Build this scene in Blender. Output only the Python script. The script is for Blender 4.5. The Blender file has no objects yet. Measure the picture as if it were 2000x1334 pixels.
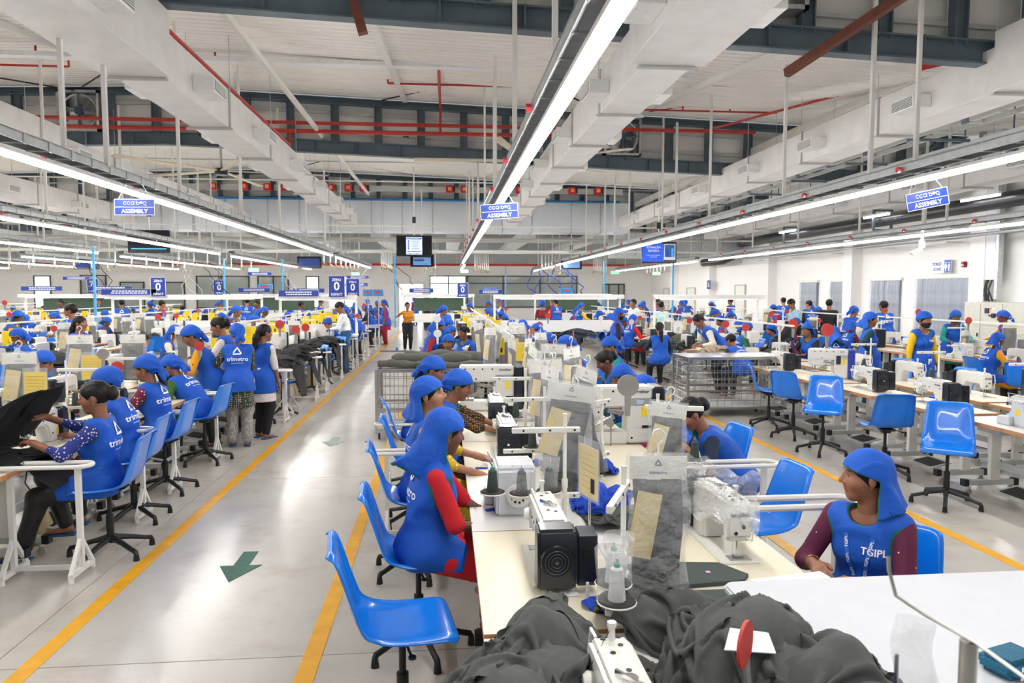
import bpy, bmesh, math, random
import numpy as np
from mathutils import Vector, Matrix
from mathutils.bvhtree import BVHTree
random.seed(7); rng=np.random.default_rng(7)
SC=bpy.context.scene; COL=SC.collection
# ---------------- camera, world, exposure
cd=bpy.data.cameras.new('camera'); cam=bpy.data.objects.new('camera',cd); COL.objects.link(cam)
cam.location=(0,0,2.0); cd.sensor_width=36; cd.lens=25.2; cd.clip_end=200; cd.clip_start=.05
_p=.069886; _y=.092367
cam.rotation_euler=(math.pi/2-_p,0,-_y); SC.camera=cam
cd.dof.use_dof=True; cd.dof.focus_distance=4.5; cd.dof.aperture_fstop=7
W=bpy.data.worlds.new('daylight'); SC.world=W; W.use_nodes=True
W.node_tree.nodes['Background'].inputs[0].default_value=(.93,.96,1,1)
W.node_tree.nodes['Background'].inputs[1].default_value=0.42
SC.view_settings.view_transform='Standard'; SC.view_settings.look='None'
SC.view_settings.gamma=1; SC.view_settings.use_curve_mapping=False
SC.view_settings.exposure=0.12
LAMP_STRENGTH=52.0
PI=math.pi
# ---------------- materials
def lin(c):
    if isinstance(c,str):
        c=c.lstrip('#'); c=[int(c[i:i+2],16)/255 for i in (0,2,4)]
        return tuple(x/12.92 if x<=.04045 else ((x+.055)/1.055)**2.4 for x in c)
    return c
MATS={}
def M(name,col,rough=.5,metal=0.,var=.06,vs=9.,bump=0.,bs=60.,coat=0.,emit=0.,alpha=1.,spec=.5,bd=.01):
    if name in MATS: return MATS[name]
    c=lin(col); m=bpy.data.materials.new(name); m.use_nodes=True; nt=m.node_tree; N=nt.nodes; L=nt.links
    b=N['Principled BSDF']; b.inputs['Roughness'].default_value=rough; b.inputs['Metallic'].default_value=metal
    b.inputs['Specular IOR Level'].default_value=spec
    b.inputs['Coat Weight'].default_value=coat
    tc=N.new('ShaderNodeTexCoord')
    if emit:
        b.inputs['Emission Color'].default_value=(*c,1); b.inputs['Emission Strength'].default_value=emit
        b.inputs['Base Color'].default_value=(*c,1)
    else:
        n=N.new('ShaderNodeTexNoise'); n.inputs['Scale'].default_value=vs; n.inputs['Detail'].default_value=4
        L.new(tc.outputs['Object'],n.inputs['Vector'])
        r=N.new('ShaderNodeMapRange'); r.inputs['To Min'].default_value=1-var; r.inputs['To Max'].default_value=1+var
        r.inputs['From Min'].default_value=.3; r.inputs['From Max'].default_value=.7
        L.new(n.outputs['Fac'],r.inputs['Value'])
        x=N.new('ShaderNodeVectorMath'); x.operation='SCALE'; x.inputs[0].default_value=c
        L.new(r.outputs[0],x.inputs['Scale']); L.new(x.outputs[0],b.inputs['Base Color'])
    if bump:
        n2=N.new('ShaderNodeTexNoise'); n2.inputs['Scale'].default_value=bs; n2.inputs['Detail'].default_value=5
        L.new(tc.outputs['Object'],n2.inputs['Vector'])
        bp=N.new('ShaderNodeBump'); bp.inputs['Strength'].default_value=bump; bp.inputs['Distance'].default_value=bd
        L.new(n2.outputs['Fac'],bp.inputs['Height']); L.new(bp.outputs[0],b.inputs['Normal'])
    if alpha<1: b.inputs['Alpha'].default_value=alpha
    MATS[name]=m; return m
def pattern(name,base,spot,scale=45,thr=.22,rough=.8,kind='F1'):
    """printed cloth: small voronoi motifs on a base colour"""
    m=M(name,base,rough,var=.05,vs=20,bump=.2,bs=90); nt=m.node_tree; N=nt.nodes; L=nt.links; b=N['Principled BSDF']
    src=b.inputs['Base Color'].links[0].from_socket
    tc=N.new('ShaderNodeTexCoord'); v=N.new('ShaderNodeTexVoronoi'); v.inputs['Scale'].default_value=scale
    v.inputs['Randomness'].default_value=.35 if kind=='F1' else .9
    L.new(tc.outputs['Object'],v.inputs['Vector'])
    lt=N.new('ShaderNodeMath'); lt.operation='LESS_THAN'; lt.inputs[1].default_value=thr; L.new(v.outputs['Distance'],lt.inputs[0])
    mx=N.new('ShaderNodeMix'); mx.data_type='RGBA'; L.new(lt.outputs[0],mx.inputs['Factor']); L.new(src,mx.inputs['A']); mx.inputs['B'].default_value=(*lin(spot),1)
    L.new(mx.outputs['Result'],b.inputs['Base Color']); return m
# ---------------- mesh builder
def rotz(a):
    c,s=math.cos(a),math.sin(a); return np.array([[c,-s,0],[s,c,0],[0,0,1.]])
def frame(d):
    d=np.array(d,float); d/=np.linalg.norm(d)+1e-12; u=np.array([0,0,1.]) if abs(d[2])<.95 else np.array([1.,0,0])
    a=np.cross(u,d); a/=np.linalg.norm(a); return a,np.cross(d,a),d
class MB:
    def __init__(s): s.v=[];s.f=[];s.m=[];s.n=0
    def add(s,v,f,m=0):
        v=np.asarray(v,float).reshape(-1,3); s.v.append(v); k=s.n
        for q in f: s.f.append([i+k for i in q]); s.m.append(m)
        s.n+=len(v); return s
    def box(s,c,d,rz=0.,m=0,R=None,taper=1.):
        x,y,z=[q/2 for q in d]; t=taper
        v=np.array([[-x,-y,-z],[x,-y,-z],[x,y,-z],[-x,y,-z],[-x*t,-y*t,z],[x*t,-y*t,z],[x*t,y*t,z],[-x*t,y*t,z]])
        if R is None and rz: R=rotz(rz)
        if R is not None: v=v@np.asarray(R).T
        return s.add(v+np.array(c),[(0,3,2,1),(4,5,6,7),(0,1,5,4),(1,2,6,5),(2,3,7,6),(3,0,4,7)],m)
    def bar(s,p,q,w,h=None,m=0):
        p=np.array(p,float);q=np.array(q,float);h=h or w; a,b,d=frame(q-p)
        v=[]
        for e in (p,q):
            for i,j in ((-1,-1),(1,-1),(1,1),(-1,1)): v.append(e+a*i*w/2+b*j*h/2)
        return s.add(v,[(0,3,2,1),(4,5,6,7),(0,1,5,4),(1,2,6,5),(2,3,7,6),(3,0,4,7)],m)
    def tube(s,pts,r,n=8,m=0,closed=False,cap=True):
        P=[np.array(p,float) for p in pts]; k=len(P); rs=r if hasattr(r,'__len__') else [r]*k
        a=None; V=[]
        for i in range(k):
            if closed: d=P[(i+1)%k]-P[i-1]
            else: d=P[min(i+1,k-1)]-P[max(i-1,0)]
            d=d/(np.linalg.norm(d)+1e-12)
            if a is None: a,b,_=frame(d)
            else:
                a=a-d*(a@d); nn=np.linalg.norm(a)
                a=a/nn if nn>1e-6 else frame(d)[0]; b=np.cross(d,a)
            for j in range(n):
                t=2*PI*j/n; V.append(P[i]+(a*math.cos(t)+b*math.sin(t))*rs[i])
        F=[]
        for i in range(k if closed else k-1):
            i2=(i+1)%k
            for j in range(n): F.append((i*n+j,i*n+(j+1)%n,i2*n+(j+1)%n,i2*n+j))
        if cap and not closed: F+= [tuple(range(n-1,-1,-1)),tuple(range((k-1)*n,k*n))]
        return s.add(V,F,m)
    def cyl(s,p,q,r,n=12,m=0,r2=None): return s.tube([p,q],[r,r if r2 is None else r2],n,m)
    def lathe(s,prof,n=16,c=(0,0,0),m=0,R=None):
        V=[];k=len(prof)
        for r,z in prof:
            for j in range(n):
                t=2*PI*j/n; V.append((r*math.cos(t),r*math.sin(t),z))
        V=np.array(V)
        if R is not None: V=V@np.asarray(R).T
        F=[(i*n+j,i*n+(j+1)%n,(i+1)*n+(j+1)%n,(i+1)*n+j) for i in range(k-1) for j in range(n)]
        F+=[tuple(range(n-1,-1,-1)),tuple(range((k-1)*n,k*n))]
        return s.add(V+np.array(c),F,m)
    def prism(s,poly,axis,a,b,m=0):
        """poly in the two other axes, counter clockwise, extruded along axis from a to b"""
        k=len(poly); V=[]
        for t in (a,b):
            for u,w in poly:
                V.append({'x':(t,u,w),'y':(u,t,w),'z':(u,w,t)}[axis])
        F=[tuple(range(k)),tuple(range(2*k-1,k-1,-1))]+[(i,i+k,(i+1)%k+k,(i+1)%k) for i in range(k)]
        return s.add(V,F,m)
    def grid(s,V,nu,nv,m=0):
        return s.add(V,[(i*nv+j,i*nv+j+1,(i+1)*nv+j+1,(i+1)*nv+j) for i in range(nu-1) for j in range(nv-1)],m)
    def mesh(s,name,mats,smooth=False,bevel=0.,seg=2,fix=True,thick=0.):
        me=bpy.data.meshes.new(name); me.from_pydata(np.concatenate(s.v).tolist(),[],s.f)
        for q in (mats if isinstance(mats,(list,tuple)) else [mats]): me.materials.append(q)
        me.polygons.foreach_set('material_index',s.m)
        bm=bmesh.new(); bm.from_mesh(me)
        if fix: bmesh.ops.recalc_face_normals(bm,faces=bm.faces)
        if bevel: bmesh.ops.bevel(bm,geom=[e for e in bm.edges if len(e.link_faces)==2 and e.calc_face_angle(0)>.5],offset=bevel,segments=seg,affect='EDGES',clamp_overlap=True)
        if thick: bmesh.ops.solidify(bm,geom=bm.faces[:],thickness=thick)
        bm.to_mesh(me); bm.free()
        if smooth:
            me.polygons.foreach_set('use_smooth',[True]*len(me.polygons))
            if smooth!='all': me.set_sharp_from_angle(angle=math.radians(38))
        me.update(); return me
# ---------------- objects
def link(name,data,parent=None,loc=(0,0,0),rz=0.,rot=None,scale=None,**kw):
    o=bpy.data.objects.new(name,data); COL.objects.link(o)
    o.location=loc
    if rot is not None: o.rotation_euler=rot
    elif rz: o.rotation_euler=(0,0,rz)
    if scale is not None: o.scale=(scale,)*3 if not hasattr(scale,'__len__') else scale
    if parent: o.parent=parent
    for k,v in kw.items():
        if v is not None: o[k]=v
    return o
def thing(name,label,cat,loc=(0,0,0),rz=0.,group=None,parts=None,over=None,scale=None,data=None,rot=None):
    """parts: list of (name, mesh, props) or (name, mesh, props, [sub parts]) ; over: {material name: material}"""
    r=link(name,data,None,loc,rz,rot,scale,label=label,category=cat,group=group)
    def put(ps,par):
        for p in ps:
            pr=dict(p[2]) if len(p)>2 and p[2] else {}
            o=link(p[0],p[1],par,pr.pop('loc',(0,0,0)),pr.pop('rz',0.),pr.pop('rot',None),pr.pop('scale',None),**pr)
            if over: recolour(o,over)
            if len(p)>3: put(p[3],o)
    if parts: put(parts,r)
    if over and data: recolour(r,over)
    return r
def recolour(o,over):
    for i,sl in enumerate(o.material_slots):
        k=sl.material.name if sl.material else None
        if k in over: sl.link='OBJECT'; sl.material=over[k]
def struct(name,me,parent=None,**kw):
    if parent is None: kw['kind']='structure'
    return link(name,me,parent,**kw)
FONT=None
def text_mesh(s,size,mat,depth=.0,font=None,align='CENTER',bold=0.):
    cu=bpy.data.curves.new('writing','FONT'); cu.body=s; cu.size=size; cu.align_x=align; cu.align_y='CENTER'; cu.extrude=depth; cu.resolution_u=2; cu.offset=bold
    o=bpy.data.objects.new('tmp',cu); me=bpy.data.meshes.new_from_object(o); bpy.data.objects.remove(o); bpy.data.curves.remove(cu)
    me.materials.clear(); me.materials.append(mat); return me
def dashes(w,rows,h,mat,seed=0):
    """rows of short strokes: print too small to read"""
    g=random.Random(seed); mb=MB(); dz=h/rows
    for r in range(rows):
        x=-w/2+g.uniform(0,.05*w)
        while x<w/2:
            l=g.uniform(.04,.10)*w; l=min(l,w/2-x)
            if l>.01*w: mb.box((x+l/2,0,h/2-dz*(r+.5)),(l,.001,dz*.55))
            x+=l+.02*w
    return mb.mesh('print',mat)
ORD=['first','second','third','fourth','fifth','sixth','seventh','eighth','ninth','tenth','eleventh','twelfth','thirteenth','fourteenth','fifteenth','sixteenth','seventeenth','eighteenth','nineteenth','twentieth']+['twenty-'+q for q in 'first second third fourth fifth sixth seventh eighth ninth'.split()]+['thirtieth']+['thirty-'+q for q in 'first second third fourth fifth sixth seventh eighth ninth'.split()]
WHITE=M('white_enamel','#e2e0db',.35,var=.03); OFFW=M('off_white_plastic','#e4e2da',.4,var=.03)
GREY=M('light_grey_steel','#b9bbb9',.45,var=.05); DARK=M('dark_slate_plastic','#1d232d',.35,var=.08); BLACK=M('black_plastic','#111214',.45)
STEEL=M('brushed_steel','#b8b6b2',.28,1.,var=.1,vs=30); CHROME=M('chrome','#d8d8d8',.12,1.)
GALV=M('galvanised_steel','#c3c6c8',.38,.85,var=.14,vs=14); SLATE=M('slate_painted_steel','#586771',.5,var=.12,vs=3)
RED=M('red_paint','#b02a1c',.45,var=.1); YELLOW=M('yellow_card','#f2d21c',.6,var=.04); WPAPER=M('white_paper','#f2f2f0',.7,var=.02)
NAVYSIGN=M('navy_sign','#1c3a96',.5,var=.04); WTXT=M('white_print','#f4f4f4',.6,var=.01); BLKTXT=M('black_print','#151515',.6,var=.01)
VEST=M('royal_blue_cloth','#0350b6',.75,var=.08,vs=6,bump=.55,bs=9,bd=.03); TRIM=M('green_binding','#0c6a4a',.8)
CHAIRB=M('blue_glossy_plastic','#0674dc',.22,var=.04,coat=.3)
CREAM=M('cream_laminate','#e0d8c0',.35,var=.03,vs=4); PLY=M('plywood_edge','#b98355',.6,var=.22,vs=18)
# ================= the hall
FL=M('polished_concrete','#bcb7af',.22,var=.06,vs=1.3,bump=.0)
def floor_mat():
    nt=FL.node_tree;N=nt.nodes;L=nt.links;b=N['Principled BSDF']; src=b.inputs['Base Color'].links[0].from_socket
    geo=N.new('ShaderNodeNewGeometry')
    n=N.new('ShaderNodeTexNoise'); n.inputs['Scale'].default_value=2.2; n.inputs['Detail'].default_value=9; n.inputs['Roughness'].default_value=.7; n.inputs['Distortion'].default_value=.25
    L.new(geo.outputs['Position'],n.inputs['Vector'])
    r=N.new('ShaderNodeValToRGB'); r.color_ramp.elements[0].position=.50; r.color_ramp.elements[0].color=(0,0,0,1); r.color_ramp.elements[1].position=.86; r.color_ramp.elements[1].color=(.55,.55,.55,1)
    L.new(n.outputs['Fac'],r.inputs[0])
    mx=N.new('ShaderNodeMix'); mx.data_type='RGBA'; L.new(r.outputs[0],mx.inputs['Factor']); L.new(src,mx.inputs['A']); mx.inputs['B'].default_value=(*lin('#94806c'),1)
    n3=N.new('ShaderNodeTexNoise'); n3.inputs['Scale'].default_value=75; n3.inputs['Detail'].default_value=3; L.new(geo.outputs['Position'],n3.inputs['Vector'])
    r3=N.new('ShaderNodeValToRGB'); r3.color_ramp.elements[0].position=.68; r3.color_ramp.elements[0].color=(0,0,0,1); r3.color_ramp.elements[1].position=.78; r3.color_ramp.elements[1].color=(.6,.6,.6,1); L.new(n3.outputs['Fac'],r3.inputs[0])
    m2=N.new('ShaderNodeMix'); m2.data_type='RGBA'; L.new(r3.outputs[0],m2.inputs['Factor']); L.new(mx.outputs['Result'],m2.inputs['A']); m2.inputs['B'].default_value=(*lin('#6b5a4c'),1)
    L.new(m2.outputs['Result'],b.inputs['Base Color'])
    rr=N.new('ShaderNodeMapRange'); rr.inputs['To Min'].default_value=.17; rr.inputs['To Max'].default_value=.30; n9=N.new('ShaderNodeTexNoise'); n9.inputs['Scale'].default_value=.9; n9.inputs['Detail'].default_value=2; L.new(geo.outputs['Position'],n9.inputs['Vector']); L.new(n9.outputs['Fac'],rr.inputs['Value']); L.new(rr.outputs[0],b.inputs['Roughness'])
floor_mat()
JOINT=M('dark_joint','#4a4641',.9)
XL,XR,YF=-33.,14.5,50.
fl=struct('floor',MB().box(((XL+XR)/2,22,-.06),(XR-XL+1,60,.04)).mesh('floor_base',JOINT))
slab=MB().box((0,0,-.02),(4.868,3.843,.04)).mesh('slab',FL)
for i in range(-7,3):
    for j in range(-2,13): link('slab',slab,fl,(i*4.875+2.445+2.4375-4.875+4.875,3.9+j*3.85+1.925,0))
YP=M('yellow_floor_paint','#e0a30e',.42,var=.12,vs=7)
for x,y0,y1 in ((-2.22,1.5,49),(-.74,1.5,12),(2.65,2.0,12),(4.15,2,16),(8.6,6,30),(-10,8,30)):
    struct('floor_line',MB().box((x,(y0+y1)/2,.0015),(.1,y1-y0,.003)).mesh('line',YP),label=None)
AR=M('green_floor_paint','#2f5e4e',.6,var=.25,vs=20)
for k,(x,y,wear) in enumerate(((-1.5,5.25,0),(-1.5,9.6,1))):
    a=MB().prism([(-.055,.30),(-.055,.02),(-.15,.02),(0,-.28),(.15,.02),(.055,.02),(.055,.30)],'z',0,.003)
    thing('floor_arrow','dark green arrow painted on the aisle floor, '+('worn pale, farther one' if wear else 'crisp, nearer one'),'floor marking',(x,y,.001),-.0,None,data=a.mesh('arrow',M('worn_green_paint','#9aa9a0',.5,var=.1) if wear else AR))
# ---- saw-tooth roof
RW=M('white_roof_sheet','#f1eee7',.45,var=.05,vs=.8); CLAD=M('cladding_white','#ebe9e4',.5,var=.04,vs=1.)
def gz(x): return -(.030*(-7-x) if x<-7 else .038*(x+7))
BAYS=[(.4,9.6),(9.6,19.1),(19.1,31.4),(31.4,41),(41,50)]
rf=struct('ceiling',None)
def sheet(x0,x1):
    mb=MB(); V=[]
    prof=[]
    for k in range(4):
        y=k*.25; prof+= [(y,0),(y+.15,0),(y+.175,.03),(y+.225,.03)]
    prof.append((1.0,0))
    for x in (x0,x1):
        for y,z in prof: V.append((x,y,z+y*.1333+gz(x)))
    return mb.grid(V,2,len(prof)).mesh('roof_sheet',RW,fix=False)
shL,shR=sheet(-33.2,-7),sheet(-7,14.7)
for y0,y1 in BAYS:
    n_=9; sy=(y1-y0)/n_
    for k in range(n_):
        link('roof_sheet',shL,rf,(0,y0+k*sy,5.95+k*.1333),scale=(1,sy,1)); link('roof_sheet',shR,rf,(0,y0+k*sy,5.95+k*.1333),scale=(1,sy,1))
for x in (-30.5,-24.5,-18.5,-12.5,-7.05,-1,5,11):
    for y0,y1 in BAYS: link('rafter',MB().prism([(y0,5.82+gz(x)),(y1,5.82+gz(x)+(y1-y0)*.1333),(y1,5.93+gz(x)+(y1-y0)*.1333),(y0,5.93+gz(x))],'x',x-.06,x+.06).mesh('rafter',WHITE),rf)
# trusses with cladding
post=MB()
for dx in (-.09,.09): post.box((dx,0,.53),(.018,.16,1.06))
post.box((0,0,.53),(.18,.02,1.06)); post=post.mesh('truss_post',SLATE)
stiff=MB().box((0,-.06,0),(.02,.1,.30)).mesh('stiffener',SLATE)
panel=MB().box((0,0,0),(1.085,.03,1.22)).mesh('cladding_panel',CLAD,bevel=.006,seg=1)
def chord(z,y,h,w=.2):
    mb=MB()
    for a,b in ((-33,-7),(-7,14.5)):
        za,zb=z+gz(a),z+gz(b)
        for dz,hh,ww in ((0,h,.03),(-h/2,.025,w),(h/2,.025,w)):
            mb.bar((a,y,za+dz),(b,y,zb+dz),ww,hh)
    return mb
for y in (.4,9.6,19.1,31.4,41):
    t=struct('trim_%d'%(y+1),None)
    link('bottom_chord',chord(5.85,y,.3).mesh('chord',SLATE),t); link('top_chord',chord(7.02,y,.14).mesh('chord',SLATE),t)
    link('girt',MB().bar((-33,y+.1,6.75+gz(-33)),(-7,y+.1,6.75),.06,.08).bar((-7,y+.1,6.75),(14.5,y+.1,6.75+gz(14.5)),.06,.08).bar((-7,y+.1,6.25),(14.5,y+.1,6.25+gz(14.5)),.06,.06).bar((-33,y+.1,6.25+gz(-33)),(-7,y+.1,6.25),.06,.06).mesh('girt',GREY),t)
    x=-32.5
    while x<14.4:
        link('truss_post',post,t,(x,y,5.95+gz(x))); link('stiffener',stiff,t,(x+.55,y,5.85+gz(x)))
        link('cladding_panel',panel,t,(x+.55,y+.22,6.5+gz(x+.55)))
        if x>6.4 and int(x*10)%2==0: link('truss_diagonal',MB().bar((x,y-.03,5.98+gz(x)),(x+1.1,y-.03,6.95+gz(x+1.1)),.14,.1).mesh('diagonal',SLATE),t)
        x+=1.1
# exhaust fans set in the trusses
def fan(x,y,z,lab):
    fr=MB()
    for a in (-1,1): fr.box((a*.47,0,0),(.06,.3,1.0)); fr.box((0,0,a*.47),(1.0,.3,.06))
    ring=MB(); ring.tube([(math.cos(t)*.42,-.05,math.sin(t)*.42) for t in np.linspace(0,2*PI,25)[:-1]],.03,6,closed=True)
    bl=MB().add([(.08,-.02,-.05),(.38,-.06,-.13),(.40,.06,.10),(.08,.03,.05)],[(0,1,2,3)]).mesh('blade',GALV,thick=.006)
    ps=[('fan_frame',fr.mesh('fan_frame',GALV)),('fan_ring',ring.mesh('fan_ring',GALV,smooth=True)),('motor',MB().cyl((0,-.14,0),(0,.08,0),.1,14).mesh('motor',M('fan_motor_blue','#3f5870',.5),smooth=True)),
        ('motor_bracket',MB().bar((-.45,-.1,0),(.45,-.1,0),.04,.03).bar((0,-.1,-.45),(0,-.1,.45),.03,.04).mesh('bracket',SLATE))]
    for k in range(6): ps.append(('blade',bl,{'rot':(0,k*PI/3,0)}))
    thing('exhaust_fan',lab,'fan',(x,y-.02,z),0,None,ps)
fan(-9.,19.1,6.45,'round exhaust fan with a blue motor in the upper left truss'); fan(4.35,9.6,6.25,'large exhaust fan high up in the nearest truss, top right'); fan(4.7,19.1,6.1,'round exhaust fan between truss posts beyond the middle duct')
# ---- walls
WALL=M('white_wall_paint','#efedea',.6,var=.02,vs=.5); GP=M('grey_cladding_panel','#a9afb3',.5,var=.05)
wf=struct('wall_far',MB().box(((XL+XR)/2,YF+.1,1.9),(XR-XL,.2,3.8)).mesh('wall',WALL))
for k in range(38): link('upper_panel',MB().box((XL+.65+k*1.25,YF+.1,5.2),(1.23,.1,2.7)).mesh('upper_panel',GP),wf) if k==0 else None
up=MB().box((0,YF+.1,5.2),(1.23,.1,2.7)).mesh('upper_panel',GP)
for k in range(1,38): link('upper_panel',up,wf,(XL+.65+k*1.25,0,0))
wr=struct('wall_right',MB().box((XR+.1,24,3.0),(.2,56,6.0)).mesh('wall',WALL))
struct('wall_left',MB().box((XL-.1,24,3.0),(.2,56,6.0)).mesh('wall',WALL))
for y in (18,24.2,30.7,37.8,44): link('pilaster',MB().box((XR-.18,y,2.6),(.4,.55,5.2)).mesh('pilaster',WALL),wr)
# far wall windows: a bright room beyond glazed openings
GLOW=M('daylit_room_beyond','#eef4f6',1,emit=2.2); GLS=M('window_glass_grey','#9fa6a2',.12,var=.12,vs=1.2); FRM=M('dark_window_frame','#30393a',.5)
def win(n,x0,x1,z0,z1,lit=True,split=(),top=None):
    w=struct('window_%d'%n,MB().box(((x0+x1)/2,YF-.02,(z0+z1)/2),(x1-x0,.03,z1-z0)).mesh('pane',GLOW if lit else GLS))
    fr=MB(); y=YF-.06
    for x in (x0,x1,*split): fr.box((x,y,(z0+z1)/2),(.07,.08,z1-z0+.06))
    for z in (z0,z1)+((top,) if top else ()): fr.box(((x0+x1)/2,y,z),(x1-x0+.06,.08,.07))
    link('window_frame',fr.mesh('window_frame',FRM),w)
    return w
win(1,-26.9,-25.9,.9,3.0); win(2,-24,-22.4,.9,3.05,False); win(3,-16.6,-13.2,.9,3.0,False,(-15.,)); win(4,-12.6,-10.6,.9,3.0,False,(-11.6,)); win(5,-9.4,-8.6,.9,3.0); win(6,-7.9,-6.1,.9,3.0,True,(-6.9,))
win(7,-1.05,1.4,.6,3.05,True,(.2,),2.55); w8=win(8,1.5,9.2,.9,3.05,False,(4.0,6.6),2.55)
win(9,11.1,12.6,.7,2.5,False,(11.5,12.2)); win(10,-21.5,-20.,.9,2.6,False); win(11,-19.5,-17.4,.9,2.6,False)
d1=struct('door_1',MB().box((-2.35,YF-.03,1.25),(1.6,.04,2.5)).mesh('opening',GLOW))
link('door_frame',MB().box((-3.2,YF-.06,1.25),(.08,.1,2.55)).box((-1.5,YF-.06,1.25),(.08,.1,2.55)).box((-2.35,YF-.06,2.53),(1.78,.1,.08)).mesh('door_frame',WHITE),d1)
# right wall doors, strip curtains
STRIP=M('clear_pvc_strip','#c2c8d4',.08,var=.2,vs=3,alpha=.55,coat=1.,bump=.5,bs=5,bd=.05); DKO=M('dim_room_beyond','#8a8e9c',.8)
for n,(y0,y1,z1) in enumerate(((18.4,20.9,2.36),(21.7,23.3,2.34),(24.6,25.9,2.34),(26.8,28.2,2.34))):
    d=struct('door_%d'%(n+2),MB().box((XR-.01,(y0+y1)/2,z1/2),(.04,y1-y0,z1)).mesh('opening',DKO))
    link('curtain_rail',MB().box((XR-.08,(y0+y1)/2,z1+.06),(.08,y1-y0+.2,.09)).mesh('rail',OFFW,bevel=.01),d)
    st=MB(); k=5
    for q in range(k): pass
    V=[];ang=np.linspace(-.9,.9,7)
    for z in (0,-z1+.05):
        for a in ang: V.append((-.04*math.cos(a)+.02,a/.9*.10,z))
    stm=MB().grid(V,2,7).mesh('strip',STRIP,smooth='all',fix=False)
    y=y0+.08
    while y<y1: link('curtain_strip',stm,d,(XR-.09+random.uniform(-.02,.02),y,z1+.02)); y+=.155
for n,(y0,y1,z1) in enumerate(((33.6,34.8,2.3),(40.6,42.0,2.2),(45.5,46.6,2.2))):
    d=struct('door_%d'%(n+6),MB().box((XR-.03,(y0+y1)/2,z1/2),(.05,y1-y0,z1)).mesh('door_leaf',M('cream_door','#e5e1d4',.5)))
    link('door_frame',MB().box((XR-.05,y0,z1/2),(.08,.06,z1)).box((XR-.05,y1,z1/2),(.08,.06,z1)).box((XR-.05,(y0+y1)/2,z1),(.08,y1-y0,.06)).mesh('door_frame',GREY),d)
# signs on the right wall
def sign(name,label,loc,w,h,face,writes,rz=0.,rot=None,cat='sign',edge=WHITE,th=.012,extra=()):
    """flat board in its own XZ plane facing -Y"""
    ps=[('board',MB().box((0,0,0),(w,th,h),m=0).mesh('board',face))]
    if edge is not None:
        e=MB(); b=min(w,h)*.03
        for s in (-1,1): e.box((s*(w/2-b/2),-th/2-.002,0),(b,.003,h)); e.box((0,-th/2-.002,s*(h/2-b/2)),(w,.003,b))
        ps.append(('border',e.mesh('border',edge)))
    for t,size,x,z,mat in writes:
        ps.append(('writing',text_mesh(t,size,mat,.001,bold=size*.02),{'loc':(x,-th/2-.003,z),'rot':(PI/2,0,0)}))
    for p in extra: ps.append(p)
    return thing(name,label,cat,loc,rz,None,ps,rot=rot)
BLUETXT=M('blue_print','#2a5db0',.6)
def fig(x,skirt):
    mb=MB().cyl((x,-.012,.10),(x,-.008,.10),.028,12)
    mb.prism([(x-.04,.06),(x+.04,.06),(x+(.06 if skirt else .035),-.06),(x+.02,-.06),(x+.02,-.14),(x-.02,-.14),(x-.02,-.06),(x-(.06 if skirt else .035),-.06)][::-1],'y',-.012,-.008)
    return mb
sign('toilet_sign','white and blue toilet zone sign above the widest strip curtain','',.0,.0,WHITE,[]) if False else None
tz=MB(); a=fig(.2,1); b2=fig(.33,0)
sign('toilet_sign','white and blue toilet sign above the widest strip curtain',(XR-.14,19.7,2.72),.82,.38,WPAPER,[('TOILET',.12,-.17,.07,BLUETXT),('ZONE',.12,-.17,-.08,BLUETXT)],rz=-PI/2,
     extra=[('symbol_panel',MB().box((.27,-.008,0),(.27,.004,.36)).mesh('panel',M('blue_sign','#3d6fc0',.5))),('person_symbol',a.mesh('symbol',WTXT)),('person_symbol',b2.mesh('symbol',WTXT))])
thing('fire_alarm','small dark red alarm sounder on the right wall near the corner pilaster','alarm',(XR-.05,18.9,2.75),0,None,[('body',MB().box((0,0,0),(.1,.14,.16)).mesh('b',M('alarm_red','#8a1f2c',.4),bevel=.02)),('lens',MB().box((-.055,0,-.02),(.02,.1,.04)).mesh('l',WHITE))])
sign('wall_number_sign','small navy sign with a white 6 on the far pilaster of the right wall',(XR-.4,37.5,2.35),.5,.5,NAVYSIGN,[('6',.42,0,0,WTXT)],rz=-PI/2)
sign('fire_sign','red fire point sign beside the grey electrical cabinet, upper one',(XR-.03,18.35-.15,1.75),.2,.5,M('fire_red','#c0341c',.5),[('1',.2,0,.1,WTXT)],rz=-PI/2)
sign('fire_sign','red fire point sign with white arrow beside the grey cabinet, lower one',(XR-.03,18.5,1.42),.26,.3,M('fire_red','#c0341c',.5),[('1',.22,0,0,WTXT)],rz=-PI/2)
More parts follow.
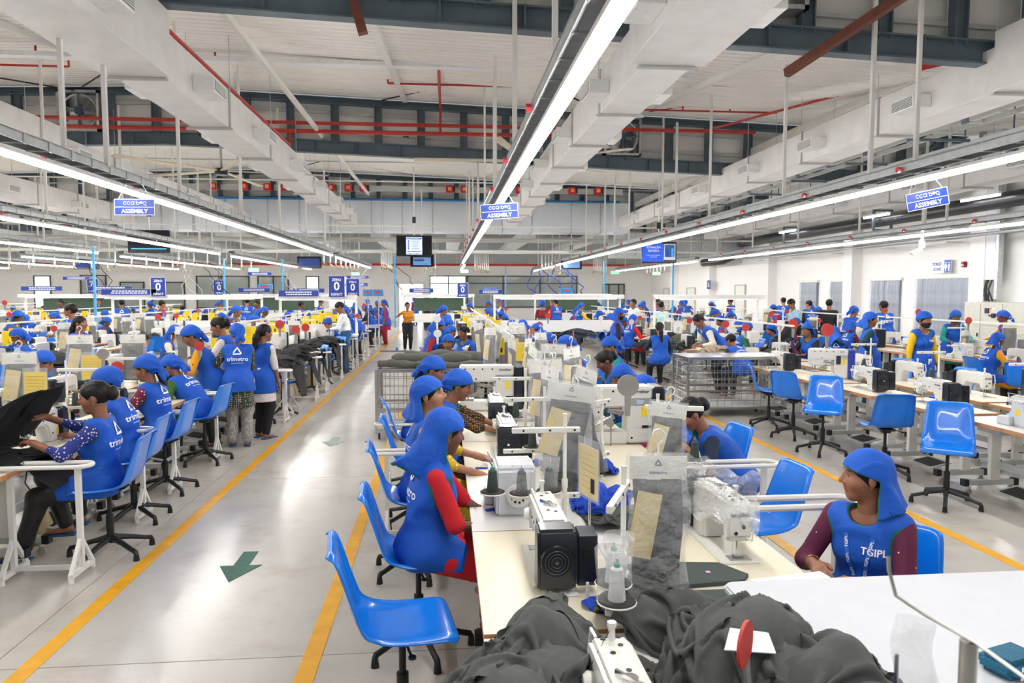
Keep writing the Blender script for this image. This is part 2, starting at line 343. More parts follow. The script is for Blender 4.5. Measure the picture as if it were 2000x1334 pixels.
# electrical cabinet
CAB=M('cabinet_grey','#c9c8bd',.5)
cb=[('body',MB().box((0,0,.86),(.5,2.6,1.72)).mesh('cab',CAB,bevel=.01,seg=1))]
for (y,z,w,h) in ((.95,.86,.5,1.62),(.3,1.4,.7,.56),(.3,.55,.7,1.05),(-.55,.86,.85,1.62)):
    cb.append(('door',MB().box((-.26,y,z),(.02,w,h)).mesh('door',CAB,bevel=.006,seg=1),None,[('handle',MB().box((-.28,y-w/2+.06,z),(.02,.03,.1)).mesh('handle',BLACK))]))
cb+= [('meter',MB().box((-.28,.45,1.5),(.03,.13,.13)).mesh('meter',DARK)),('isolator_switch',MB().cyl((-.27,.2,1.38),(-.33,.2,1.38),.06,14).box((-.34,.22,1.38),(.03,.16,.04)).mesh('sw',DARK)),
      ('warning_label',MB().prism([(-.6,1.02),(-.52,1.16),(-.44,1.02)],'x',-.275,-.27).mesh('w',YELLOW)),('indicator_lamp',MB().cyl((-.27,.32,1.55),(-.3,.32,1.55),.025,10).mesh('l',M('red_lamp','#ff5030',.4,emit=1.5))),('indicator_lamp',MB().cyl((-.27,.24,1.55),(-.3,.24,1.55),.025,10).mesh('l',M('blue_lamp','#b0c0ff',.4,emit=2.)))]
thing('electrical_cabinet','large pale grey electrical cabinet with switches against the right wall','cabinet',(XR-.27,16.9,0),0,None,cb)
td=[('cover',MB().box((0,0,1.9),(.12,.62,3.8)).mesh('c',M('duct_white','#dfe3e8',.4))),('side_channel',MB().box((0,-.38,1.7),(.14,.1,4.4)).mesh('s',GALV)),('side_channel',MB().box((0,.38,1.7),(.14,.1,4.4)).mesh('s',GALV))]
cbm=MB()
for k in range(14):
    y=random.uniform(-.25,.25); cbm.tube([(0,y,.1),(-.05,y+random.uniform(-.05,.15),-.25),(-.05,y+random.uniform(-.1,.2),-.55)],.018,6)
td.append(('cable',cbm.mesh('cables',BLACK,smooth=True),{'kind':'stuff'}))
thing('cable_riser','white vertical cable riser with black cables above the grey cabinet','cable duct',(XR-.3,17.7,2.3),0,None,td)
# pipes along the right wall
BP=M('black_insulated_pipe','#26282c',.32,var=.3,vs=6,bump=.6,bs=14); LAG=M('silver_lagging','#b9bcc0',.3,.8,var=.15,vs=9,bump=.4,bs=12)
thing('insulated_pipe','fat black insulated pipe running high along the right wall','pipe',(0,0,0),0,None,[('pipe',MB().tube([(13.9,y,4.27) for y in np.linspace(8,33,12)]+[(13.9,33.6,4.1),(13.9,33.8,3.7),(13.6,34.3,3.5),(13.6,37,3.5)],.2,14).mesh('pipe',BP,smooth=True))]+[('bracket',MB().box((13.9,y,4.57),(.6,.08,.06)).box((13.6,y,4.27),(.06,.08,.66)).box((14.2,y,4.27),(.06,.08,.66)).box((13.9,y,3.95),(.6,.08,.06)).mesh('br',SLATE)) for y in (15.5,21.9,28)])
thing('lagged_pipe','thin silver lagged pipe on brackets below the black pipe, right wall','pipe',(0,0,0),0,None,[('pipe',MB().tube([(14.2,8,3.62),(14.2,33,3.62)],.07,10).mesh('p',LAG,smooth=True)),('pipe',MB().tube([(14.05,8,3.5),(14.05,33,3.5)],.045,10).mesh('p',GALV,smooth=True))]+[('bracket',MB().box((14.2,y,3.38),(.5,.06,.05)).mesh('b',OFFW)) for y in range(10,33,3)])
thing('cable_tray','galvanised cable tray above the silver pipe along the right wall','cable tray',(0,0,0),0,None,[('tray',MB().box((14.25,20.5,3.85),(.3,25,.06)).mesh('t',GALV))]+[('bracket',MB().box((14.25,y,3.8),(.45,.05,.05)).mesh('b',GREY)) for y in range(10,33,3)])
WL=M('tube_lamp_glow','#ffffff',.5,emit=14.)
for k,y in enumerate((17.2,21.6,27.5)):
    thing('wall_lamp',ORD[k]+' white tube lamp from the near end below the black pipe, right wall','lamp',(13.5,y,4.36),0,None,[('tube',MB().box((0,0,0),(.06,1.3,.05)).mesh('tube',WL)),('housing',MB().box((0,0,.05),(.09,1.35,.05)).mesh('h',WHITE))])
thing('security_camera','white security camera on a drop pole before the toilet sign','camera',(11.3,16.2,3.05),0,None,[('pole',MB().cyl((0,0,.1),(0,0,3.0),.035,10).mesh('p',WHITE)),('collar',MB().cyl((0,0,-.02),(0,0,.14),.07,12).mesh('c',WHITE)),('body',MB().bar((0,0,-.05),(-.3,-.05,-.16),.1,.1).mesh('b',WHITE,bevel=.02))])
# ================= services under the roof
FOIL=M('quilted_duct_foil','#dddad7',.42,.08,var=.06,vs=3,bump=.7,bs=130); DIFF=M('white_diffuser','#e8e8e6',.4); GRL=M('grille_dark','#6d706e',.6)
def diffuser(side):
    b=MB().box((.15*side,0,.11),(.30,.56,.2)); g=MB().box((.302*side,0,.11),(.004,.5,.15))
    for k in range(6): g.box((.308*side,0,.05+k*.024),(.014,.5,.008),m=1)
    return b.mesh('diffuser',[DIFF],bevel=.008,seg=1),g.mesh('grille',[GRL,DIFF])
DIF={-1:diffuser(-1),1:diffuser(1)}
def duct(label,xa,segs,ys,z0=4.7):
    """segs: (y0,y1,w,h) ; xa centre"""
    ps=[]
    for y0,y1,w,h in segs:
        n=max(1,round((y1-y0)/2.6)); L=(y1-y0)/n
        for k in range(n):
            ps.append(('duct_section',MB().box((xa,y0+L*(k+.5),z0+h/2),(w,L-.012,h)).mesh('duct',FOIL,bevel=.01,seg=1)))
            ps.append(('flange',MB().box((xa,y0+L*k,z0+h/2),(w+.03,.03,h+.03)).mesh('flange',M('duct_seam','#b5b2ae',.4,.3))))
            if k%1==0: ps.append(('hanger',MB().cyl((xa-w/2-.03,y0+L*k,z0-.02),(xa-w/2-.03,y0+L*k,6.4),.006,5).cyl((xa+w/2+.03,y0+L*k,z0-.02),(xa+w/2+.03,y0+L*k,6.4),.006,5).box((xa,y0+L*k,z0-.03),(w+.12,.04,.03)).mesh('hanger',GREY)))
    for y in ys:
        w=[s for s in segs if s[0]<=y<=s[1]][0][2]
        for sd in (-1,1):
            d,g=DIF[sd]; ps.append(('diffuser',d,{'loc':(xa+sd*w/2,y,z0+.12)},[('grille',g)]))
    thing('air_duct',label,'duct',(0,0,0),0,'quilted foil air ducts',ps)
duct('long foil-clad air duct left of the middle light row, crossing from upper left',-3.85,[(1.5,9.65,.82,.82),(9.65,18,.62,.62),(18,30.4,.5,.5)],(4.2,7.6,11.,14.2,17.4,20.6,23.8,27))
duct('foil-clad air duct just right of the middle light row',2.67,[(1.5,8.6,.95,.85),(8.6,18,.62,.64),(18,30.4,.5,.5)],(4.4,7.4,10.6,13.6,16.8,20,23.4,27))
duct('foil-clad air duct at right, ending in grey bands at upper right corner',7.8,[(5,9.3,.8,.8),(9.3,20,.66,.62),(20,31,.55,.5)],(7.3,10.9,14.,17.,20.5,24,28))
duct('foil-clad air duct behind the second light row from the left aisle',-8.3,[(8,16,.75,.72),(16,31,.6,.55)],(10,13,16.5,20,23.5,27))
duct('farthest left foil-clad air duct, low beside the left frame edge',-12.9,[(14,31,.7,.65)],(18,22,26))
duct('white air duct above the black pipe near the right wall',11.7,[(7,31,.62,.5)],(10,13.2,16.5,20,24,28),4.3)
# cross duct
WD=M('white_duct_panel','#dfe4ea',.35,.1,var=.03)
ps=[]
x=-13.3;k=0
while x<7.4:
    w=1.28 if k%3 else 1.7
    ps.append(('duct_panel',MB().box((x+w/2,31.6,5.18),(w-.02,1.3,1.28)).mesh('panel',WD,bevel=.01,seg=1))); ps.append(('flange',MB().box((x,31.6,5.18),(.05,1.36,1.34)).mesh('flange',GALV))); x+=w;k+=1
thing('main_air_duct','big white panelled air duct crossing the hall where the foil ducts end','duct',(0,0,0),0,None,ps)
ps=[]
for k in range(6): ps.append(('duct_panel',MB().box((8.3+k*1.05,33.5,4.15),(1.03,1.2,1.15)).mesh('panel',GALV,bevel=.01,seg=1)))
thing('metal_air_duct','galvanised rectangular air duct beyond the right end of white main duct','duct',(0,0,0),0,None,ps)
# light rows
TRAY=M('cable_tray_grey','#aeb2b2',.42,.6,var=.12,vs=12)
LAMP=M('led_glow','#fffdfb',.5,emit=LAMP_STRENGTH); HUB=M('red_socket','#c2202c',.4)
rodm=MB().box((0,0,1.5),(.045,.045,3.0)).mesh('rod',WHITE)
def light_row(x,y0,y1,label,z=3.31,rods=3.4,heads=True):
    ps=[]; y=y0
    while y<y1-.1:
        e=min(y+4.9,y1); L=e-y
        ps.append(('lamp',MB().box((0,(y+e)/2,z),(.07,L-.01,.045)).mesh('lamp',LAMP),None,[('lamp_housing',MB().box((0,(y+e)/2,z+.04),(.11,L,.035)).mesh('housing',WHITE))])); y=e
    tr=MB(); L=y1-y0
    for dx in (-.11,.11): tr.box((dx,(y0+y1)/2,z+.17),(.02,L,.09))
    tr.box((0,(y0+y1)/2,z+.215),(.24,L,.012))
    yy=y0+.2
    while yy<y1: tr.box((0,yy,z+.125),(.22,.04,.012)); tr.box((.125,yy,z+.16),(.012,.06,.10)); yy+=.45
    ps.append(('cable_tray',tr.mesh('tray',TRAY)))
    if heads:
        yy=y0+.9;k=0
        while yy<y1:
            ps.append(('socket_outlet',MB().cyl((-.13,yy,z+.15),(-.17,yy,z+.15),.035,8).mesh('socket',HUB))) ; yy+=2.3
    yy=y0+1.0
    while yy<y1:
        ps.append(('hanger_rod',rodm,{'loc':(.06,yy,z+.2)})); yy+=rods
    cb=MB(); 
    for q in range(2):
        pts=[( .03*(q*2-1)+random.uniform(-.02,.02),t,z+.235+random.uniform(0,.02)) for t in np.arange(y0+.2,y1,.8)]
        if len(pts)>2: cb.tube(pts,.012,5)
    ps.append(('cable',cb.mesh('cable',GREY,smooth=True)))
    thing('light_row',label,'lamp',(x,0,0),0,'suspended rows of linear lamps under cable trays',ps)
light_row(.82,-2.,33.5,'bright linear lamp row over the middle table line, rising to top centre')
light_row(-4.16,.5,27,'bright linear lamp row over the tables beside the left aisle')
light_row(5.6,.5,36,'bright linear lamp row over the nearest table line right of centre')
light_row(11.1,4,29.5,'bright linear lamp row nearest the right wall')
light_row(-7.95,4,26.3,'second linear lamp row left of the left aisle')
light_row(-11.9,8,26,'third linear lamp row left of the left aisle')
light_row(-15.8,12,27,'fourth linear lamp row left of the left aisle',rods=5)
light_row(-20,15,42,'fifth linear lamp row left of the left aisle',rods=5,heads=False)
light_row(-25,18,44,'farthest left linear lamp row',rods=6,heads=False)
light_row(-29,24,46,'added unseen lamp row beyond the left frame edge tables',rods=6,heads=False)  # added row out of view, brightens the far left wall
light_row(-16,29,45,'added far continuation of the fourth left lamp row',rods=6,heads=False)  # extra row put in to light the far wall
light_row(.95,36,43,'short far lamp row in line with the middle row',rods=6,heads=False)
light_row(-4.2,28.4,41,'far continuation of the lamp row beside the left aisle',rods=6,heads=False)
light_row(5.7,37.5,46,'far continuation of the lamp row right of centre',rods=6,heads=False)
light_row(11.1,31,46,'far continuation of the lamp row near the right wall',rods=6,heads=False)
light_row(-8,28,44,'far continuation of the second left lamp row',rods=6,heads=False)
light_row(-12.2,28.5,44,'far continuation of the third left lamp row',rods=6,heads=False)
# loose hanger rods, drop pipes
for k,(x,y) in enumerate(sorted(((-10.8,7),(-5.2,9.2),(.55,13.5),(-9.3,13),(-12.6,13.5),(6.9,9.3),(2.6,9.5),(9.2,11.5),(8.9,16),(-.9,20),(3.6,17.5),(-6.1,18.5),(-7.2,24),(-10.6,25),(4.2,24),(-1.1,27.3),(1.3,28.2)),key=lambda q:q[0]/q[1])):
    x=min((-11.8,-7.85,-4.06,.92,5.7,11.2),key=lambda q:abs(q-x)); thing('drop_rod',ORD[k]+' loose white drop rod from the left frame edge, hanging from roof to lamps','rod',(x,y,3.5),0,'white drop rods',data=MB().box((0,0,1.32),(.05,.05,2.64)).mesh('drop',WHITE))
# valve manifolds at the ends of the lamp rows
PIPEG=M('drop_pipe_grey','#b5b4b0',.4,.4); BRASS=M('dull_brass','#8a7c60',.35,.9)
man=MB(); man.cyl((0,0,0),(0,0,.62),.03,8).cyl((0,0,.6),(0,0,2.9),.012,6); mv=MB().cyl((0,0,0),(0,0,-.1),.018,6).bar((0,0,-.06),(.1,-.03,-.14),.03,.03).bar((0,0,-.1),(-.07,-.03,-.2),.025,.025)
man=man.mesh('drop_pipe',PIPEG,smooth=True); mv=mv.mesh('valve',BRASS)
for j,(x0,y0,dx,dy,n) in enumerate(((-4.5,27.4,.05,1.1,8),(-2.6,30,.02,.7,7),(-.9,33,.15,.2,4),(1.4,34,.12,.5,8),(4.6,34.2,.25,.6,8),(7.5,36,.25,.7,8),(-9.5,26.8,.08,1.3,7),(-12.8,26.5,.06,1.3,8),(-16.5,26,.08,1.4,8),(11.5,37,.1,1.,6),(-20.4,28,.1,1.4,7))):
    for k in range(n):
        thing('air_drop','grey air drop pipe with brass valve, '+ORD[k]+' of the '+ORD[j]+' cluster under the trays','pipe',(x0+dx*k,y0+dy*k,3.12),random.uniform(-.3,.3),'compressed-air drop pipes',[('drop_pipe',man),('valve',mv)])
# blue sleeves/posts
BLU=M('sky_blue_conduit','#5aa9dc',.45)
for j,(x,y) in enumerate(((-10.05,21.7),(-8.77,29.6),(-13.5,18.5),(-6.6,30),(3.1,37),(8.4,26),(6.7,30),(-1.8,26),(-17,24),(-21,27))):
    thing('blue_post',ORD[j]+' light blue conduit post, '+('left' if x<-2 else 'right')+' of the middle lamp row, thin and tall','post',(x,y,.7),0,None,[('post',MB().box((0,0,1.28),(.06,.05,2.56)).mesh('post',BLU)),('cap',MB().box((0,0,2.58),(.12,.1,.04)).mesh('cap',GREY))])
# cross conduits: long thin rails spanning the hall
def rail(name,label,cat,pts,w,h,mat,tube=False):
    mb=MB()
    for a,b in zip(pts[:-1],pts[1:]):
        if tube: mb.cyl(a,b,w,8)
        else: mb.bar(a,b,w,h)
    thing(name,label,cat,(0,0,0),0,None,[('rail',mb.mesh(name,mat,smooth=bool(tube)))])
def xr(x0,x1,y,z): return [(x0,y,z+gz(x0)),(max(x0,-7),y,z+gz(max(x0,-7))),(x1,y,z+gz(x1))]
rail('cable_tray','thin bright cable tray crossing the ceiling before the second truss','cable tray',[(-18,13.8,6.2),(8.5,13.8,6.2)],.18,.08,M('bright_tray','#eef0f2',.3,.15))
rail('sprinkler_main','upper red sprinkler pipe crossing in front of the second truss','pipe',[(-20,18.2,6.1),(8.0,18.2,6.1)],.045,0,RED,1)
rail('sprinkler_main','lower red sprinkler pipe crossing in front of the second truss','pipe',[(-20,18.2,5.9),(3.,18.2,5.9)],.05,0,RED,1)
rail('sprinkler_main','far red pipe crossing beneath the last truss above the windows','pipe',[(-30,47,3.72),(14,47,3.72)],.07,0,RED,1)
rail('sprinkler_main','bright red pipe dropping into the upper right corner duct','pipe',[(8.15,10.7,7.2),(8.15,10.7,5.75),(7.8,10.6,5.55),(7.4,10.9,5.5)],.055,0,RED,1)
for j,(x0,x1,y,z) in enumerate(((-7.6,-3.6,10.4,6.0),(-1.3,3.2,12.5,6.2),(-1.2,3.3,15.9,6.45),(-8.9,-4.2,14.,6.3),(5.0,9.,14.,6.05),(4.5,8,17.,6.3),(-12,-7.5,15.5,6.5),(-14,-9,11.3,6.0))):
    mb=MB().cyl((x0,y,z),(x1,y,z),.022,6)
    for q in np.linspace(x0,x1,4): mb.cyl((q,y,z),(q,y,z+.12),.02,6)
    thing('sprinkler_branch',ORD[j]+' thin red sprinkler branch pipe under the white roof sheets','pipe',(0,0,0),0,'red sprinkler branches',[('pipe',mb.mesh('branch',RED,smooth=True)),('hanger',MB().cyl((x0+.5,y,z),(x0+.5,y,z+.6),.006,4).cyl((x1-.5,y,z),(x1-.5,y,z+.6),.006,4).mesh('h',GREY))])
rail('sprinkler_riser','red pipe running away under the roof, joining sprinkler branches at centre','pipe',[(-.1,12.5,6.2),(-.1,18.2,6.5),(-.1,18.2,5.9)],.03,0,RED,1)
rail('sprinkler_riser','red pipe running diagonally under roof from the right duct','pipe',[(8.2,13.9,6.0),(6.6,18.2,6.1)],.03,0,RED,1)
rail('sprinkler_riser','red pipe following the left air duct just above it','pipe',[(-3.75,10.1,5.56),(-3.75,18.2,5.56),(-3.75,18.2,5.9)],.03,0,RED,1)
ROD=M('black_bracing_rod','#2a2623',.6)
for j,(a,b) in enumerate((((-9.2,9.65,6.1),(-2.3,19.05,7.0)),((-2.3,9.65,6.05),(-9.,19.05,7.0)),((-1.6,9.65,6.0),(4.5,19.05,6.6)),((4.4,9.65,5.8),(-1.6,19.05,6.9)),((-15,9.65,6.),(-9,19.05,6.95)),((4.5,9.65,5.8),(10,19.05,6.5)),((10.2,9.65,5.6),(4.6,19.05,6.65)),((-7,19.05,6.),(-1,31.2,6.9)),((-1,19.05,6.),(-7,31.2,6.9)),((-1,19.05,6.),(5,31.2,6.7)),((5,19.05,5.7),(-1,31.2,6.9)))):
    thing('bracing_rod',ORD[j]+' of the thin black cross bracing rods, counted from the left of the nearest bay','rod',(0,0,0),0,'black roof bracing rods',[('rod',MB().cyl(a,b,.018,6).mesh('rod',ROD,smooth=True))])
BRN=M('rusty_beam','#6b3b2e',.7,var=.2,vs=8)
rail('brown_beam','short rusty brown beam hanging from the nearest truss, upper left of centre','beam',[(-1.21,9.35,5.95),(-1.0,9.3,5.2)],.1,.12,BRN)
rail('brown_beam','long rusty brown beam sloping down from the top right','beam',[(5.3,7.6,5.42),(4.59,9.5,4.93)],.09,.11,BRN)
rail('roof_beam','long off-white box beam just above the right-hand foil duct','beam',[(8.35,4,5.78),(8.35,31,5.78)],.16,.18,OFFW)
rail('roof_beam','slim off-white beam running away above the left foil duct','beam',[(-3.1,7,5.95),(-3.1,30,5.95)],.07,.1,OFFW)
# busway with red boxes
bw=[('busway',MB().box((-3,30.2,6.2),(21,.12,.22)).mesh('busway',GREY))]
for x in (-9.2,-8.,-7.1,-6.4,-4.6,-3.9,-3.3,.2,.8,3.1,5.3,6.4): bw.append(('tap_off_box',MB().box((x,30.05,6.2),(.3,.3,.28)).mesh('box',HUB,bevel=.02,seg=1),None,[('cover',MB().box((x,29.88,6.2),(.14,.03,.14)).mesh('cover',M('orange_label','#f0a060',.5))),('gland',MB().box((x+.18,30.05,6.2),(.08,.24,.24)).mesh('gland',DARK))]))
thing('power_busway','grey power busway with red tap-off boxes crossing above the main duct','busway',(0,0,0),0,None,bw)
rail('air_main','blue compressed-air pipe crossing just above the white main duct','pipe',[(-10,30.6,5.82),(7.5,30.6,5.82)],.05,0,M('blue_pipe','#1c78b8',.4),1)
for j,(y,z,w) in enumerate(((28,4.5,.05),(29.5,4.12,.09),(31,3.72,.1),(33,4.3,.16),(36,4.6,.12),(40,4.9,.2),(43,4.3,.12),(24,6.2,.04),(27.5,6.1,.05),(30.8,6.35,.05))):
    rail('cross_conduit',ORD[j]+' pale conduit spanning the far end of the hall in the clutter under the roof','conduit',[(-26,y,z),(13,y,z)],w/2,0,PIPEG if j%2 else OFFW,1)
for j in range(10):
    x=-20+j*3.4; thing('far_air_duct',ORD[j]+' pale air duct from the left running away beyond the white main duct','duct',(x,40,4.6),0,'far ducts beyond the main duct',[('duct_section',MB().box((0,0,0),(.7,14,.35)).mesh('fd',GREY,bevel=.01,seg=1)),('hanger',MB().cyl((.3,-5,.1),(.3,-5,1.9),.015,5).cyl((-.3,2,.1),(-.3,2,1.9),.015,5).mesh('h',GREY))])
# right-hand busway and ladder trays
for j,(x,z) in enumerate(((9.3,5.0),(10.3,4.85))):
    tr=MB()
    for dx in (-.2,.2): tr.box((x+dx,18.5,z),(.03,25,.09))
    for y in np.arange(6.5,31,.8): tr.box((x,y,z-.02),(.4,.05,.03)); 
    ps=[('tray',tr.mesh('lt',GREY))]
    for y in np.arange(8,31,2.6): ps.append(('support_arm',MB().box((x+.3,y,z-.1),(1.0,.04,.05)).cyl((x+.7,y,z-.1),(x+.7,y,5.9),.015,6).mesh('arm',SLATE)))
    for y in np.arange(7.5,31,1.5): ps.append(('joint_cover',MB().box((x-.22,y,z),(.03,.16,.14)).mesh('jc',M('tray_joint','#6d7488',.5)))) if j==0 else None
    thing('ladder_tray',('grey busway with blue-grey joints' if j==0 else 'dark ladder tray with support arms')+' beyond the right-hand foil duct','cable tray',(0,0,0),0,None,ps)
# ceiling fans
CF=M('cream_fan_blade','#c9c0a8',.5)
for j,(x,y,z) in enumerate(((-5.6,18.9,5.0),(1.9,16.8,5.0))):
    bl=MB().add([(.15,-.05,0),(2.6,-.1,0),(2.6,.08,.02),(.15,.06,.02)],[(0,1,2,3)]).mesh('blade',CF,thick=.03)
    thing('ceiling_fan','huge cream-bladed ceiling fan '+('behind the left air duct' if j==0 else 'behind the middle air duct'),'fan',(x,y,z),.2+j*.4,None,[('hub',MB().cyl((0,0,-.08),(0,0,.08),.16,12).mesh('hub',DARK)),('rod',MB().cyl((0,0,0),(0,0,1.3),.03,8).mesh('rod',GREY))]+[('blade',bl,{'rz':k*2*PI/5}) for k in range(5)])
# hanging signs and screens
def assembly(x,y,lab):
    sign('assembly_sign',lab,(x,y,3.06),.5,.2,NAVYSIGN,[('ASSEMBLY',.085,0,-.05,WTXT),('\u0b06\u0b38',.01,0,.5,WTXT)] if False else [('ASSEMBLY',.072,0,-.052,WTXT)],rot=(0,-.20 if x>3 else (-.07 if x>0 else .0),-.05),extra=[('divider',MB().box((0,-.009,0),(.47,.003,.006)).mesh('d',WTXT)),('script_writing',odia(),{'loc':(0,-.009,.05)}),('hanging_string',MB().cyl((-.2,0,.1),(-.1,.02,.28),.003,4).mesh('s',WHITE)),('hanging_string',MB().cyl((.2,0,.1),(.1,.02,.28),.003,4).mesh('s',WHITE))])
def odia():
    """round letters of the local script: rings and half rings"""
    mb=MB()
    def ring(cx,cz,r,a0,a1,w=.007):
        t=np.linspace(a0,a1,10); mb.tube([(cx+math.cos(q)*r,0,cz+math.sin(q)*r) for q in t],w/2,4)
    for cx in (-.115,-.07,-.025): ring(cx,0,.018,.6,5.6)
    mb.box((-.005,0,0),(.006,.004,.04)); ring(.045,-.002,.016,0,6.2); mb.box((.027,0,.005),(.006,.004,.045)); ring(.085,0,.019,.2,3.3); ring(.085,0,.008,0,6.2); ring(.128,0,.019,-.6,5.0); mb.bar((.128,0,-.018),(.15,0,-.03),.006,.006)
    return mb.mesh('letters',WTXT)
assembly(-3.9,9.55,'blue assembly sign hanging from the lamp row beside the left aisle'); assembly(.72,9.6,'blue assembly sign hanging from the middle lamp row'); assembly(5.55,7.9,'blue assembly sign hanging from the right lamp row')
SCR=M('screen_black','#0d0f16',.15); SGL=M('screen_page','#dbe8f2',.4,emit=1.0); SNV=M('screen_navy','#14306a',.4,emit=.6); SBL=M('screen_blue','#1f4fc0',.4,emit=.7); SCY=M('screen_cyan','#59b6e8',.4,emit=.8); SGR=M('screen_grey','#5d7fae',.4,emit=.5)
def screen(label,x,y,z,w,h,draw,rz=0.):
    ps=[('bezel',MB().box((0,0,0),(w,.07,h)).mesh('bezel',BLACK,bevel=.012)),('display',MB().box((0,-.036,0),(w-.05,.004,h-.05)).mesh('display',SCR),None,draw),('mount_pole',MB().cyl((0,.06,0),(0,.06,2.9),.025,8).mesh('pole',WHITE)),('mount_box',MB().box((0,.06,h/2+.55),(.12,.1,.22)).mesh('mb',BLACK))]
    thing('hanging_screen',label,'screen',(x,y,z),rz,None,ps)
def rc(x,z,w,h,mat,n='image_area'): return (n,MB().box((x,-.041,z),(w,.004,h)).mesh('rc',mat))
dr=[rc(0,0,.56,.62,SGL),rc(0,.26,.54,.08,SNV),rc(0,-.2,.5,.05,SNV),rc(0,-.285,.54,.03,SNV)]
for k in range(5): dr.append(('image_area',MB().box((-.2,-.044,.17-k*.07),(.06,.003,.055)).mesh('q',SBL)))
dr.append(('print',dashes(.34,1,.04,WTXT),{'loc':(-.06,-.046,.26),'kind':'stuff'})); dr.append(('print',dashes(.3,5,.34,SGR,3),{'loc':(.04,-.046,.03),'kind':'stuff'}))
screen('large black screen showing a white page over the aisle, centre',-1.1,26,3.62,1.26,.74,dr)
dr=[rc(0,-.03,.72,.32,SGR),rc(-.12,.02,.4,.1,SNV),rc(-.12,.06,.38,.025,M('screen_orange','#f0a030',.4,emit=.8)),rc(.02,-.17,.7,.03,SCY)]
screen('smaller black dashboard screen just below the large centre screen',-.95,29.8,3.26,.96,.52,dr)
dr=[rc(0,-.24,1.1,.03,SCY)]
for k in range(12): dr.append(rc(.15+k*.035,.1+.05*math.sin(k*1.7),.02,.06+.03*math.sin(k*2.3),SGL))
screen('large black graph screen hanging over the left tables',-9.6,24.5,3.62,1.32,.74,dr)
dr=[rc(-.22,0,.74,.62,SBL),rc(.36,.02,.4,.54,WPAPER),rc(.36,.05,.34,.42,SGR),rc(.27,-.02,.06,.25,SBL),rc(.46,-.01,.08,.3,SCY)]
for t,s,z in (('SONALISA',.11,.17),('BEHERA',.11,.05)): dr.append(('writing',text_mesh(t,s,WTXT,.001,bold=.002),{'loc':(-.2,-.045,z),'rot':(PI/2,0,0)}))
dr.append(('writing',text_mesh('STAR PERFORMER -\nQUALITY',.06,WTXT,.001),{'loc':(-.2,-.045,-.13),'rot':(PI/2,0,0)}))
screen('bright blue screen naming a star performer, right of centre',7.25,24,3.32,1.2,.72,dr)
screen('small dashboard screen behind the middle lamp row, right of centre',6.,34,3.3,1.,.5,[rc(0,0,.8,.36,SGR)])
screen('small blue dashboard screen far left of the hall',-17.,36,3.3,1.2,.5,[rc(0,0,1.,.36,SNV)]); screen('small blue dashboard screen above left-aisle tables, far away',-6.8,37,3.45,1.2,.6,[rc(0,0,1.,.4,SNV)])
for j,(x,y,z) in enumerate(((-8.5,33,2.95),(-4.9,40,2.95),(1.0,38,3.05),(8.6,36,2.95),(-23.5,35,3.1),(11.2,37.5,2.95))):
    thing('exit_sign','small glowing green exit sign, '+ORD[j]+' counted from the left aisle outwards','sign',(x,y,z),0,None,[('panel',MB().box((0,0,0),(.42,.05,.16)).mesh('ex',M('exit_green','#8fe0a8',.4,emit=.9)))])
# ================= furniture and machine kits (each kit is a list of part meshes that copies share)
def sidemat(me,ztop,side,top=0):
    """material 1 on upright faces"""
    for p in me.polygons: p.material_index= top if abs(p.normal.z)>.7 else side
    return me
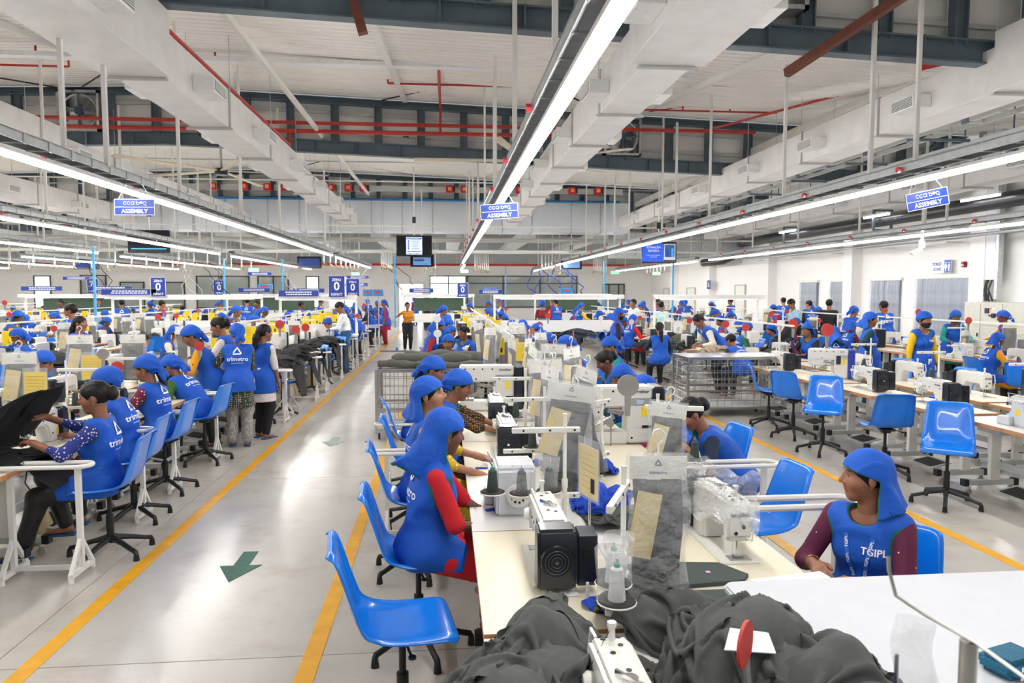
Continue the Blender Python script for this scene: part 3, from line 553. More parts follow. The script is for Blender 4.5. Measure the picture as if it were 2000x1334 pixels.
# --- blue shell stool, facing +Y, seat about .55 high
def chair_kit():
    nu,nv=27,19; V=np.zeros((nu,nv,3))
    prof=[(.225,-.035),(.215,-.008),(.17,.0),(.06,-.012),(-.06,-.02),(-.14,-.012),(-.19,.02),(-.215,.08),(-.235,.16),(-.258,.25),(-.275,.32),(-.29,.365),(-.305,.375)]
    pt=np.linspace(0,1,len(prof)); uy=np.interp(np.linspace(0,1,nu),pt,[p[0] for p in prof]); uz=np.interp(np.linspace(0,1,nu),pt,[p[1] for p in prof])
    for _ in range(2):
        uy[1:-1]=(uy[:-2]+2*uy[1:-1]+uy[2:])/4; uz[1:-1]=(uz[:-2]+2*uz[1:-1]+uz[2:])/4
    ty=np.gradient(uy); tz=np.gradient(uz); tl=np.hypot(ty,tz)+1e-9; ny_=tz/tl; nz_=-ty/tl
    for i in range(nu):
        t=i/(nu-1)
        w=np.interp(t,[0,.03,.10,.35,.5,.62,.85,.95,1],[.175,.200,.214,.222,.222,.212,.192,.178,.150])
        amp=np.interp(t,[0,.2,.42,.6,.9,1],[.0,.008,.042,.040,.018,.0])
        for j in range(nv):
            s=-1+2*j/(nv-1); e=max(0,abs(s)-.45)/.55
            d=amp*e**2-.016*(max(0,abs(s)-.88)/.12)
            V[i,j]=(s*w*(1-.03*e*e*(amp/.042)),uy[i]+ny_[i]*d,uz[i]+nz_[i]*d)
    sh=MB().grid(V.reshape(-1,3),nu,nv).mesh('shell',CHAIRB,smooth='all',fix=False,thick=.006)
    rim=[V[0,j] for j in range(nv)]+[V[i,-1] for i in range(1,nu)]+[V[-1,j] for j in range(nv-2,-1,-1)]+[V[i,0] for i in range(nu-2,0,-1)]
    rim=MB().tube(rim,.0065,6,closed=True).mesh('rim',CHAIRB,smooth='all')
    col=MB().cyl((0,0,-.03),(0,0,-.26),.016,10).cyl((0,0,-.24),(0,0,-.45),.027,12).mesh('column',BLACK,smooth=True)
    br=MB().prism([(-.14,-.028),(.13,-.028),(.08,-.05),(-.08,-.055)],'x',-.07,.07).box((0,0,-.06),(.09,.09,.04)).mesh('bracket',BLACK,bevel=.005,seg=1)
    lev=MB().tube([(.05,0,-.05),(.13,.01,-.06),(.17,.02,-.075)],.006,6).lathe([(.001,-.012),(.017,-.006),(.017,.004),(.001,.010)],10,(.185,.025,-.08)).mesh('lever',BLACK,smooth=True)
    leg=MB().tube([(0,0,-.41),(.05,0,-.425),(.14,0,-.445),(.24,0,-.475),(.285,0,-.485),(.295,0,-.505)],[.028,.024,.019,.017,.018,.016],8).cyl((.293,0,-.50),(.293,0,-.55),.017,10,r2=.023).mesh('leg',BLACK,smooth=True)
    return [('seat_shell',sh,None,[('rim',rim)]),('bracket',br),('column',col),('lever',lev)]+[('leg',leg,{'rz':k*2*PI/5+.3}) for k in range(5)]
CHAIR=chair_kit()
CHAIR_LOW=[('seat_shell',CHAIR[0][1]),('base',MB().cyl((0,0,-.03),(0,0,-.45),.024,8).tube([(-.29,0,-.53),(0,0,-.43),(.29,0,-.53)],.018,6).tube([(0,-.29,-.53),(0,0,-.43),(0,.29,-.53)],.018,6).mesh('base',BLACK,smooth=True))]
def chair(x,y,rz,label,z=.55,group=None,low=False):
    return thing('swivel_chair',label,'chair',(x,y,z),rz,group,CHAIR_LOW if low else CHAIR)
# --- sewing table: operator side -Y, length along X
def table_kit(L=1.115,D=.6,low=False,cl=CREAM):
    top=sidemat(MB().box((0,0,.742),(L-.004,D,.036)).mesh('top',[cl,PLY]),0,1)
    ps=[('tabletop',top)]
    if low:
        lg=MB().box((-.42,0,.37),(.06,.09,.7)).box((.42,0,.37),(.06,.09,.7)).box((-.42,0,.1),(.05,.55,.05)).box((.42,0,.1),(.05,.55,.05)).box((0,.1,.3),(.84,.03,.06)).mesh('frame',GREY); return ps+[('frame',lg)]
    col=MB().box((0,.04,.42),(.05,.10,.60)).mesh('column',OFFW,bevel=.004,seg=1); foot=MB().box((0,0,.13),(.055,.56,.05)).mesh('foot',GREY,bevel=.004,seg=1)
    cap=MB().box((0,0,0),(.062,.05,.066)).mesh('cap',BLACK); cas=MB().cyl((-.012,0,-.075),(.012,0,-.075),.032,12).mesh('wheel',M('caster_wheel','#9b958a',.5),smooth=True); fork=MB().bar((-.018,0,-.02),(-.018,.01,-.08),.004,.03).bar((.018,0,-.02),(.018,.01,-.08),.004,.03).cyl((0,0,-.02),(0,0,-.035),.02,8).mesh('fork',CHROME)
    for sx in (-1,1):
        ps.append(('leg',col,{'loc':(sx*.43,0,0)})); subs=[]
        for sy in (-1,1):
            subs+= [('end_cap',cap,{'loc':(0,sy*.26,.13)}),('caster',cas,{'loc':(0,sy*.22,.11)}),('caster_fork',fork,{'loc':(0,sy*.22,.11)})]
        ps.append(('foot',foot,{'loc':(sx*.43,0,0)},subs))
    ps.append(('crossbar',MB().box((0,.08,.30),(.82,.025,.07)).mesh('crossbar',GREY)))
    ps.append(('pedal',MB().box((.02,-.06,.135),(.36,.26,.012),R=[[1,0,0],[0,.97,-.2],[0,.2,.97]]).mesh('pedal',GREY),None,[('pedal_mat',MB().box((.02,-.06,.145),(.28,.18,.006),R=[[1,0,0],[0,.97,-.2],[0,.2,.97]]).mesh('mat',BLACK))]))
    ps.append(('drawer',MB().box((-.28,.02,.685),(.30,.36,.07)).mesh('drawer',GREY,bevel=.006,seg=1)))
    ps.append(('control_box',MB().box((.15,.05,.63),(.22,.14,.16)).mesh('cbox',OFFW,bevel=.01,seg=1)))
    cb=MB().tube([(.2,.0,.7),(.3,-.05,.55),(.28,-.02,.42),(.2,.03,.5),(.15,.05,.6)],.006,5).tube([(.05,.1,.7),(.0,.12,.45),(.1,.1,.3),(.35,.08,.25)],.006,5)
    ps.append(('cable',cb.mesh('cable',BLACK,smooth=True)))
    return ps
TABLE=table_kit(); TABLE_LOW=table_kit(low=True); TABLEW=table_kit(cl=M('white_laminate','#dddbd5',.35,var=.03))
# --- lockstitch machine: z=0 on the table, operator at -Y, needle at -X, motor at +X
MW=M('machine_white','#dedcd6',.28,var=.02,coat=.2); MOT=M('machine_motor_black','#181d27',.3,var=.06,coat=.15); PLATE=M('bed_plate','#dddcd4',.3,.2)
def dots(mb,pts,axis,r=.007,d=.003,m=0):
    for p in pts:
        q=list(p); q[axis]+=d; mb.cyl(p,q,r,8,m)
    return mb
BRO=text_mesh('brother',.028,BLKTXT,.0006,bold=.0004)
def lockstitch(full=True):
    body=MB().prism([(-.265,.115),(-.262,.25),(-.245,.282),(-.2,.288),(.16,.288),(.2,.275),(.205,0),(.065,0),(.05,.10),(.03,.14),(-.01,.158),(-.17,.16),(-.195,.15),(-.205,.10),(-.235,.09)],'y',-.058,.058)
    ps=[('body',body.mesh('body',MW,bevel=.014,seg=2,smooth=True))]
    mot=MB().prism([(.2,.02),(.2,.27),(.22,.285),(.30,.27),(.315,.2),(.315,.05),(.29,.015)],'y',-.085,.075)
    ps.append(('motor_cover',mot.mesh('motor',MOT,bevel=.015,seg=2,smooth=True),None,[
        ('handwheel',MB().lathe([(.02,.008),(.062,.006),(.066,-.006),(.06,-.014),(.001,-.014)],20,(.322,-.01,.15),R=[[0,0,1],[0,1,0],[-1,0,0]]).mesh('wheel',BLACK,smooth=True)),
        ('hub',MB().cyl((.32,-.01,.15),(.336,-.01,.15),.009,10).mesh('hub',CHROME,smooth=True))]))
    if not full:
        ps.append(('needle_bar',MB().cyl((-.225,0,.1),(-.225,0,.01),.006,6).box((-.1,0,.005),(.3,.16,.01)).mesh('needle',STEEL))); return ps
    vents=MB()
    for k in range(3): vents.tube([(.3372,-.01+math.cos(t)*(.022+k*.013),.15+math.sin(t)*(.022+k*.013)) for t in np.linspace(0,2*PI,15)[:-1]],.0016,4,closed=True)
    ps[1][3].append(('vent_ring',vents.mesh('vents',M('vent_blue_black','#2c3a50',.35))))
    ps.append(('motor_box',MB().prism([(.205,.03),(.205,.26),(.295,.25),(.305,.06),(.29,.03)],'y',.08,.165).mesh('mbox',MOT,bevel=.008,seg=1),None,[('power_switch',MB().box((.305,.12,.17),(.01,.03,.045)).mesh('sw',BLACK)),('cooling_slot',MB().box((.304,.12,.08),(.006,.012,.03)).mesh('sl',DARK))]))
    ps.append(('bed',MB().box((-.03,0,.004),(.50,.178,.012)).mesh('bed',PLATE,bevel=.003,seg=1)))
    ps.append(('needle_plate',MB().box((-.225,-.01,.0115),(.06,.10,.003)).mesh('np',STEEL)))
    nb=MB().cyl((-.225,0,.11),(-.225,0,.03),.005,8).cyl((-.21,.012,.11),(-.21,.012,.02),.004,6).box((-.218,-.012,.017),(.02,.045,.006)).cyl((-.225,0,.03),(-.225,0,.012),.0012,5)
    ps.append(('presser_foot',nb.mesh('foot',CHROME)))
    ps.append(('tension_dial',MB().lathe([(.026,0),(.03,.012),(.022,.03),(.002,.034)],14,(-.16,-.058,.2),R=[[1,0,0],[0,0,-1],[0,1,0]]).mesh('dial',OFFW,smooth=True)))
    ps.append(('spool_pin',MB().lathe([(.016,0),(.010,.006),(.009,.04),(.013,.045),(.013,.058),(.002,.06)],10,(-.20,.0,.287)).mesh('pin',OFFW,smooth=True)))
    ps.append(('take_up_guard',MB().tube([(-.266,-.03,.27),(-.31,-.035,.275),(-.32,-.04,.2),(-.31,-.035,.12),(-.268,-.03,.12)],.005,6).mesh('guard',OFFW,smooth=True)))
    sc=dots(MB(),[(-.22,-.02,.287),(-.18,.02,.287),(-.14,-.01,.287),(-.23,.025,.287),(-.05,.01,.287),(-.04,-.02,.287),(.08,-.01,.287),(.1,.02,.287)],2,.008)
    dots(sc,[(-.1,-.061,.2),(-.03,-.061,.2),(.1,-.061,.08),(.14,-.061,.2)],1,.007); dots(sc,[(-.269,-.015,.17),(-.267,.02,.14)],0,.009,.004)
    ps.append(('screw',sc.mesh('screws',BLACK),{'kind':'stuff'}))
    ps.append(('thread_lever',MB().bar((.02,.01,.295),(-.03,-.03,.30),.008,.012).bar((.02,.01,.295),(.05,.03,.30),.008,.01).cyl((0,0,.287),(0,0,.298),.022,12).mesh('lv',CHROME)))
    ps.append(('thread',MB().tube([(-.20,0,.33),(-.17,-.05,.27),(-.16,-.08,.21),(-.21,-.06,.16),(-.225,-.01,.1)],.0012,4).mesh('th',BLACK)))
    ps.append(('brand_writing',BRO,{'loc':(.1,-.0595,.235),'rot':(PI/2,0,0)})); ps.append(('brand_writing',BRO,{'loc':(-.2665,0,.225),'rot':(PI/2,0,-PI/2)}))
    ps.append(('caution_label',MB().box((.17,-.0597,.09),(.035,.001,.05)).mesh('cl',YELLOW)))
    return ps
LOCK=lockstitch(); LOCK_LOW=lockstitch(False)
# --- big box machine (bartack/buttonhole): white box with a window and dark back
def boxmachine(back=MOT,brand='brother',bcol=BLKTXT,low=False):
    W_=.50
    poly=[(-.25,.10),(-.25,.40),(-.235,.42),(.25,.42),(.25,0),(.02,0),(.02,.05),(-.20,.055),(-.25,.07)]
    b=MB()
    b.box((0,0,.345),(.5,.19,.15)); b.box((.16,0,.18),(.18,.19,.34)); b.box((-.09,0,.045),(.34,.17,.09)); b.box((-.20,0,.24),(.10,.17,.10))
    ps=[('body',b.mesh('body',MW,bevel=.012,seg=2,smooth=True)),('back_cover',MB().box((.295,0,.215),(.09,.23,.41)).mesh('back',back,bevel=.014,seg=1))]
    if low: return ps
    hd=MB().cyl((-.17,0,.2),(-.17,0,.1),.01,8).cyl((-.2,.02,.2),(-.2,.02,.1),.008,8).box((-.17,0,.10),(.10,.10,.02)).bar((-.02,-.05,.2),(-.15,-.06,.13),.02,.03).bar((.05,-.03,.22),(-.06,-.03,.24),.03,.03).cyl((-.05,-.06,.15),(-.05,.06,.15),.03,10)
    ps.append(('stitch_head',hd.mesh('head',STEEL)))
    ps.append(('control_panel',MB().box((.12,-.098,.27),(.06,.008,.12)).mesh('cp',DARK) if brand!='brother' else MB().box((.21,-.097,.13),(.07,.004,.02)).mesh('cp',BLACK)))
    ps.append(('brand_writing',text_mesh(brand,.034,bcol,.0006,bold=.0005),{'loc':(.17,-.0965,.385),'rot':(PI/2,0,0)}))
    ps.append(('caution_label',MB().box((.19,-.0965,.24),(.045,.002,.07)).mesh('yl',YELLOW))); ps.append(('rating_label',MB().box((.16,-.0965,.31),(.05,.002,.03)).mesh('rl',M('pale_blue_label','#b9c7e4',.5))))
    ps.append(('screw',dots(MB(),[(-.2,-.098,.39),(-.12,-.098,.39),(-.04,-.098,.39),(-.1,-.098,.3),(.05,-.098,.39),(.1,-.098,.05),(-.2,-.09,.05)],1,.008).mesh('sc',BLACK),{'kind':'stuff'}))
    return ps
BOXM=boxmachine(); BOXJ=boxmachine(M('blue_back_cover','#22399c',.4),'JUKI',M('juki_blue','#2f7fd0',.5)); BOX_LOW=boxmachine(low=True)
# --- overlock
OG=M('overlock_grey','#cfd2d6',.35,var=.03)
def overlock(low=False):
    b=MB().prism([(-.17,.0),(-.17,.09),(-.10,.12),(-.10,.20),(-.13,.24),(-.10,.28),(.15,.28),(.17,.26),(.17,0)],'y',-.10,.12)
    ps=[('body',b.mesh('body',OG,bevel=.014,seg=2,smooth=True))]
    if low: return ps+[('motor_cover',MB().cyl((.17,.02,.12),(.19,.02,.12),.06,12).mesh('m',GREY))]
    ps.append(('handwheel',MB().cyl((.17,.02,.12),(.195,.02,.12),.068,22).mesh('hw',WHITE,bevel=.006,seg=1,smooth=True),None,[('vent_hole',dots(MB(),[(.195,.02+math.cos(t)*.035,.12+math.sin(t)*.035) for t in np.linspace(0,2*PI,10)[:-1]]+[(.195,.02,.12)],0,.007).mesh('vh',BLACK))]))
    ps.append(('looper_cover',MB().prism([(-.2,.0),(-.2,.07),(-.17,.085),(-.05,.085),(-.05,0)],'y',-.15,-.10).mesh('lc',OG,bevel=.008,seg=1)))
    ps.append(('needle_head',MB().cyl((-.14,0,.24),(-.14,0,.1),.012,8).box((-.14,-.03,.10),(.05,.08,.02)).cyl((-.11,-.12,.2),(-.11,-.07,.2),.018,8).mesh('nh',CHROME)))
    ps.append(('thread_guide',MB().tube([(-.1,-.11,.25),(-.1,-.13,.30),(.1,-.13,.30),(.1,-.11,.25)],.005,6).mesh('tg',CHROME,smooth=True)))
    for k in range(4): ps.append(('tension_dial',MB().cyl((-.07+k*.045,-.10,.235),(-.07+k*.045,-.135,.235),.013,10).mesh('td',WHITE)))
    ps.append(('control_panel',MB().box((.10,-.104,.18),(.08,.01,.07)).mesh('cp',M('pale_blue_panel','#9cc6e6',.4),bevel=.003,seg=1),None,[('display',MB().box((.10,-.11,.19),(.03,.004,.018)).mesh('ds',DARK))]))
    ps.append(('caution_label',MB().box((-.01,-.102,.13),(.045,.002,.06)).mesh('yl',YELLOW)))
    return ps
OVER=overlock(); OVER_LOW=overlock(True)
# --- thread stand (two armed pole with cones)
THG=M('thread_dark_green','#39443f',.7,var=.15,vs=40,bump=.5,bs=300); THW=M('thread_white','#e9e9e6',.7,bump=.4,bs=300)
def cone(mat=THG,capc='#2a8f74',h=.115):
    b=MB().lathe([(.03,0),(.031,.004),(.022,h*.93),(.012,h)],14).mesh('cone',mat,smooth=True)
    return b,MB().lathe([(.013,h-.003),(.011,h+.012),(.001,h+.012)],10).mesh('tip',M('cone_tip_'+capc[1:],capc,.5))
CONES=[cone(),cone(capc='#2b4fb0'),cone(THW)]
disc=MB().lathe([(.062,0),(.066,.004),(.06,.008),(.001,.008)],18).mesh('disc',M('foam_disc_dark','#262422',.8)); dring=MB().lathe([(.067,-.004),(.069,0),(.067,.003),(.06,.003)],18).mesh('rim',OFFW,smooth=True); spin=MB().cyl((0,0,0),(0,0,.15),.003,6).mesh('spindle',STEEL)
armp=MB().box((0,0,0),(.36,.022,.03)).mesh('arm',OFFW,bevel=.004,seg=1); armbolt=dots(MB(),[(-.12,-.014,0),(.02,-.014,0),(.15,-.014,0)],1,.006).mesh('bolt',BLACK)
pole_m=MB().lathe([(.022,0),(.022,.006),(.013,.01),(.013,.2),(.017,.21),(.017,.25),(.010,.26),(.010,.58),(.012,.6),(.001,.6)],12).mesh('pole',OFFW,smooth=True)
def stand(x,y,z,rz,label,cones=(0,0),full=True,group=None,paddle=None):
    ps=[('pole',pole_m)]
    ps.append(('arm',armp,{'loc':(-.1,0,.165)},[('bolt',armbolt,{'kind':'stuff'})])); ps.append(('arm',armp,{'loc':(-.1,0,.515)},[('bolt',armbolt,{'kind':'stuff'})]))
    for k,c in enumerate(cones):
        q=(-.03-.15*k-.05,(-.02 if k%2 else .02),.185)
        ps.append(('cone_tray',disc,{'loc':q},[('tray_rim',dring),('spindle',spin)]))
    r=thing('thread_stand',label,'thread stand',(x,y,z),rz,group,ps)
    Rz=rotz(rz)
    for k,c in enumerate(cones):
        if c is None or not full: continue
        q=Rz@np.array((-.08-.15*k,(-.02 if k%2 else .02),.193)); b,t=CONES[c]
        thing('thread_cone',{0:'green teal-tipped thread cone',1:'green blue-tipped thread cone',2:'white teal-tipped thread cone'}[c]+', '+('nearer the pole, ' if k==0 else ('middle, ' if k==1 and len(cones)>2 else 'outer one, '))+label.replace('thread stand','stand').replace('two-armed white ','').replace('white ',''),'thread cone',(x+q[0],y+q[1],z+q[2]),0,'thread cones on stands',[('winding',b),('tip',t)])
    return r
# paddle sign: round disc on a stem
PADR=M('paddle_red','#c23a34',.5,var=.08); PADW=M('paddle_white','#e8e6e0',.5); PADG=M('paddle_grey','#8f8a86',.5,var=.1); PADRW=M('paddle_handle','#8f8d8a',.5)
def paddle_kit(m): return [('disc',MB().prism([(math.cos(t)*.058,math.sin(t)*.058+.16) for t in np.linspace(0,2*PI,25)[:-1]],'y',-.004,.004).mesh('pd',m)),('handle',MB().prism([(-.012,0),(.012,0),(.018,.11),(-.018,.11)],'y',-.004,.004).mesh('ph',PADW if m is PADW else PADRW))]
PAD={'r':paddle_kit(PADR),'w':paddle_kit(PADW),'g':paddle_kit(PADG)}
def paddle(x,y,z,rz,label,c='r',tilt=0.,s=1.): return thing('paddle_sign',label,'paddle',(x,y,z),0,'round signal paddles',PAD[c],rot=(0,tilt,rz),scale=s)
# --- hanging bags
PLAS=M('clear_plastic_film','#ffffff',.14,var=.03,alpha=.23,coat=1.,bump=1.0,bs=13,bd=.10); SWD=M('dark_grey_twill','#4a4d4b',.85,var=.10,vs=12,bump=.25,bs=300); SWB=M('black_cloth','#18191b',.8,var=.2,vs=10,bump=.4,bs=30); HDR=M('header_card','#e9e8de',.6); BUFF=M('buff_card','#e0cd96',.6,var=.06)
LOGOG=M('grey_print','#5b6a8a',.6)
def logo_mesh(s,mat):
    """triangular knot emblem"""
    mb=MB(); A=np.array([-.48*s,0]); B=np.array([.48*s,0]); C_=np.array([0,.84*s]); w=.17*s
    def st(p,q,e0,e1,off):
        d=(q-p)/np.linalg.norm(q-p); n=np.array([-d[1],d[0]])*w/2; p2=p+d*e0*s; q2=q-d*e1*s; k=7; P=[]
        for c,t0,sg in ((q2,-P2_,1),(p2,P2_,1)):
            for i in range(k): t=math.atan2(d[1],d[0])+t0+PI*i/(k-1); P.append((c[0]+math.cos(t)*w/2,c[1]+math.sin(t)*w/2))
        mb.prism(P,'y',off,off+.0008)
    P2_=PI/2
    st(A,B,0,.12,0); st(B+np.array([0,.06*s]),C_,0.04,.0,-.0002); st(C_+np.array([-.04*s,-.02*s]),A+np.array([.02*s,.2*s]),.02,.02,-.0004)
    return mb.mesh('logo',mat,fix=False)
def bagsheet(w,h,seed,amp=.012,flare=0.,nx=10,nz=16):
    r=np.random.default_rng(seed); V=[]
    ph=r.uniform(0,6.3,6)
    for side in (1,-1):
        pass
    for i in range(nz):
        t=i/(nz-1)
        for j in range(2*nx):
            s=(j%nx)/(nx-1)*2-1; front=j<nx
            if not front: s=-s
            x=s*w/2*(1+flare*t*.5); y=(.034+amp*math.sin(7*t+ph[0]+3*s)+amp*.7*math.sin(19*t+ph[1]-5*s))*(1-s*s*.9)*(1 if front else -1)*min(1,.3+t*2)
            V.append((x+amp*.8*math.sin(11*t+ph[2]),y+flare*.1*t*t,-h*t))
    F=[]
    n=2*nx
    for i in range(nz-1):
        for j in range(n): F.append((i*n+j,i*n+(j+1)%n,(i+1)*n+(j+1)%n,(i+1)*n+j))
    return MB().add(V,F)
def bag_kit(seed,sw=SWD,card=True,w=.26,h=.46,back=None):
    hook=MB().tube([(0,0,-.02),(0,0,.03),(.018,0,.045),(.024,0,.066),(.006,0,.085),(-.016,0,.078),(-.02,0,.062)],.0045,6).mesh('hook',OFFW,smooth=True)
    ps=[('hanger_hook',hook),('header_card',MB().box((0,0,-.055),(w*.92,.004,.085)).mesh('hc',HDR),None,[('emblem',logo_mesh(.022,LOGOG),{'loc':(0,-.0035,-.045)}),('writing',text_mesh('trimetro',.018,LOGOG,.0004),{'loc':(0,-.003,-.072),'rot':(PI/2,0,0)})]),
        ('film',bagsheet(w,h,seed).mesh('film',PLAS,smooth='all',fix=False))]
    r=np.random.default_rng(seed+9); V=[]
    for i in range(10):
        for j in range(6): V.append(((j/5-.5)*w*.78+.006*math.sin(i*.9+seed),0.004*math.sin(j*1.3+i*.7+seed),-.095-(h-.08)*i/9*1.0))
    ps.append(('swatch',MB().grid(V,10,6).mesh('sw',sw,smooth='all',thick=.004,fix=False)))
    if card: ps.append(('buff_card',MB().box((-w*.22,-.012,-.26),(w*.40,.003,.24),R=[[.98,0,.17],[0,1,0],[-.17,0,.98]]).mesh('bc',BUFF)))
    return ps
BAGS=[bag_kit(1),bag_kit(2),bag_kit(3,card=False),bag_kit(4,SWB,False),bag_kit(5,SWD,True,.22,.52)]
POLE=MB().cyl((0,0,0),(0,0,.78),.007,8).tube([(0,0,.78),(.0,-.05,.80),(0,-.07,.82)],.004,6).box((0,0,.003),(.06,.06,.006)).mesh('pole',STEEL,smooth=True)
bcnt={}
def bag(x,y,z,rz,label,k=0,pole=True,top=.8,tilt=(0,0),s=1.,plabel=None):
    thing('hanging_bag',label,'plastic bag',(x,y,z+top),0,'plastic sample bags hanging over the tables',BAGS[k],rot=(tilt[0],tilt[1],rz),scale=s)
    if pole:
        o=-.07; bcnt[label]=1
        thing('bag_pole',plabel or ('slim steel bag pole, '+ORD[len(bcnt)]+' one counted from the camera, '+('middle' if x>0 else 'left')+' table line'),'pole',(x-o*0+.0*math.sin(rz),y+.07*s,z),0,None,data=POLE,scale=(1,1,top/.80))
# yellow cards in clear sleeves
YINK=M('pencil_print','#c9a80f',.6)
yc=MB()
for k in range(7): yc.box((0,-.0045,.09-k*.028),(.15,.001,.003))
YC=[('card',MB().box((0,0,0),(.19,.004,.25)).mesh('yc',YELLOW),None,[('writing',yc.mesh('lines',YINK)),('swatch',MB().box((.05,-.005,-.06),(.03,.003,.07)).mesh('s',SWB))]),('sleeve',MB().box((0,0,.012),(.21,.008,.30)).mesh('sl',M('clear_sleeve','#eef2f4',.1,alpha=.18,coat=.5)))]
def ycard(x,y,z,rz,label,s=1.,tall=True):
    ps=list(YC)+([('stem',MB().cyl((0,.008,-z+.77 if False else -.5),(0,.008,-.1),.005,6).mesh('st',STEEL))] if tall else [])
    thing('instruction_card',label,'card',(x,y,z),rz,'yellow instruction cards on stems',ps,scale=s)
# --- white garment rest stand: loop on two A-feet, loop runs along local X
def rest_kit():
    lp=[]
    for t in np.linspace(PI/2,3*PI/2,9): lp.append((-.27+.075*math.cos(t),.075*math.sin(t),.79))
    for t in np.linspace(-PI/2,PI/2,9): lp.append((.27+.075*math.cos(t),.075*math.sin(t),.79))
    ps=[('top_loop',MB().tube(lp,.016,8,closed=True).mesh('loop',WHITE,smooth=True))]
    ft=MB().bar((0,0,.06),(0,0,.785),.034,.034).bar((0,-.16,.045),(0,.16,.045),.032,.032).bar((0,-.15,.05),(0,-.0,.27),.026,.026).bar((0,.15,.05),(0,.0,.27),.026,.026)
    for s in (-1,1): ft.cyl((0,s*.15,0),(0,s*.15,.03),.02,8)
    ft=ft.mesh('foot',WHITE)
    for sx in (-.2,.25): ps.append(('leg',ft,{'loc':(sx,0,0)}))
    ps.append(('stretcher',MB().box((.02,0,.06),(.45,.03,.03)).mesh('str',WHITE))); return ps
REST=rest_kit()
def rest(x,y,label,rz=0.,z=0.,s=1.): return thing('garment_rest',label,'stand',(x,y,z),rz,'white tubular garment rests',REST,scale=s)
# --- wire cage trolley
def cage_kit(L,D,Hh,open_top=False):
    ps=[]; fr=MB()
    for sx in (-1,1):
        for sy in (-1,1): ps.append(('post',MB().box((sx*L/2,sy*D/2,Hh/2+.06),(.035,.035,Hh-.08)).mesh('post',STEEL)))
    for z in (.14,Hh*.45,Hh):
        f=MB()
        for s in (-1,1): f.box((0,s*D/2,z),(L,.03,.03)); f.box((s*L/2,0,z),(.03,D,.03))
        ps.append(('rail',f.mesh('rail',STEEL)))
    for s in (-1,1):
        m=MB()
        for x in np.arange(-L/2+.12,L/2,.12): m.cyl((x,s*D/2,.14),(x,s*D/2,Hh),.004,5)
        for z in np.arange(.26,Hh,.12): m.cyl((-L/2,s*D/2,z),(L/2,s*D/2,z),.004,5)
        ps.append(('wire_mesh',m.mesh('mesh',STEEL)))
        m=MB()
        for y in np.arange(-D/2+.12,D/2,.12): m.cyl((s*L/2,y,.14),(s*L/2,y,Hh),.004,5)
        for z in np.arange(.26,Hh,.12): m.cyl((s*L/2,-D/2,z),(s*L/2,D/2,z),.004,5)
        ps.append(('wire_mesh',m.mesh('mesh',STEEL)))
    ps.append(('top_sheet',MB().box((0,0,Hh+.02),(L+.03,D+.03,.02)).mesh('top',M('steel_sheet','#c4c4c6',.25,.9,var=.12,vs=6)))); ps.append(('shelf',MB().box((0,0,.16),(L,D,.015)).mesh('shelf',GREY)))
    cas=MB().cyl((-.012,0,.05),(.012,0,.05),.045,12).mesh('w',BLACK,smooth=True)
    for sx in (-1,1):
        for sy in (-1,1): ps.append(('caster',cas,{'loc':(sx*(L/2-.03),sy*(D/2-.03),0)}))
    return ps
# --- cloth heaps: crumpled surface over a mound
def simulate(seed,N=84,excess=1.5,steps=150,iters=10,mound=.34,fy=1.):
    """drop and bunch up a square of cloth on a mound, position based; returns points in a unit footprint"""
    r=np.random.default_rng(seed); h=2./(N-1); R=h*excess
    g=np.linspace(-1,1,N); X,Y=np.meshgrid(g,g,indexing='ij')
    def sm(f):
        o=0
        for k in range(6):
            a=r.uniform(0,6.3); o=o+np.sin((X*math.cos(a)+Y*math.sin(a))*f*r.uniform(.6,1.4)+r.uniform(0,6.3))
        return o/3
    P=np.stack([X+.10*sm(3),Y+.10*sm(3),.45+.16*sm(4)+.10*sm(8)],-1)
    a0=r.uniform(0,6.3); bumps=[(r.uniform(-.45,.45),r.uniform(-.45,.45),r.uniform(.42,.6),r.uniform(.55,1)) for _ in range(4)]
    def ground(x,y):
        z=0
        for bx,by,w,a in bumps: z=np.maximum(z,mound*a*(1-((x-bx)**2+(y-by)**2)/(w*w)/1.6))
        return np.maximum(z,0)
    Q=P.copy(); lift=.03+.018*sm(2.5)
    def proj(A,B,L,k):
        d=P[B]-P[A]; n=np.sqrt((d*d).sum(-1,keepdims=True))+1e-9; c=d*(k*.5*(n-L)/n); P[A]+=c; P[B]-=c
    S=[]
    for st,k in ((1,1.),(2,.25)):
        for off in range(2*st):
            m=[i for i in range(N-st) if (i//st)%2==off//st and i%st==off%st]
            if not m: continue
            m=np.array(m); al=np.arange(N)
            S.append((np.ix_(m,al),np.ix_(m+st,al),R*st,k)); S.append((np.ix_(al,m),np.ix_(al,m+st),R*st,k))
    for pi in range(2):
        m=np.arange(pi,N-1,2)
        for pj in range(2):
            q=np.arange(pj,N-1,2); S.append((np.ix_(m,q),np.ix_(m+1,q+1),R*1.414,.35)); S.append((np.ix_(m+1,q),np.ix_(m,q+1),R*1.414,.35))
    for t in range(steps):
        V=(P-Q)*.94; Q=P.copy(); P+=V; P[...,2]-=.0016
        rr=np.sqrt(P[...,0]**2+P[...,1]**2); lim=1.02; f=np.where(rr>lim,lim/rr,1.)[...,None]; P[...,:2]*=1+(f-1)*.25
        for it in range(iters):
            for A,B,L,k in S: proj(A,B,L,k)
        gz_=ground(P[...,0],P[...,1])+lift; hit=P[...,2]<gz_
        P[...,2]=np.where(hit,gz_,P[...,2]); P[...,:2]=np.where(hit[...,None],Q[...,:2]+(P[...,:2]-Q[...,:2])*.35,P[...,:2])
    return P
HEAPM={}
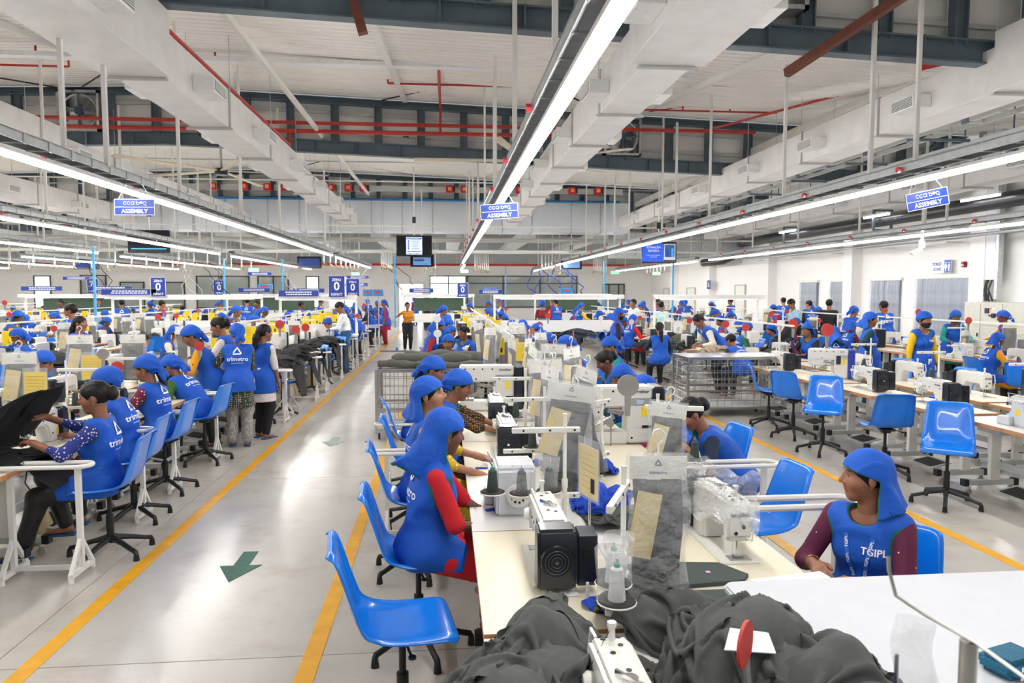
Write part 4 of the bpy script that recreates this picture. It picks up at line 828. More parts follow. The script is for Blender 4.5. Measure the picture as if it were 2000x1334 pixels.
def heap_data(kind,mat,res=84):
    key=(kind,mat.name)
    if key in HEAPM: return HEAPM[key]
    if kind not in SIMS: SIMS[kind]=simulate(*[(8,96,1.50,110,8,.42),(8,72,1.36,90,7,.55),(15,64,1.45,90,7,.62)][kind])
    P=SIMS[kind]; n=P.shape[0]
    P=P*np.array([1,1,.55/P[...,2].max()])
    HEAPM[key]=MB().grid(P.reshape(-1,3),n,n).mesh('heap',mat,smooth='all',fix=False); return HEAPM[key]
SIMS={}
# ================= people: implicit bodies polygonised by surface nets
def polygonise(D,ax):
    s=D<0; nx,ny,nz=D.shape
    c=sum(s[i:nx-1+i,j:ny-1+j,k:nz-1+k].astype(np.int8) for i in (0,1) for j in (0,1) for k in (0,1))
    act=(c>0)&(c<8); idx=-np.ones(act.shape,np.int64); I=np.argwhere(act); n=len(I)
    if n==0: return np.zeros((0,3)),np.zeros((0,4),int)
    idx[act]=np.arange(n); acc=np.zeros((n,3)); cnt=np.zeros(n)
    cor=[(i,j,k) for i in (0,1) for j in (0,1) for k in (0,1)]
    for a in cor:
        for ax_ in range(3):
            if a[ax_]: continue
            b=list(a); b[ax_]=1
            va=D[I[:,0]+a[0],I[:,1]+a[1],I[:,2]+a[2]]; vb=D[I[:,0]+b[0],I[:,1]+b[1],I[:,2]+b[2]]
            m=(va<0)!=(vb<0); t=np.where(m,va/(va-vb+1e-12),0)
            p=np.array(a,float)[None,:].repeat(n,0); p[:,ax_]=t; acc[m]+=p[m]; cnt[m]+=1
    P=I+acc/np.maximum(cnt,1)[:,None]
    V=np.stack([ax[d][0]+P[:,d]*(ax[d][1]-ax[d][0]) for d in range(3)],-1)
    F=[]
    for d in range(3):
        o=[q for q in range(3) if q!=d]
        sl0=[slice(None)]*3; sl1=[slice(None)]*3; sl0[d]=slice(0,-1); sl1[d]=slice(1,None)
        df=s[tuple(sl0)]!=s[tuple(sl1)]; E=np.argwhere(df)
        ok=(E[:,o[0]]>0)&(E[:,o[1]]>0)&(E[:,o[0]]<D.shape[o[0]]-1)&(E[:,o[1]]<D.shape[o[1]]-1); E=E[ok]
        if not len(E): continue
        def cell(du,dv):
            q=E.copy(); q[:,o[0]]-=du; q[:,o[1]]-=dv; return idx[q[:,0],q[:,1],q[:,2]]
        f=np.stack([cell(1,1),cell(0,1),cell(0,0),cell(1,0)],-1)
        flip=s[E[:,0],E[:,1],E[:,2]]
        if d==1: flip=~flip
        f[~flip]=f[~flip][:,::-1]; F.append(f)
    return V,np.concatenate(F)
def d_cone(P,a,b,ra,rb):
    a=np.asarray(a,float); b=np.asarray(b,float); ab=b-a; L=ab@ab+1e-12
    t=np.clip(((P-a)@ab)/L,0,1); return np.linalg.norm(P-a-t[...,None]*ab,axis=-1)-(ra+(rb-ra)*t)
def d_ell(P,c,r,R=None):
    q=P-np.asarray(c,float)
    if R is not None: q=q@R
    k0=np.linalg.norm(q/np.asarray(r),axis=-1); k1=np.linalg.norm(q/(np.asarray(r)**2),axis=-1)
    return k0*(k0-1)/np.maximum(k1,1e-9)
def prim(P,p,off):
    if p[0]=='c': return d_cone(P,p[1],p[2],p[3]+off,p[4]+off)
    return d_ell(P,p[1],np.asarray(p[2],float)+off,p[3])
def pbox(p,off):
    if p[0]=='c':
        a,b=np.array(p[1]),np.array(p[2]); r=max(p[3],p[4])+off; return np.minimum(a,b)-r,np.maximum(a,b)+r
    r=max(p[2])+off; return np.array(p[1])-r,np.array(p[1])+r
def implicit(prims,cell,off=0.,k=.02,box=None,cut=None,disp=None,sub=(),pad=.03):
    if box is None:
        lo=np.min([pbox(p,off)[0] for p in prims],0)-pad; hi=np.max([pbox(p,off)[1] for p in prims],0)+pad
    else: lo,hi=np.array(box[0]),np.array(box[1])
    lo=np.floor(lo/cell)*cell
    ax=[np.arange(lo[d],hi[d]+cell,cell) for d in range(3)]
    D=np.full([len(a) for a in ax],.2)
    X,Y,Z=np.meshgrid(*ax,indexing='ij'); G=np.stack([X,Y,Z],-1)
    for p in prims:
        kk=p[4+(p[0]=='c')] if len(p)>4+(p[0]=='c') else k
        a,b=pbox(p,off); m=kk+cell*2+.01
        s=tuple(slice(max(0,int((a[d]-m-lo[d])/cell)),max(0,int((b[d]+m-lo[d])/cell)+2)) for d in range(3))
        Q=G[s]
        if Q.size==0: continue
        v=prim(Q,p,off); o=D[s]; h=np.maximum(kk-np.abs(o-v),0)/kk; D[s]=np.minimum(o,v)-h*h*kk*.25
    for p,kk in sub:
        v=-prim(G,p,0.); h=np.maximum(kk-np.abs(D-v),0)/kk; D=np.maximum(D,v)+h*h*kk*.25
    if disp is not None: D=D+disp(G)
    if cut is not None: D=np.maximum(D,cut(G))
    return polygonise(D,ax)
def to_mesh(name,parts,mats,mi=None,flipcheck=True):
    """parts: list of (V,F)"""
    V=np.concatenate([p[0] for p in parts]); n=0; F=[]
    for v,f in parts: F.append(f+n); n+=len(v)
    F=np.concatenate(F); me=bpy.data.meshes.new(name)
    me.vertices.add(len(V)); me.vertices.foreach_set('co',V.astype(np.float32).ravel())
    me.loops.add(F.size); me.loops.foreach_set('vertex_index',F.astype(np.int32).ravel())
    me.polygons.add(len(F)); me.polygons.foreach_set('loop_start',np.arange(0,F.size,4,dtype=np.int32)); me.polygons.foreach_set('loop_total',np.full(len(F),4,np.int32))
    me.polygons.foreach_set('use_smooth',np.ones(len(F),bool))
    for m in mats: me.materials.append(m)
    if mi is not None: me.polygons.foreach_set('material_index',mi(V[F].mean(1)).astype(np.int32))
    me.update(calc_edges=True); me.validate(); return me
def rx(a): c,s=math.cos(a),math.sin(a); return np.array([[1,0,0],[0,c,-s],[0,s,c]])
def ry(a): c,s=math.cos(a),math.sin(a); return np.array([[c,0,s],[0,1,0],[-s,0,c]])
def ik(S,T,a,b,hint):
    S,T=np.array(S,float),np.array(T,float); d=T-S; L=np.linalg.norm(d)
    if L>(a+b)*.995: T=S+d/L*(a+b)*.995; d=T-S; L=np.linalg.norm(d)
    x=(a*a-b*b+L*L)/(2*L); h=math.sqrt(max(a*a-x*x,0)); u=d/L; n=np.array(hint,float); n-=u*(n@u); n/=np.linalg.norm(n)+1e-9
    return S+u*x+n*h,T
SKIN=M('brown_skin','#8d5c44',.5,var=.06,vs=14); SKIN2=M('dark_brown_skin','#704635',.5,var=.06,vs=14); SKIN3=M('light_brown_skin','#a8765a',.5,var=.06,vs=14)
LIP=M('lip_tint','#7a3f3a',.45); HAIR=M('black_hair','#0e0b0a',.5,var=.25,vs=60,bump=.25,bs=220,spec=.3); EYEW=M('eye_white','#e6e0d8',.25); IRIS=M('dark_iris','#1a0f0b',.15); MASKM=M('black_face_mask','#15161a',.8)
GOLD=M('gold','#c99a45',.3,1.); SANDAL=M('blue_sandal','#1b4f7c',.6); LANY=M('lanyard_blue','#1f6fd0',.6)
def person(label,loc,rz,seat=None,H=1.55,lean=.12,head=(0,0),wr=None,pal=None,leg=None,skin=SKIN,tunic=None,sleeve=.9,skirt='kameez',trouser=BLACK,loose=.02,vest=True,vmat=VEST,
           trim=TRIM,scarf='tie',hair='bun',cell=.016,hero=False,mask=False,back=None,front=None,lany=False,spec=None,male=False,side=0.,roll=0.,name='person',group=None,bend=None,vlen=-.20):
    s=H/1.55; Sx=s*(1.12 if male else 1.)
    hipz=(seat+.085) if seat is not None else .862*s
    Pv=np.array([0,0,hipz])
    R1=rx(-lean)@ry(side); R2=rx(-(lean+(bend if bend is not None else lean*.6+.08)))@ry(side*1.3)
    C=Pv+R1@np.array([0,.0,.24*s]); N=C+R2@np.array([0,-.005,.20*s])
    shL=C+R2@np.array([-.155*Sx,0,.165*s]); shR=C+R2@np.array([.155*Sx,0,.165*s])
    Rh=rotz(head[0])@rx(head[1])@ry(roll); Hc=N+R2@np.array([0,.0,.05*s])+(rotz(head[0]*.5)@rx(head[1]*.6))@np.array([0,.02,.135*s])
    if wr is None: wr=[(-.18,.42,.80),(.18,.42,.80)] if seat is not None else [(-.2,.12,.78*s),(.2,.12,.78*s)]
    el=[];ws=[]
    for sh,w,sg in ((shL,wr[0],-1),(shR,wr[1],1)):
        e,w2=ik(sh,w,.265*s,.225*s,(sg*.6,-.5,-.6)); el.append(e); ws.append(w2)
    hipL=Pv+np.array([-.085*s,0,-.01]); hipR=Pv+np.array([.085*s,0,-.01])
    if leg is None: leg=[(-.12,.36,.10),(.12,.40,.10)] if seat is not None else [(-.09,.02,.075),(.09,-.02,.075)]
    kn=[];an=[]
    for h,a in ((hipL,leg[0]),(hipR,leg[1])):
        kk,a2=ik(h,a,.40*s,.39*s,(0,1,.9 if seat is not None else .0)); kn.append(kk); an.append(a2)
    f=1.12 if male else 1.
    torso=[('e',tuple(Pv+R1@np.array([0,-.01,.02])),(.158*s,.105*s,.11*s),R1),('e',tuple(Pv+R1@np.array([0,0,.13*s])),(.128*s*f,.098*s,.13*s),R1),('e',tuple(C+R2@np.array([0,0,.04*s])),(.145*s*f,.102*s,.15*s),R2),
           ('c',tuple(shL+R2@np.array([.03,0,-.0])),tuple(shR-R2@np.array([.03,0,0])),.052*s*f,.052*s*f,.05)]
    if not male: torso+=[('c',tuple(C+R2@np.array([-.06,.075,.03])),tuple(C+R2@np.array([.06,.075,.03])),.048*s,.048*s,.04)]
    neck=('c',tuple(N+R2@np.array([0,0,-.03])),tuple(Hc+Rh@np.array([0,-.02,-.055])),.052*s*f,.047*s*f,.03)
    arms=[]
    for sh,e,w in ((shL,el[0],ws[0]),(shR,el[1],ws[1])): arms+=[('c',tuple(sh),tuple(e),.044*s*f,.036*s*f),('c',tuple(e),tuple(w),.036*s*f,.024*s*f)]
    legs=[]
    for h,kk,a in ((hipL,kn[0],an[0]),(hipR,kn[1],an[1])): legs+=[('c',tuple(h),tuple(kk),.082*s,.055*s),('c',tuple(kk),tuple(a),.054*s,.034*s)]
    feet=[('c',tuple(a+np.array([0,-.02,-.03])),tuple(a+np.array([0,.13,-.05])),.034,.022) for a in an]
    hs=1.04*s
    def hp(*q): return tuple(Hc+Rh@(np.array(q)*hs))
    def hr(*r): return tuple(np.array(r)*hs)
    cran=('e',hp(0,-.012,.03),hr(.073,.092,.083),Rh)
    headp=[cran,('e',hp(0,.028,-.028),hr(.059,.064,.078),Rh,.03),('c',hp(-.012,.058,-.088),hp(.012,.058,-.088),.021*hs,.021*hs,.03),('c',hp(0,.088,.016),hp(0,.106,-.018),.007*hs,.011*hs,.012),
           ('c',hp(-.011,.094,-.024),hp(.011,.094,-.024),.0085*hs,.0085*hs,.008),('c',hp(-.036,.074,.03),hp(.036,.074,.03),.011*hs,.011*hs,.018),('c',hp(-.038,.052,-.022),hp(.038,.052,-.022),.026*hs,.026*hs,.03),
           ('c',hp(-.017,.081,-.047),hp(.017,.081,-.047),.0072*hs,.0072*hs,.007),('c',hp(-.014,.080,-.058),hp(.014,.080,-.058),.008*hs,.008*hs,.007)]
    for sg in (-1,1): headp+= [('e',hp(sg*.076,-.008,-.004),hr(.009,.019,.030),Rh@rotz(sg*-.35),.008)]
    sub=[(('e',hp(sg*.031,.097,.009),hr(.014,.013,.0065),Rh),.010) for sg in (-1,1)]
    hands=[]
    if pal is None: pal=[None,None]
    for w,e,sg,pl in ((ws[0],el[0],-1,pal[0]),(ws[1],el[1],1,pal[1])):
        d=(w-e)/np.linalg.norm(w-e)
        if pl is not None: d=d*.35+np.array(pl[0]); d/=np.linalg.norm(d)
        nrm=np.array(pl[1]) if pl is not None else np.array([sg*-.2,0,-1.]); nrm=nrm-d*(nrm@d); nrm/=np.linalg.norm(nrm)+1e-9; th=np.cross(d,nrm)*(1 if sg>0 else -1)*-1.  # thumb direction (towards the body's middle)
        if th[0]*sg>0: th=-th
        q=[('c',tuple(w-d*.01),tuple(w+d*.03),.022*s,.022*s,.02)]
        for j,(o,l) in enumerate(((.026,.068),(.009,.075),(-.009,.07),(-.025,.055))):
            b0=w+d*.075+th*o; q.append(('c',tuple(w+d*.02+th*o*.6),tuple(b0),.0135,.0105,.012))
            m=b0+d*l*.5*.95+nrm*l*.25; t_=m+d*l*.30+nrm*l*.42; q+=[('c',tuple(b0),tuple(m),.0098,.0088,.003),('c',tuple(m),tuple(t_),.0088,.0074,.003)]
        t0=w+d*.02+th*.022; t1=t0+d*.035+th*.022+nrm*.012; t2=t1+d*.03+th*.002+nrm*.012
        q+=[('c',tuple(t0),tuple(t1),.013,.0105,.008),('c',tuple(t1),tuple(t2),.0105,.0085,.004)]
        hands.append((w,d,q))
    rgn=np.random.default_rng(abs(hash(label))%1000 if False else sum(map(ord,label)))
    ph=rgn.uniform(0,6.3,8)
    def folds(a,f1=22.,f2=9.):
        def fn(G):
            x,y,z=G[...,0],G[...,1],G[...,2]
            u=x*f1*1.1+z*f1*.35+1.8*np.sin(z*f2+ph[0])+ph[1]; v=z*f1*.75-y*f1*.6+1.7*np.sin(x*f2+y*f2*.8+ph[2])+ph[3]
            return a*((np.abs(np.sin(u*.5))*2-1.27)*.6*(.5+.5*np.sin(z*6+ph[4]))+(np.abs(np.sin(v*.5))*2-1.27)*.8*(.5+.5*np.sin(x*8-z*7+ph[5])))
        return fn
    ps=[]; fine=hero
    # body
    core=torso+arms+legs+feet+[neck]
    parts=[implicit(core+([] if fine else headp[:7]+headp[-2:]+[x for h in hands for x in h[2]][:]),cell,-.004 if True else 0,.025)]
    if fine:
        a=np.array(Hc)-.17*hs; b=np.array(Hc)+.15*hs
        parts.append(implicit(headp+[neck],.0042 if hero is True else .006,0,.02,box=(a,b),sub=sub))
        for w,d,q in hands:
            c=w+d*.06; parts.append(implicit(q+[arms[1] if w is ws[0] else arms[3]],.0048 if hero is True else .0065,0,.012,box=(c-.13,c+.13)))
    inv=Rh
    def bodymat(Cn):
        q=(Cn-Hc)@inv/hs; m=np.zeros(len(Cn),int)
        m[(np.abs(q[:,0])<.021)&(q[:,1]>.072)&(q[:,2]>-.067)&(q[:,2]<-.0415)]=1
        bz=.031+.006*(1-((np.abs(q[:,0])-.03)/.02)**2)
        m[(np.abs(q[:,0])>.013)&(np.abs(q[:,0])<.047)&(q[:,1]>.055)&(np.abs(q[:,2]-bz)<.0042)]=2
        if not fine: m[:]=0
        return m
    body=('body',to_mesh('body',parts,[skin,LIP,HAIR],bodymat))
    subs=[]
    if fine:
        for sg in (-1,1):
            e=MB().lathe([(.0001,-.0102),(.0075,-.007),(.0102,0),(.0088,.005)],12).lathe([(.0062,.0050),(.0056,.0082),(.0032,.0098),(.0001,.0103)],12,m=1)
            me=e.mesh('eye',[EYEW,IRIS],smooth='all')
            Re=Matrix((Rh@rx(-PI/2)).tolist()).to_euler(); subs.append(('eye',me,{'loc':hp(sg*.031,.0735,.007),'rot':Re}))
    ps.append(body if not subs else body+(None,subs))
    # trousers
    if trouser is not None:
        hem=[('c',p[1],tuple(np.array(p[2])+(np.array(p[1])-np.array(p[2]))*.06),p[3],p[4]) if i%2 else p for i,p in enumerate(legs)]
        V=implicit([torso[0]]+hem,cell,loose,.03,disp=folds(.004+loose*.15))
        ps.append(('trousers',to_mesh('trousers',[V],[trouser])))
    tm=tunic
    if tm is not None:
        tp=list(torso); sl=[]
        for i in (0,2):
            if sleeve<=.5: a,b=np.array(arms[i][1]),np.array(arms[i][2]); sl.append(('c',tuple(a),tuple(a+(b-a)*sleeve*2),arms[i][3],arms[i][4]))
            else:
                a,b=np.array(arms[i+1][1]),np.array(arms[i+1][2]); sl+= [arms[i],('c',tuple(a),tuple(a+(b-a)*(sleeve-.5)*2),arms[i+1][3],arms[i+1][4]-.004)]
        if skirt=='kameez':
            if seat is None: tp+=[('c',tuple(Pv+np.array([0,0,.02])),tuple(Pv+np.array([0,.01,-.36*s])),.160*s,.185*s,.05)]
            else: tp+=[('c',legs[0][1],legs[0][2],.10*s,.085*s,.05),('c',legs[2][1],legs[2][2],.10*s,.085*s,.05)]
        zc=Pv[2]-.33*s
        nb=np.array(N)+R2@np.array([0,.02,.03])
        def cut(G):
            c=.075-np.linalg.norm(G-nb,axis=-1)
            return np.maximum(c,zc-G[...,2]) if seat is None and skirt=='kameez' else c
        V=implicit(tp+sl,cell,.011,.025,cut=cut,disp=folds(.004))
        ps.append(('tunic' if not male else 'shirt',to_mesh('tunic',[V],[tm])))
    vt=None
    if vest:
        vp=list(torso)
        if seat is None or True: vp+=[('e',tuple(Pv+R1@np.array([0,-.005,-.08 if seat is None else -.02])),(.175*s,.135*s,.14 if seat is None else .12),None)]
        if seat is None: vp+=[('c',tuple(Pv+np.array([0,0,-.02])),tuple(Pv+np.array([0,0,vlen-.08])),.172*s,.196*s,.05)]
        if seat is not None: vp+=[('c',legs[0][1],tuple((np.array(legs[0][1])+np.array(legs[0][2]))/2),.084*s,.08*s,.05),('c',legs[2][1],tuple((np.array(legs[2][1])+np.array(legs[2][2]))/2),.084*s,.08*s,.05)]
        nb=np.array(N)+R2@np.array([0,.03,.03])
        def cutn(G): return .078*s-np.linalg.norm(G-nb,axis=-1)
        zc2=Pv[2]+(vlen if seat is None else -.11)
        def cutv(G): return np.maximum(cutn(G),zc2-G[...,2])
        V=implicit(vp,cell,.026,.03,cut=cutv,disp=folds(.0105,28,8))
        def vm(Cn):
            dd=np.full(len(Cn),1.)
            for p in arms[0:1]+arms[2:3]:
                a_=np.array(p[1]); ab=np.array(p[2])-a_; tt=((Cn-a_)@ab)/(ab@ab); ga=np.abs(prim(Cn[:,None,:],p,.014)[:,0]-.002)
                dd=np.minimum(dd,np.where((tt>.07)&(tt<.6),ga,1.))
            m=(dd<(.0055 if hero is True else .0075))|(np.abs(cutn(Cn))<max(cell*.55,.006))|(np.abs(Cn[:,2]-zc2)<max(cell*.5,.006))
            return m.astype(int)
        vt=to_mesh('vest',[V],[vmat,trim],vm)
        vs=[]
        bvh=BVHTree.FromPolygons([tuple(v) for v in V[0]],[tuple(map(int,q)) for q in V[1]]) if (back or front or lany) else None
        def drape(me,org,ex,ez,dirn,off=.003):
            m2=me.copy(); co=np.empty(len(me.vertices)*3); me.vertices.foreach_get('co',co); co=co.reshape(-1,3)
            for i,c in enumerate(co):
                p=org+ex*c[0]+ez*c[1]; h=bvh.ray_cast(Vector(p-dirn*.5),Vector(dirn),1.)
                q=np.array(h[0]) if h[0] is not None else p
                m2.vertices[i].co=q-dirn*off
            return m2
        if back:
            d=R2@np.array([0,1.,0]); o=C+R2@np.array([0,0,.05*s]); ex=np.array([1.,0,0]); ez=R2@np.array([0,0,1.])
            for k,(t,sz,dz,b) in enumerate((('trimetro',.075,-.01,.0012),(None,.012,-.06,.0))):
                if t: vs.append(('vest_writing',drape(text_mesh(t,sz*s,WTXT,0,bold=b),o+ez*dz,ex,ez,d))); continue
                dm=dashes(.15*s,1,.010,WTXT,1); cq=np.empty(len(dm.vertices)*3); dm.vertices.foreach_get('co',cq); dm.vertices.foreach_set('co',cq.reshape(-1,3)[:,[0,2,1]].ravel()); vs.append(('vest_print',drape(dm,o+ez*dz,ex,ez,d),{'kind':'stuff'}))
            lm=logo_mesh(.10*s,WTXT); co=np.empty(len(lm.vertices)*3); lm.vertices.foreach_get('co',co); co=co.reshape(-1,3)[:,[0,2,1]]; lm.vertices.foreach_set('co',co.ravel())
            vs.append(('vest_emblem',drape(lm,o+ez*.055,ex,ez,d,.009)))
        if front:
            d=R2@np.array([0,-1.,0]); ex=np.array([-1.,0,0]); ez=R2@np.array([0,0,1.]); o=C+R2@np.array([0,0,.05])
            vs.append(('vest_writing',drape(text_mesh(front,.043,WTXT,0,bold=.001),o+ex*.068+ez*.03,ex,ez,d,.006)))
        if lany:
            d=R2@np.array([0,-1.,0]); ez=R2@np.array([0,0,1.]); ex=np.array([-1.,0,0]); o=C+R2@np.array([0,0,.05])
            for sg in (-1,1):
                L0=np.array([sg*.062,.09]); L1=np.array([.006*sg,-.20]); n=14; V2=[]
                pd=np.array([L1[1]-L0[1],-(L1[0]-L0[0])]); pd=pd/np.linalg.norm(pd)*.0085
                for i in range(n):
                    q=L0+(L1-L0)*i/(n-1)
                    for e in (-1,1): V2.append((q[0]+pd[0]*e,q[1]+pd[1]*e,0))
                rb=MB().grid(V2,n,2).mesh('ribbon',LANY,fix=False); vs.append(('lanyard',drape(rb,o,ex,ez,d,.006)))
                if hero is True:
                    dd=(L1-L0)/np.linalg.norm(L1-L0); a2=math.atan2(-dd[1],-dd[0])
                    for fr in (.12,.36,.6,.84):
                        q=L0+(L1-L0)*fr; tmh=text_mesh('TGIPL',.019,WTXT,0,bold=.0004); c_,s_=math.cos(a2),math.sin(a2)
                        for v in tmh.vertices: v.co=(v.co.x*c_-v.co.y*s_+q[0],v.co.x*s_+v.co.y*c_+q[1],0)
                        vs.append(('lanyard_writing',drape(tmh,o,ex,ez,d,.0085)))
            q=o+ez*-.22; h=bvh.ray_cast(Vector(q-d*.5),Vector(d),1.); q=(np.array(h[0]) if h[0] is not None else q)-d*.012
            vs.append(('clip',MB().box(q,(.014,.01,.04)).mesh('clip',CHROME))); 
            if hero is not True: vs.append(('id_card',MB().box(q+np.array([0,0,-.07]),(.06,.004,.085)).mesh('idc',WPAPER)))
        ps.append(('vest',vt,None,vs))
    # hair and head cloth
    def loc_(G): return (G-Hc)@inv/hs
    if hair:
        hp_=[cran]; 
        if hair=='bun': hp_+=[('e',hp(0,-.115,.01),hr(.042,.032,.045),Rh,.01)]
        if hair=='tail': hp_+=[('c',hp(0,-.09,.01),hp(0,-.12,-.08),.028,.03,.02),('c',hp(0,-.12,-.08),tuple(np.array(hp(0,-.13,-.1))+np.array([0,-.04,-.22])),.033,.016,.02)]
        if hair=='braid':
            b0=np.array(hp(0,-.09,-.06)); 
            for j in range(9): a=b0+np.array([.012*math.sin(j*1.5),-.035-.006*j,-.045*j]); hp_.append(('e',tuple(a),(.021-.001*j,.018,.028),None,.012))
        def hc(G):
            q=loc_(G); a=np.minimum((1.25*(q[...,1]-.080)-(q[...,2]-.052))/1.6, 10); c=np.maximum(a,(-.10-q[...,2]) if hair in('bun','short') else -1)
            ear=.030-np.linalg.norm((q-np.array([0,-.002,-.012]))*np.array([.0,1,1]),axis=-1) ; c=np.maximum(c,np.where(np.abs(q[...,0])>.05,ear,-1)*(1 if not scarf or scarf=='tie' else 0)-(0 if not scarf or scarf=='tie' else 1))
            return c*hs
        ps.append(('hair',to_mesh('hair',[implicit(hp_,max(.006 if fine else cell*.7,.005),.009 if scarf else .012,.02,cut=hc,disp=(lambda G:.0015*np.sin(loc_(G)[...,0]*260)) if fine else None)],[HAIR])))
    if scarf:
        sp=[cran,('e',hp(0,-.02,.035),hr(.068,.086,.075),Rh,.03)]
        if scarf=='tie': sp+=[('e',hp(0,-.075,.005),hr(.055,.045,.055),Rh,.03),('e',hp(0,-.118,-.03),hr(.022,.018,.016),Rh,.01),('e',hp(.022,-.135,-.075),hr(.020,.012,.055),Rh@ry(-.35)@rx(-.3),.008),('e',hp(-.02,-.130,-.085),hr(.018,.011,.060),Rh@ry(.3)@rx(-.2),.008)]
        if scarf=='cap': sp+=[('e',hp(0,-.02,.045),hr(.078,.095,.068),Rh,.03)]
        hem={'drape':(-.29,.30,.085,.27),'big':(-.19,.20,.070,.27)}.get(scarf)
        kt=np.array([0,-.12,-.03])
        def field(G):
            """tent of cloth falling from the crown; planes meet in soft edges"""
            q=loc_(G); x,y,z=q[...,0],q[...,1],q[...,2]; t=np.clip((.06-z)/.26,0,1)
            th=np.arctan2(x,-(y-.02)); st=(np.abs(np.sin(th*2.9+ph[6]+.7*np.sin(z*16)))-.5)*.042*t**.8+(np.abs(np.sin(th*5.3+z*9+ph[7]))-.6)*.014*t
            wx=.078+.045*t; wy=.094+hem[3]*.55*t**1.15
            d=np.sqrt((x/wx)**2+((np.minimum(y+.005,0))/wy)**2+1e-9); dd=(d-1)*np.minimum(wx,wy)*.92+st
            top=(z-.075)*.75+np.abs(y+.02)*.35
            return np.maximum(dd,top)*hs
        zh=hem[0] if hem else -.30
        def sc(G):
            q=loc_(G); x,y,z=q[...,0],q[...,1],q[...,2]
            a=(.42*(y-.085)-(z-.046))/1.08
            if hem:
                front=y+(.012 if scarf=='drape' else .035)+.10*np.clip((z+.02),-1,0); b=np.maximum(front,(zh-z-.38*(y+.05)+.25*np.abs(x)))
            else: b=np.maximum(y+.040,-.22-z)
            return np.minimum(a,b)*hs
        cs=max(.0065 if hero is True else (.009 if fine else cell*.75),.006); fr=folds(.008,46,17)
        def dsp(G):
            q=loc_(G); r_=q-kt; an_=np.arctan2(r_[...,0],r_[...,2]+.03); rad=np.clip(1-np.linalg.norm(r_,axis=-1)*4.5,0,1)
            return (np.abs(np.sin(an_*5.5+ph[0]))-.6)*.018*rad*(0 if hem else 1)+fr(G)*np.clip(-q[...,1]*12,.1,.8)
        if hem:
            lo_=np.array(hp(0,-.08,-.06))-.25*hs; hi_=np.array(hp(0,-.08,-.06))+.25*hs
            th_=.013 if hero is True else .02
            def full(G):
                return field(G)
            ax_=[np.arange(lo_[d],hi_[d],cs) for d in range(3)]; G=np.stack(np.meshgrid(*ax_,indexing='ij'),-1)
            Dh=np.minimum(prim(G,sp[0],.019),prim(G,sp[1],.019)); Df=full(G); h_=np.maximum(.03-np.abs(Dh-Df),0)/.03; Dm=np.minimum(Dh,Df)-h_*h_*.03*.25
            Dm=np.maximum(Dm,-(np.minimum(Dm,prim(G,cran,.004)*50)+th_) if False else -(Dm+th_)); Dm=np.maximum(Dm+fr(G)*.5*np.clip(-loc_(G)[...,1]*12,0,1),sc(G)); V=polygonise(Dm,ax_)
        else: V=implicit(sp,cs,.019,.02,cut=sc,disp=dsp)
        def sm(Cn): return (np.abs(sc(Cn))<cs*.75).astype(int)
        ps.append(('headscarf' if scarf!='cap' else 'cloth_cap',to_mesh('scarf',[V],[vmat,trim],sm)))
    if mask:
        mp=[headp[1],headp[2],headp[4],('c',hp(-.05,.03,-.05),hp(.05,.03,-.05),.03*hs,.03*hs,.03)]
        def mc(G): q=loc_(G); return np.maximum(np.maximum(q[...,2]+.026+.25*(.08-q[...,1]),.012-q[...,1]),-.115-q[...,2])*hs
        ps.append(('face_mask',to_mesh('mask',[implicit(mp,.006 if fine else cell*.7,.007,.03,cut=mc)],[MASKM])))
    if fine:
        for sg in (-1,1): ps.append(('earring',MB().tube([np.array(hp(sg*.083,-.002,-.034))+np.array([0,math.cos(t)*.007,math.sin(t)*.007]) for t in np.linspace(0,2*PI,9)[:-1]],.0018,5,closed=True).mesh('er',GOLD,smooth=True)) if not male else None)
        ps=[p for p in ps if p]
        if not male:
            w,d,_=hands[1]; a_,b_,_d=frame(d)
            ps.append(('bangle',MB().tube([w-d*.035+(a_*math.cos(t)+b_*math.sin(t))*.033 for t in np.linspace(0,2*PI,17)[:-1]],.0022,5,closed=True).mesh('bg',GOLD,smooth=True)))
    if hero or seat is None:
        for a in an: ps.append(('sandal',MB().box((a[0],a[1]+.055,a[2]-.072 if a[2]>.08 else .008),(.08,.24,.016)).mesh('sd',SANDAL if not male else BLACK,bevel=.006,seg=1)))
    if spec: ps+=spec(dict(Hc=Hc,Rh=Rh,hp=hp,ws=ws,N=N,C=C,Pv=Pv,R2=R2,an=an))
    return thing(name,label,'person',loc,rz,group,ps), ps
# ================= layout
P2=PI/2
def M_(n,c): return M(n,c,.8,var=.06,vs=12,bump=.2,bs=60)
KIT={'lock':(LOCK,LOCK_LOW),'over':(OVER,OVER_LOW),'box':(BOXM,BOX_LOW),'juki':(BOXJ,BOX_LOW)}
MN={'lock':'white black-motored lockstitch','over':'grey overlock','box':'dark-backed box','juki':'blue-backed box'}
def station(x,y,face,row,k,kind='lock',low=True,white=False,z=0.,mx=0.,my=0.,mrot=None,table=True,machine=True,tl=None,ml=None):
    """face +1: the operator looks towards +X"""
    rz=-P2 if face>0 else P2
    if table: thing('sewing_table',tl or ('cream-topped sewing table, '+ORD[k]+' from camera, '+row),'table',(x,y,z),rz,'cream sewing tables in lines',TABLE_LOW if low else (TABLEW if white else TABLE))
    if machine: thing('sewing_machine',ml or (MN[kind].replace(' sewing machine','')+' machine, '+ORD[k]+' from camera, '+row),'sewing machine',(x+mx,y+my,.76+z),rz if mrot is None else mrot,'sewing machines in lines',KIT[kind][1 if low else 0])
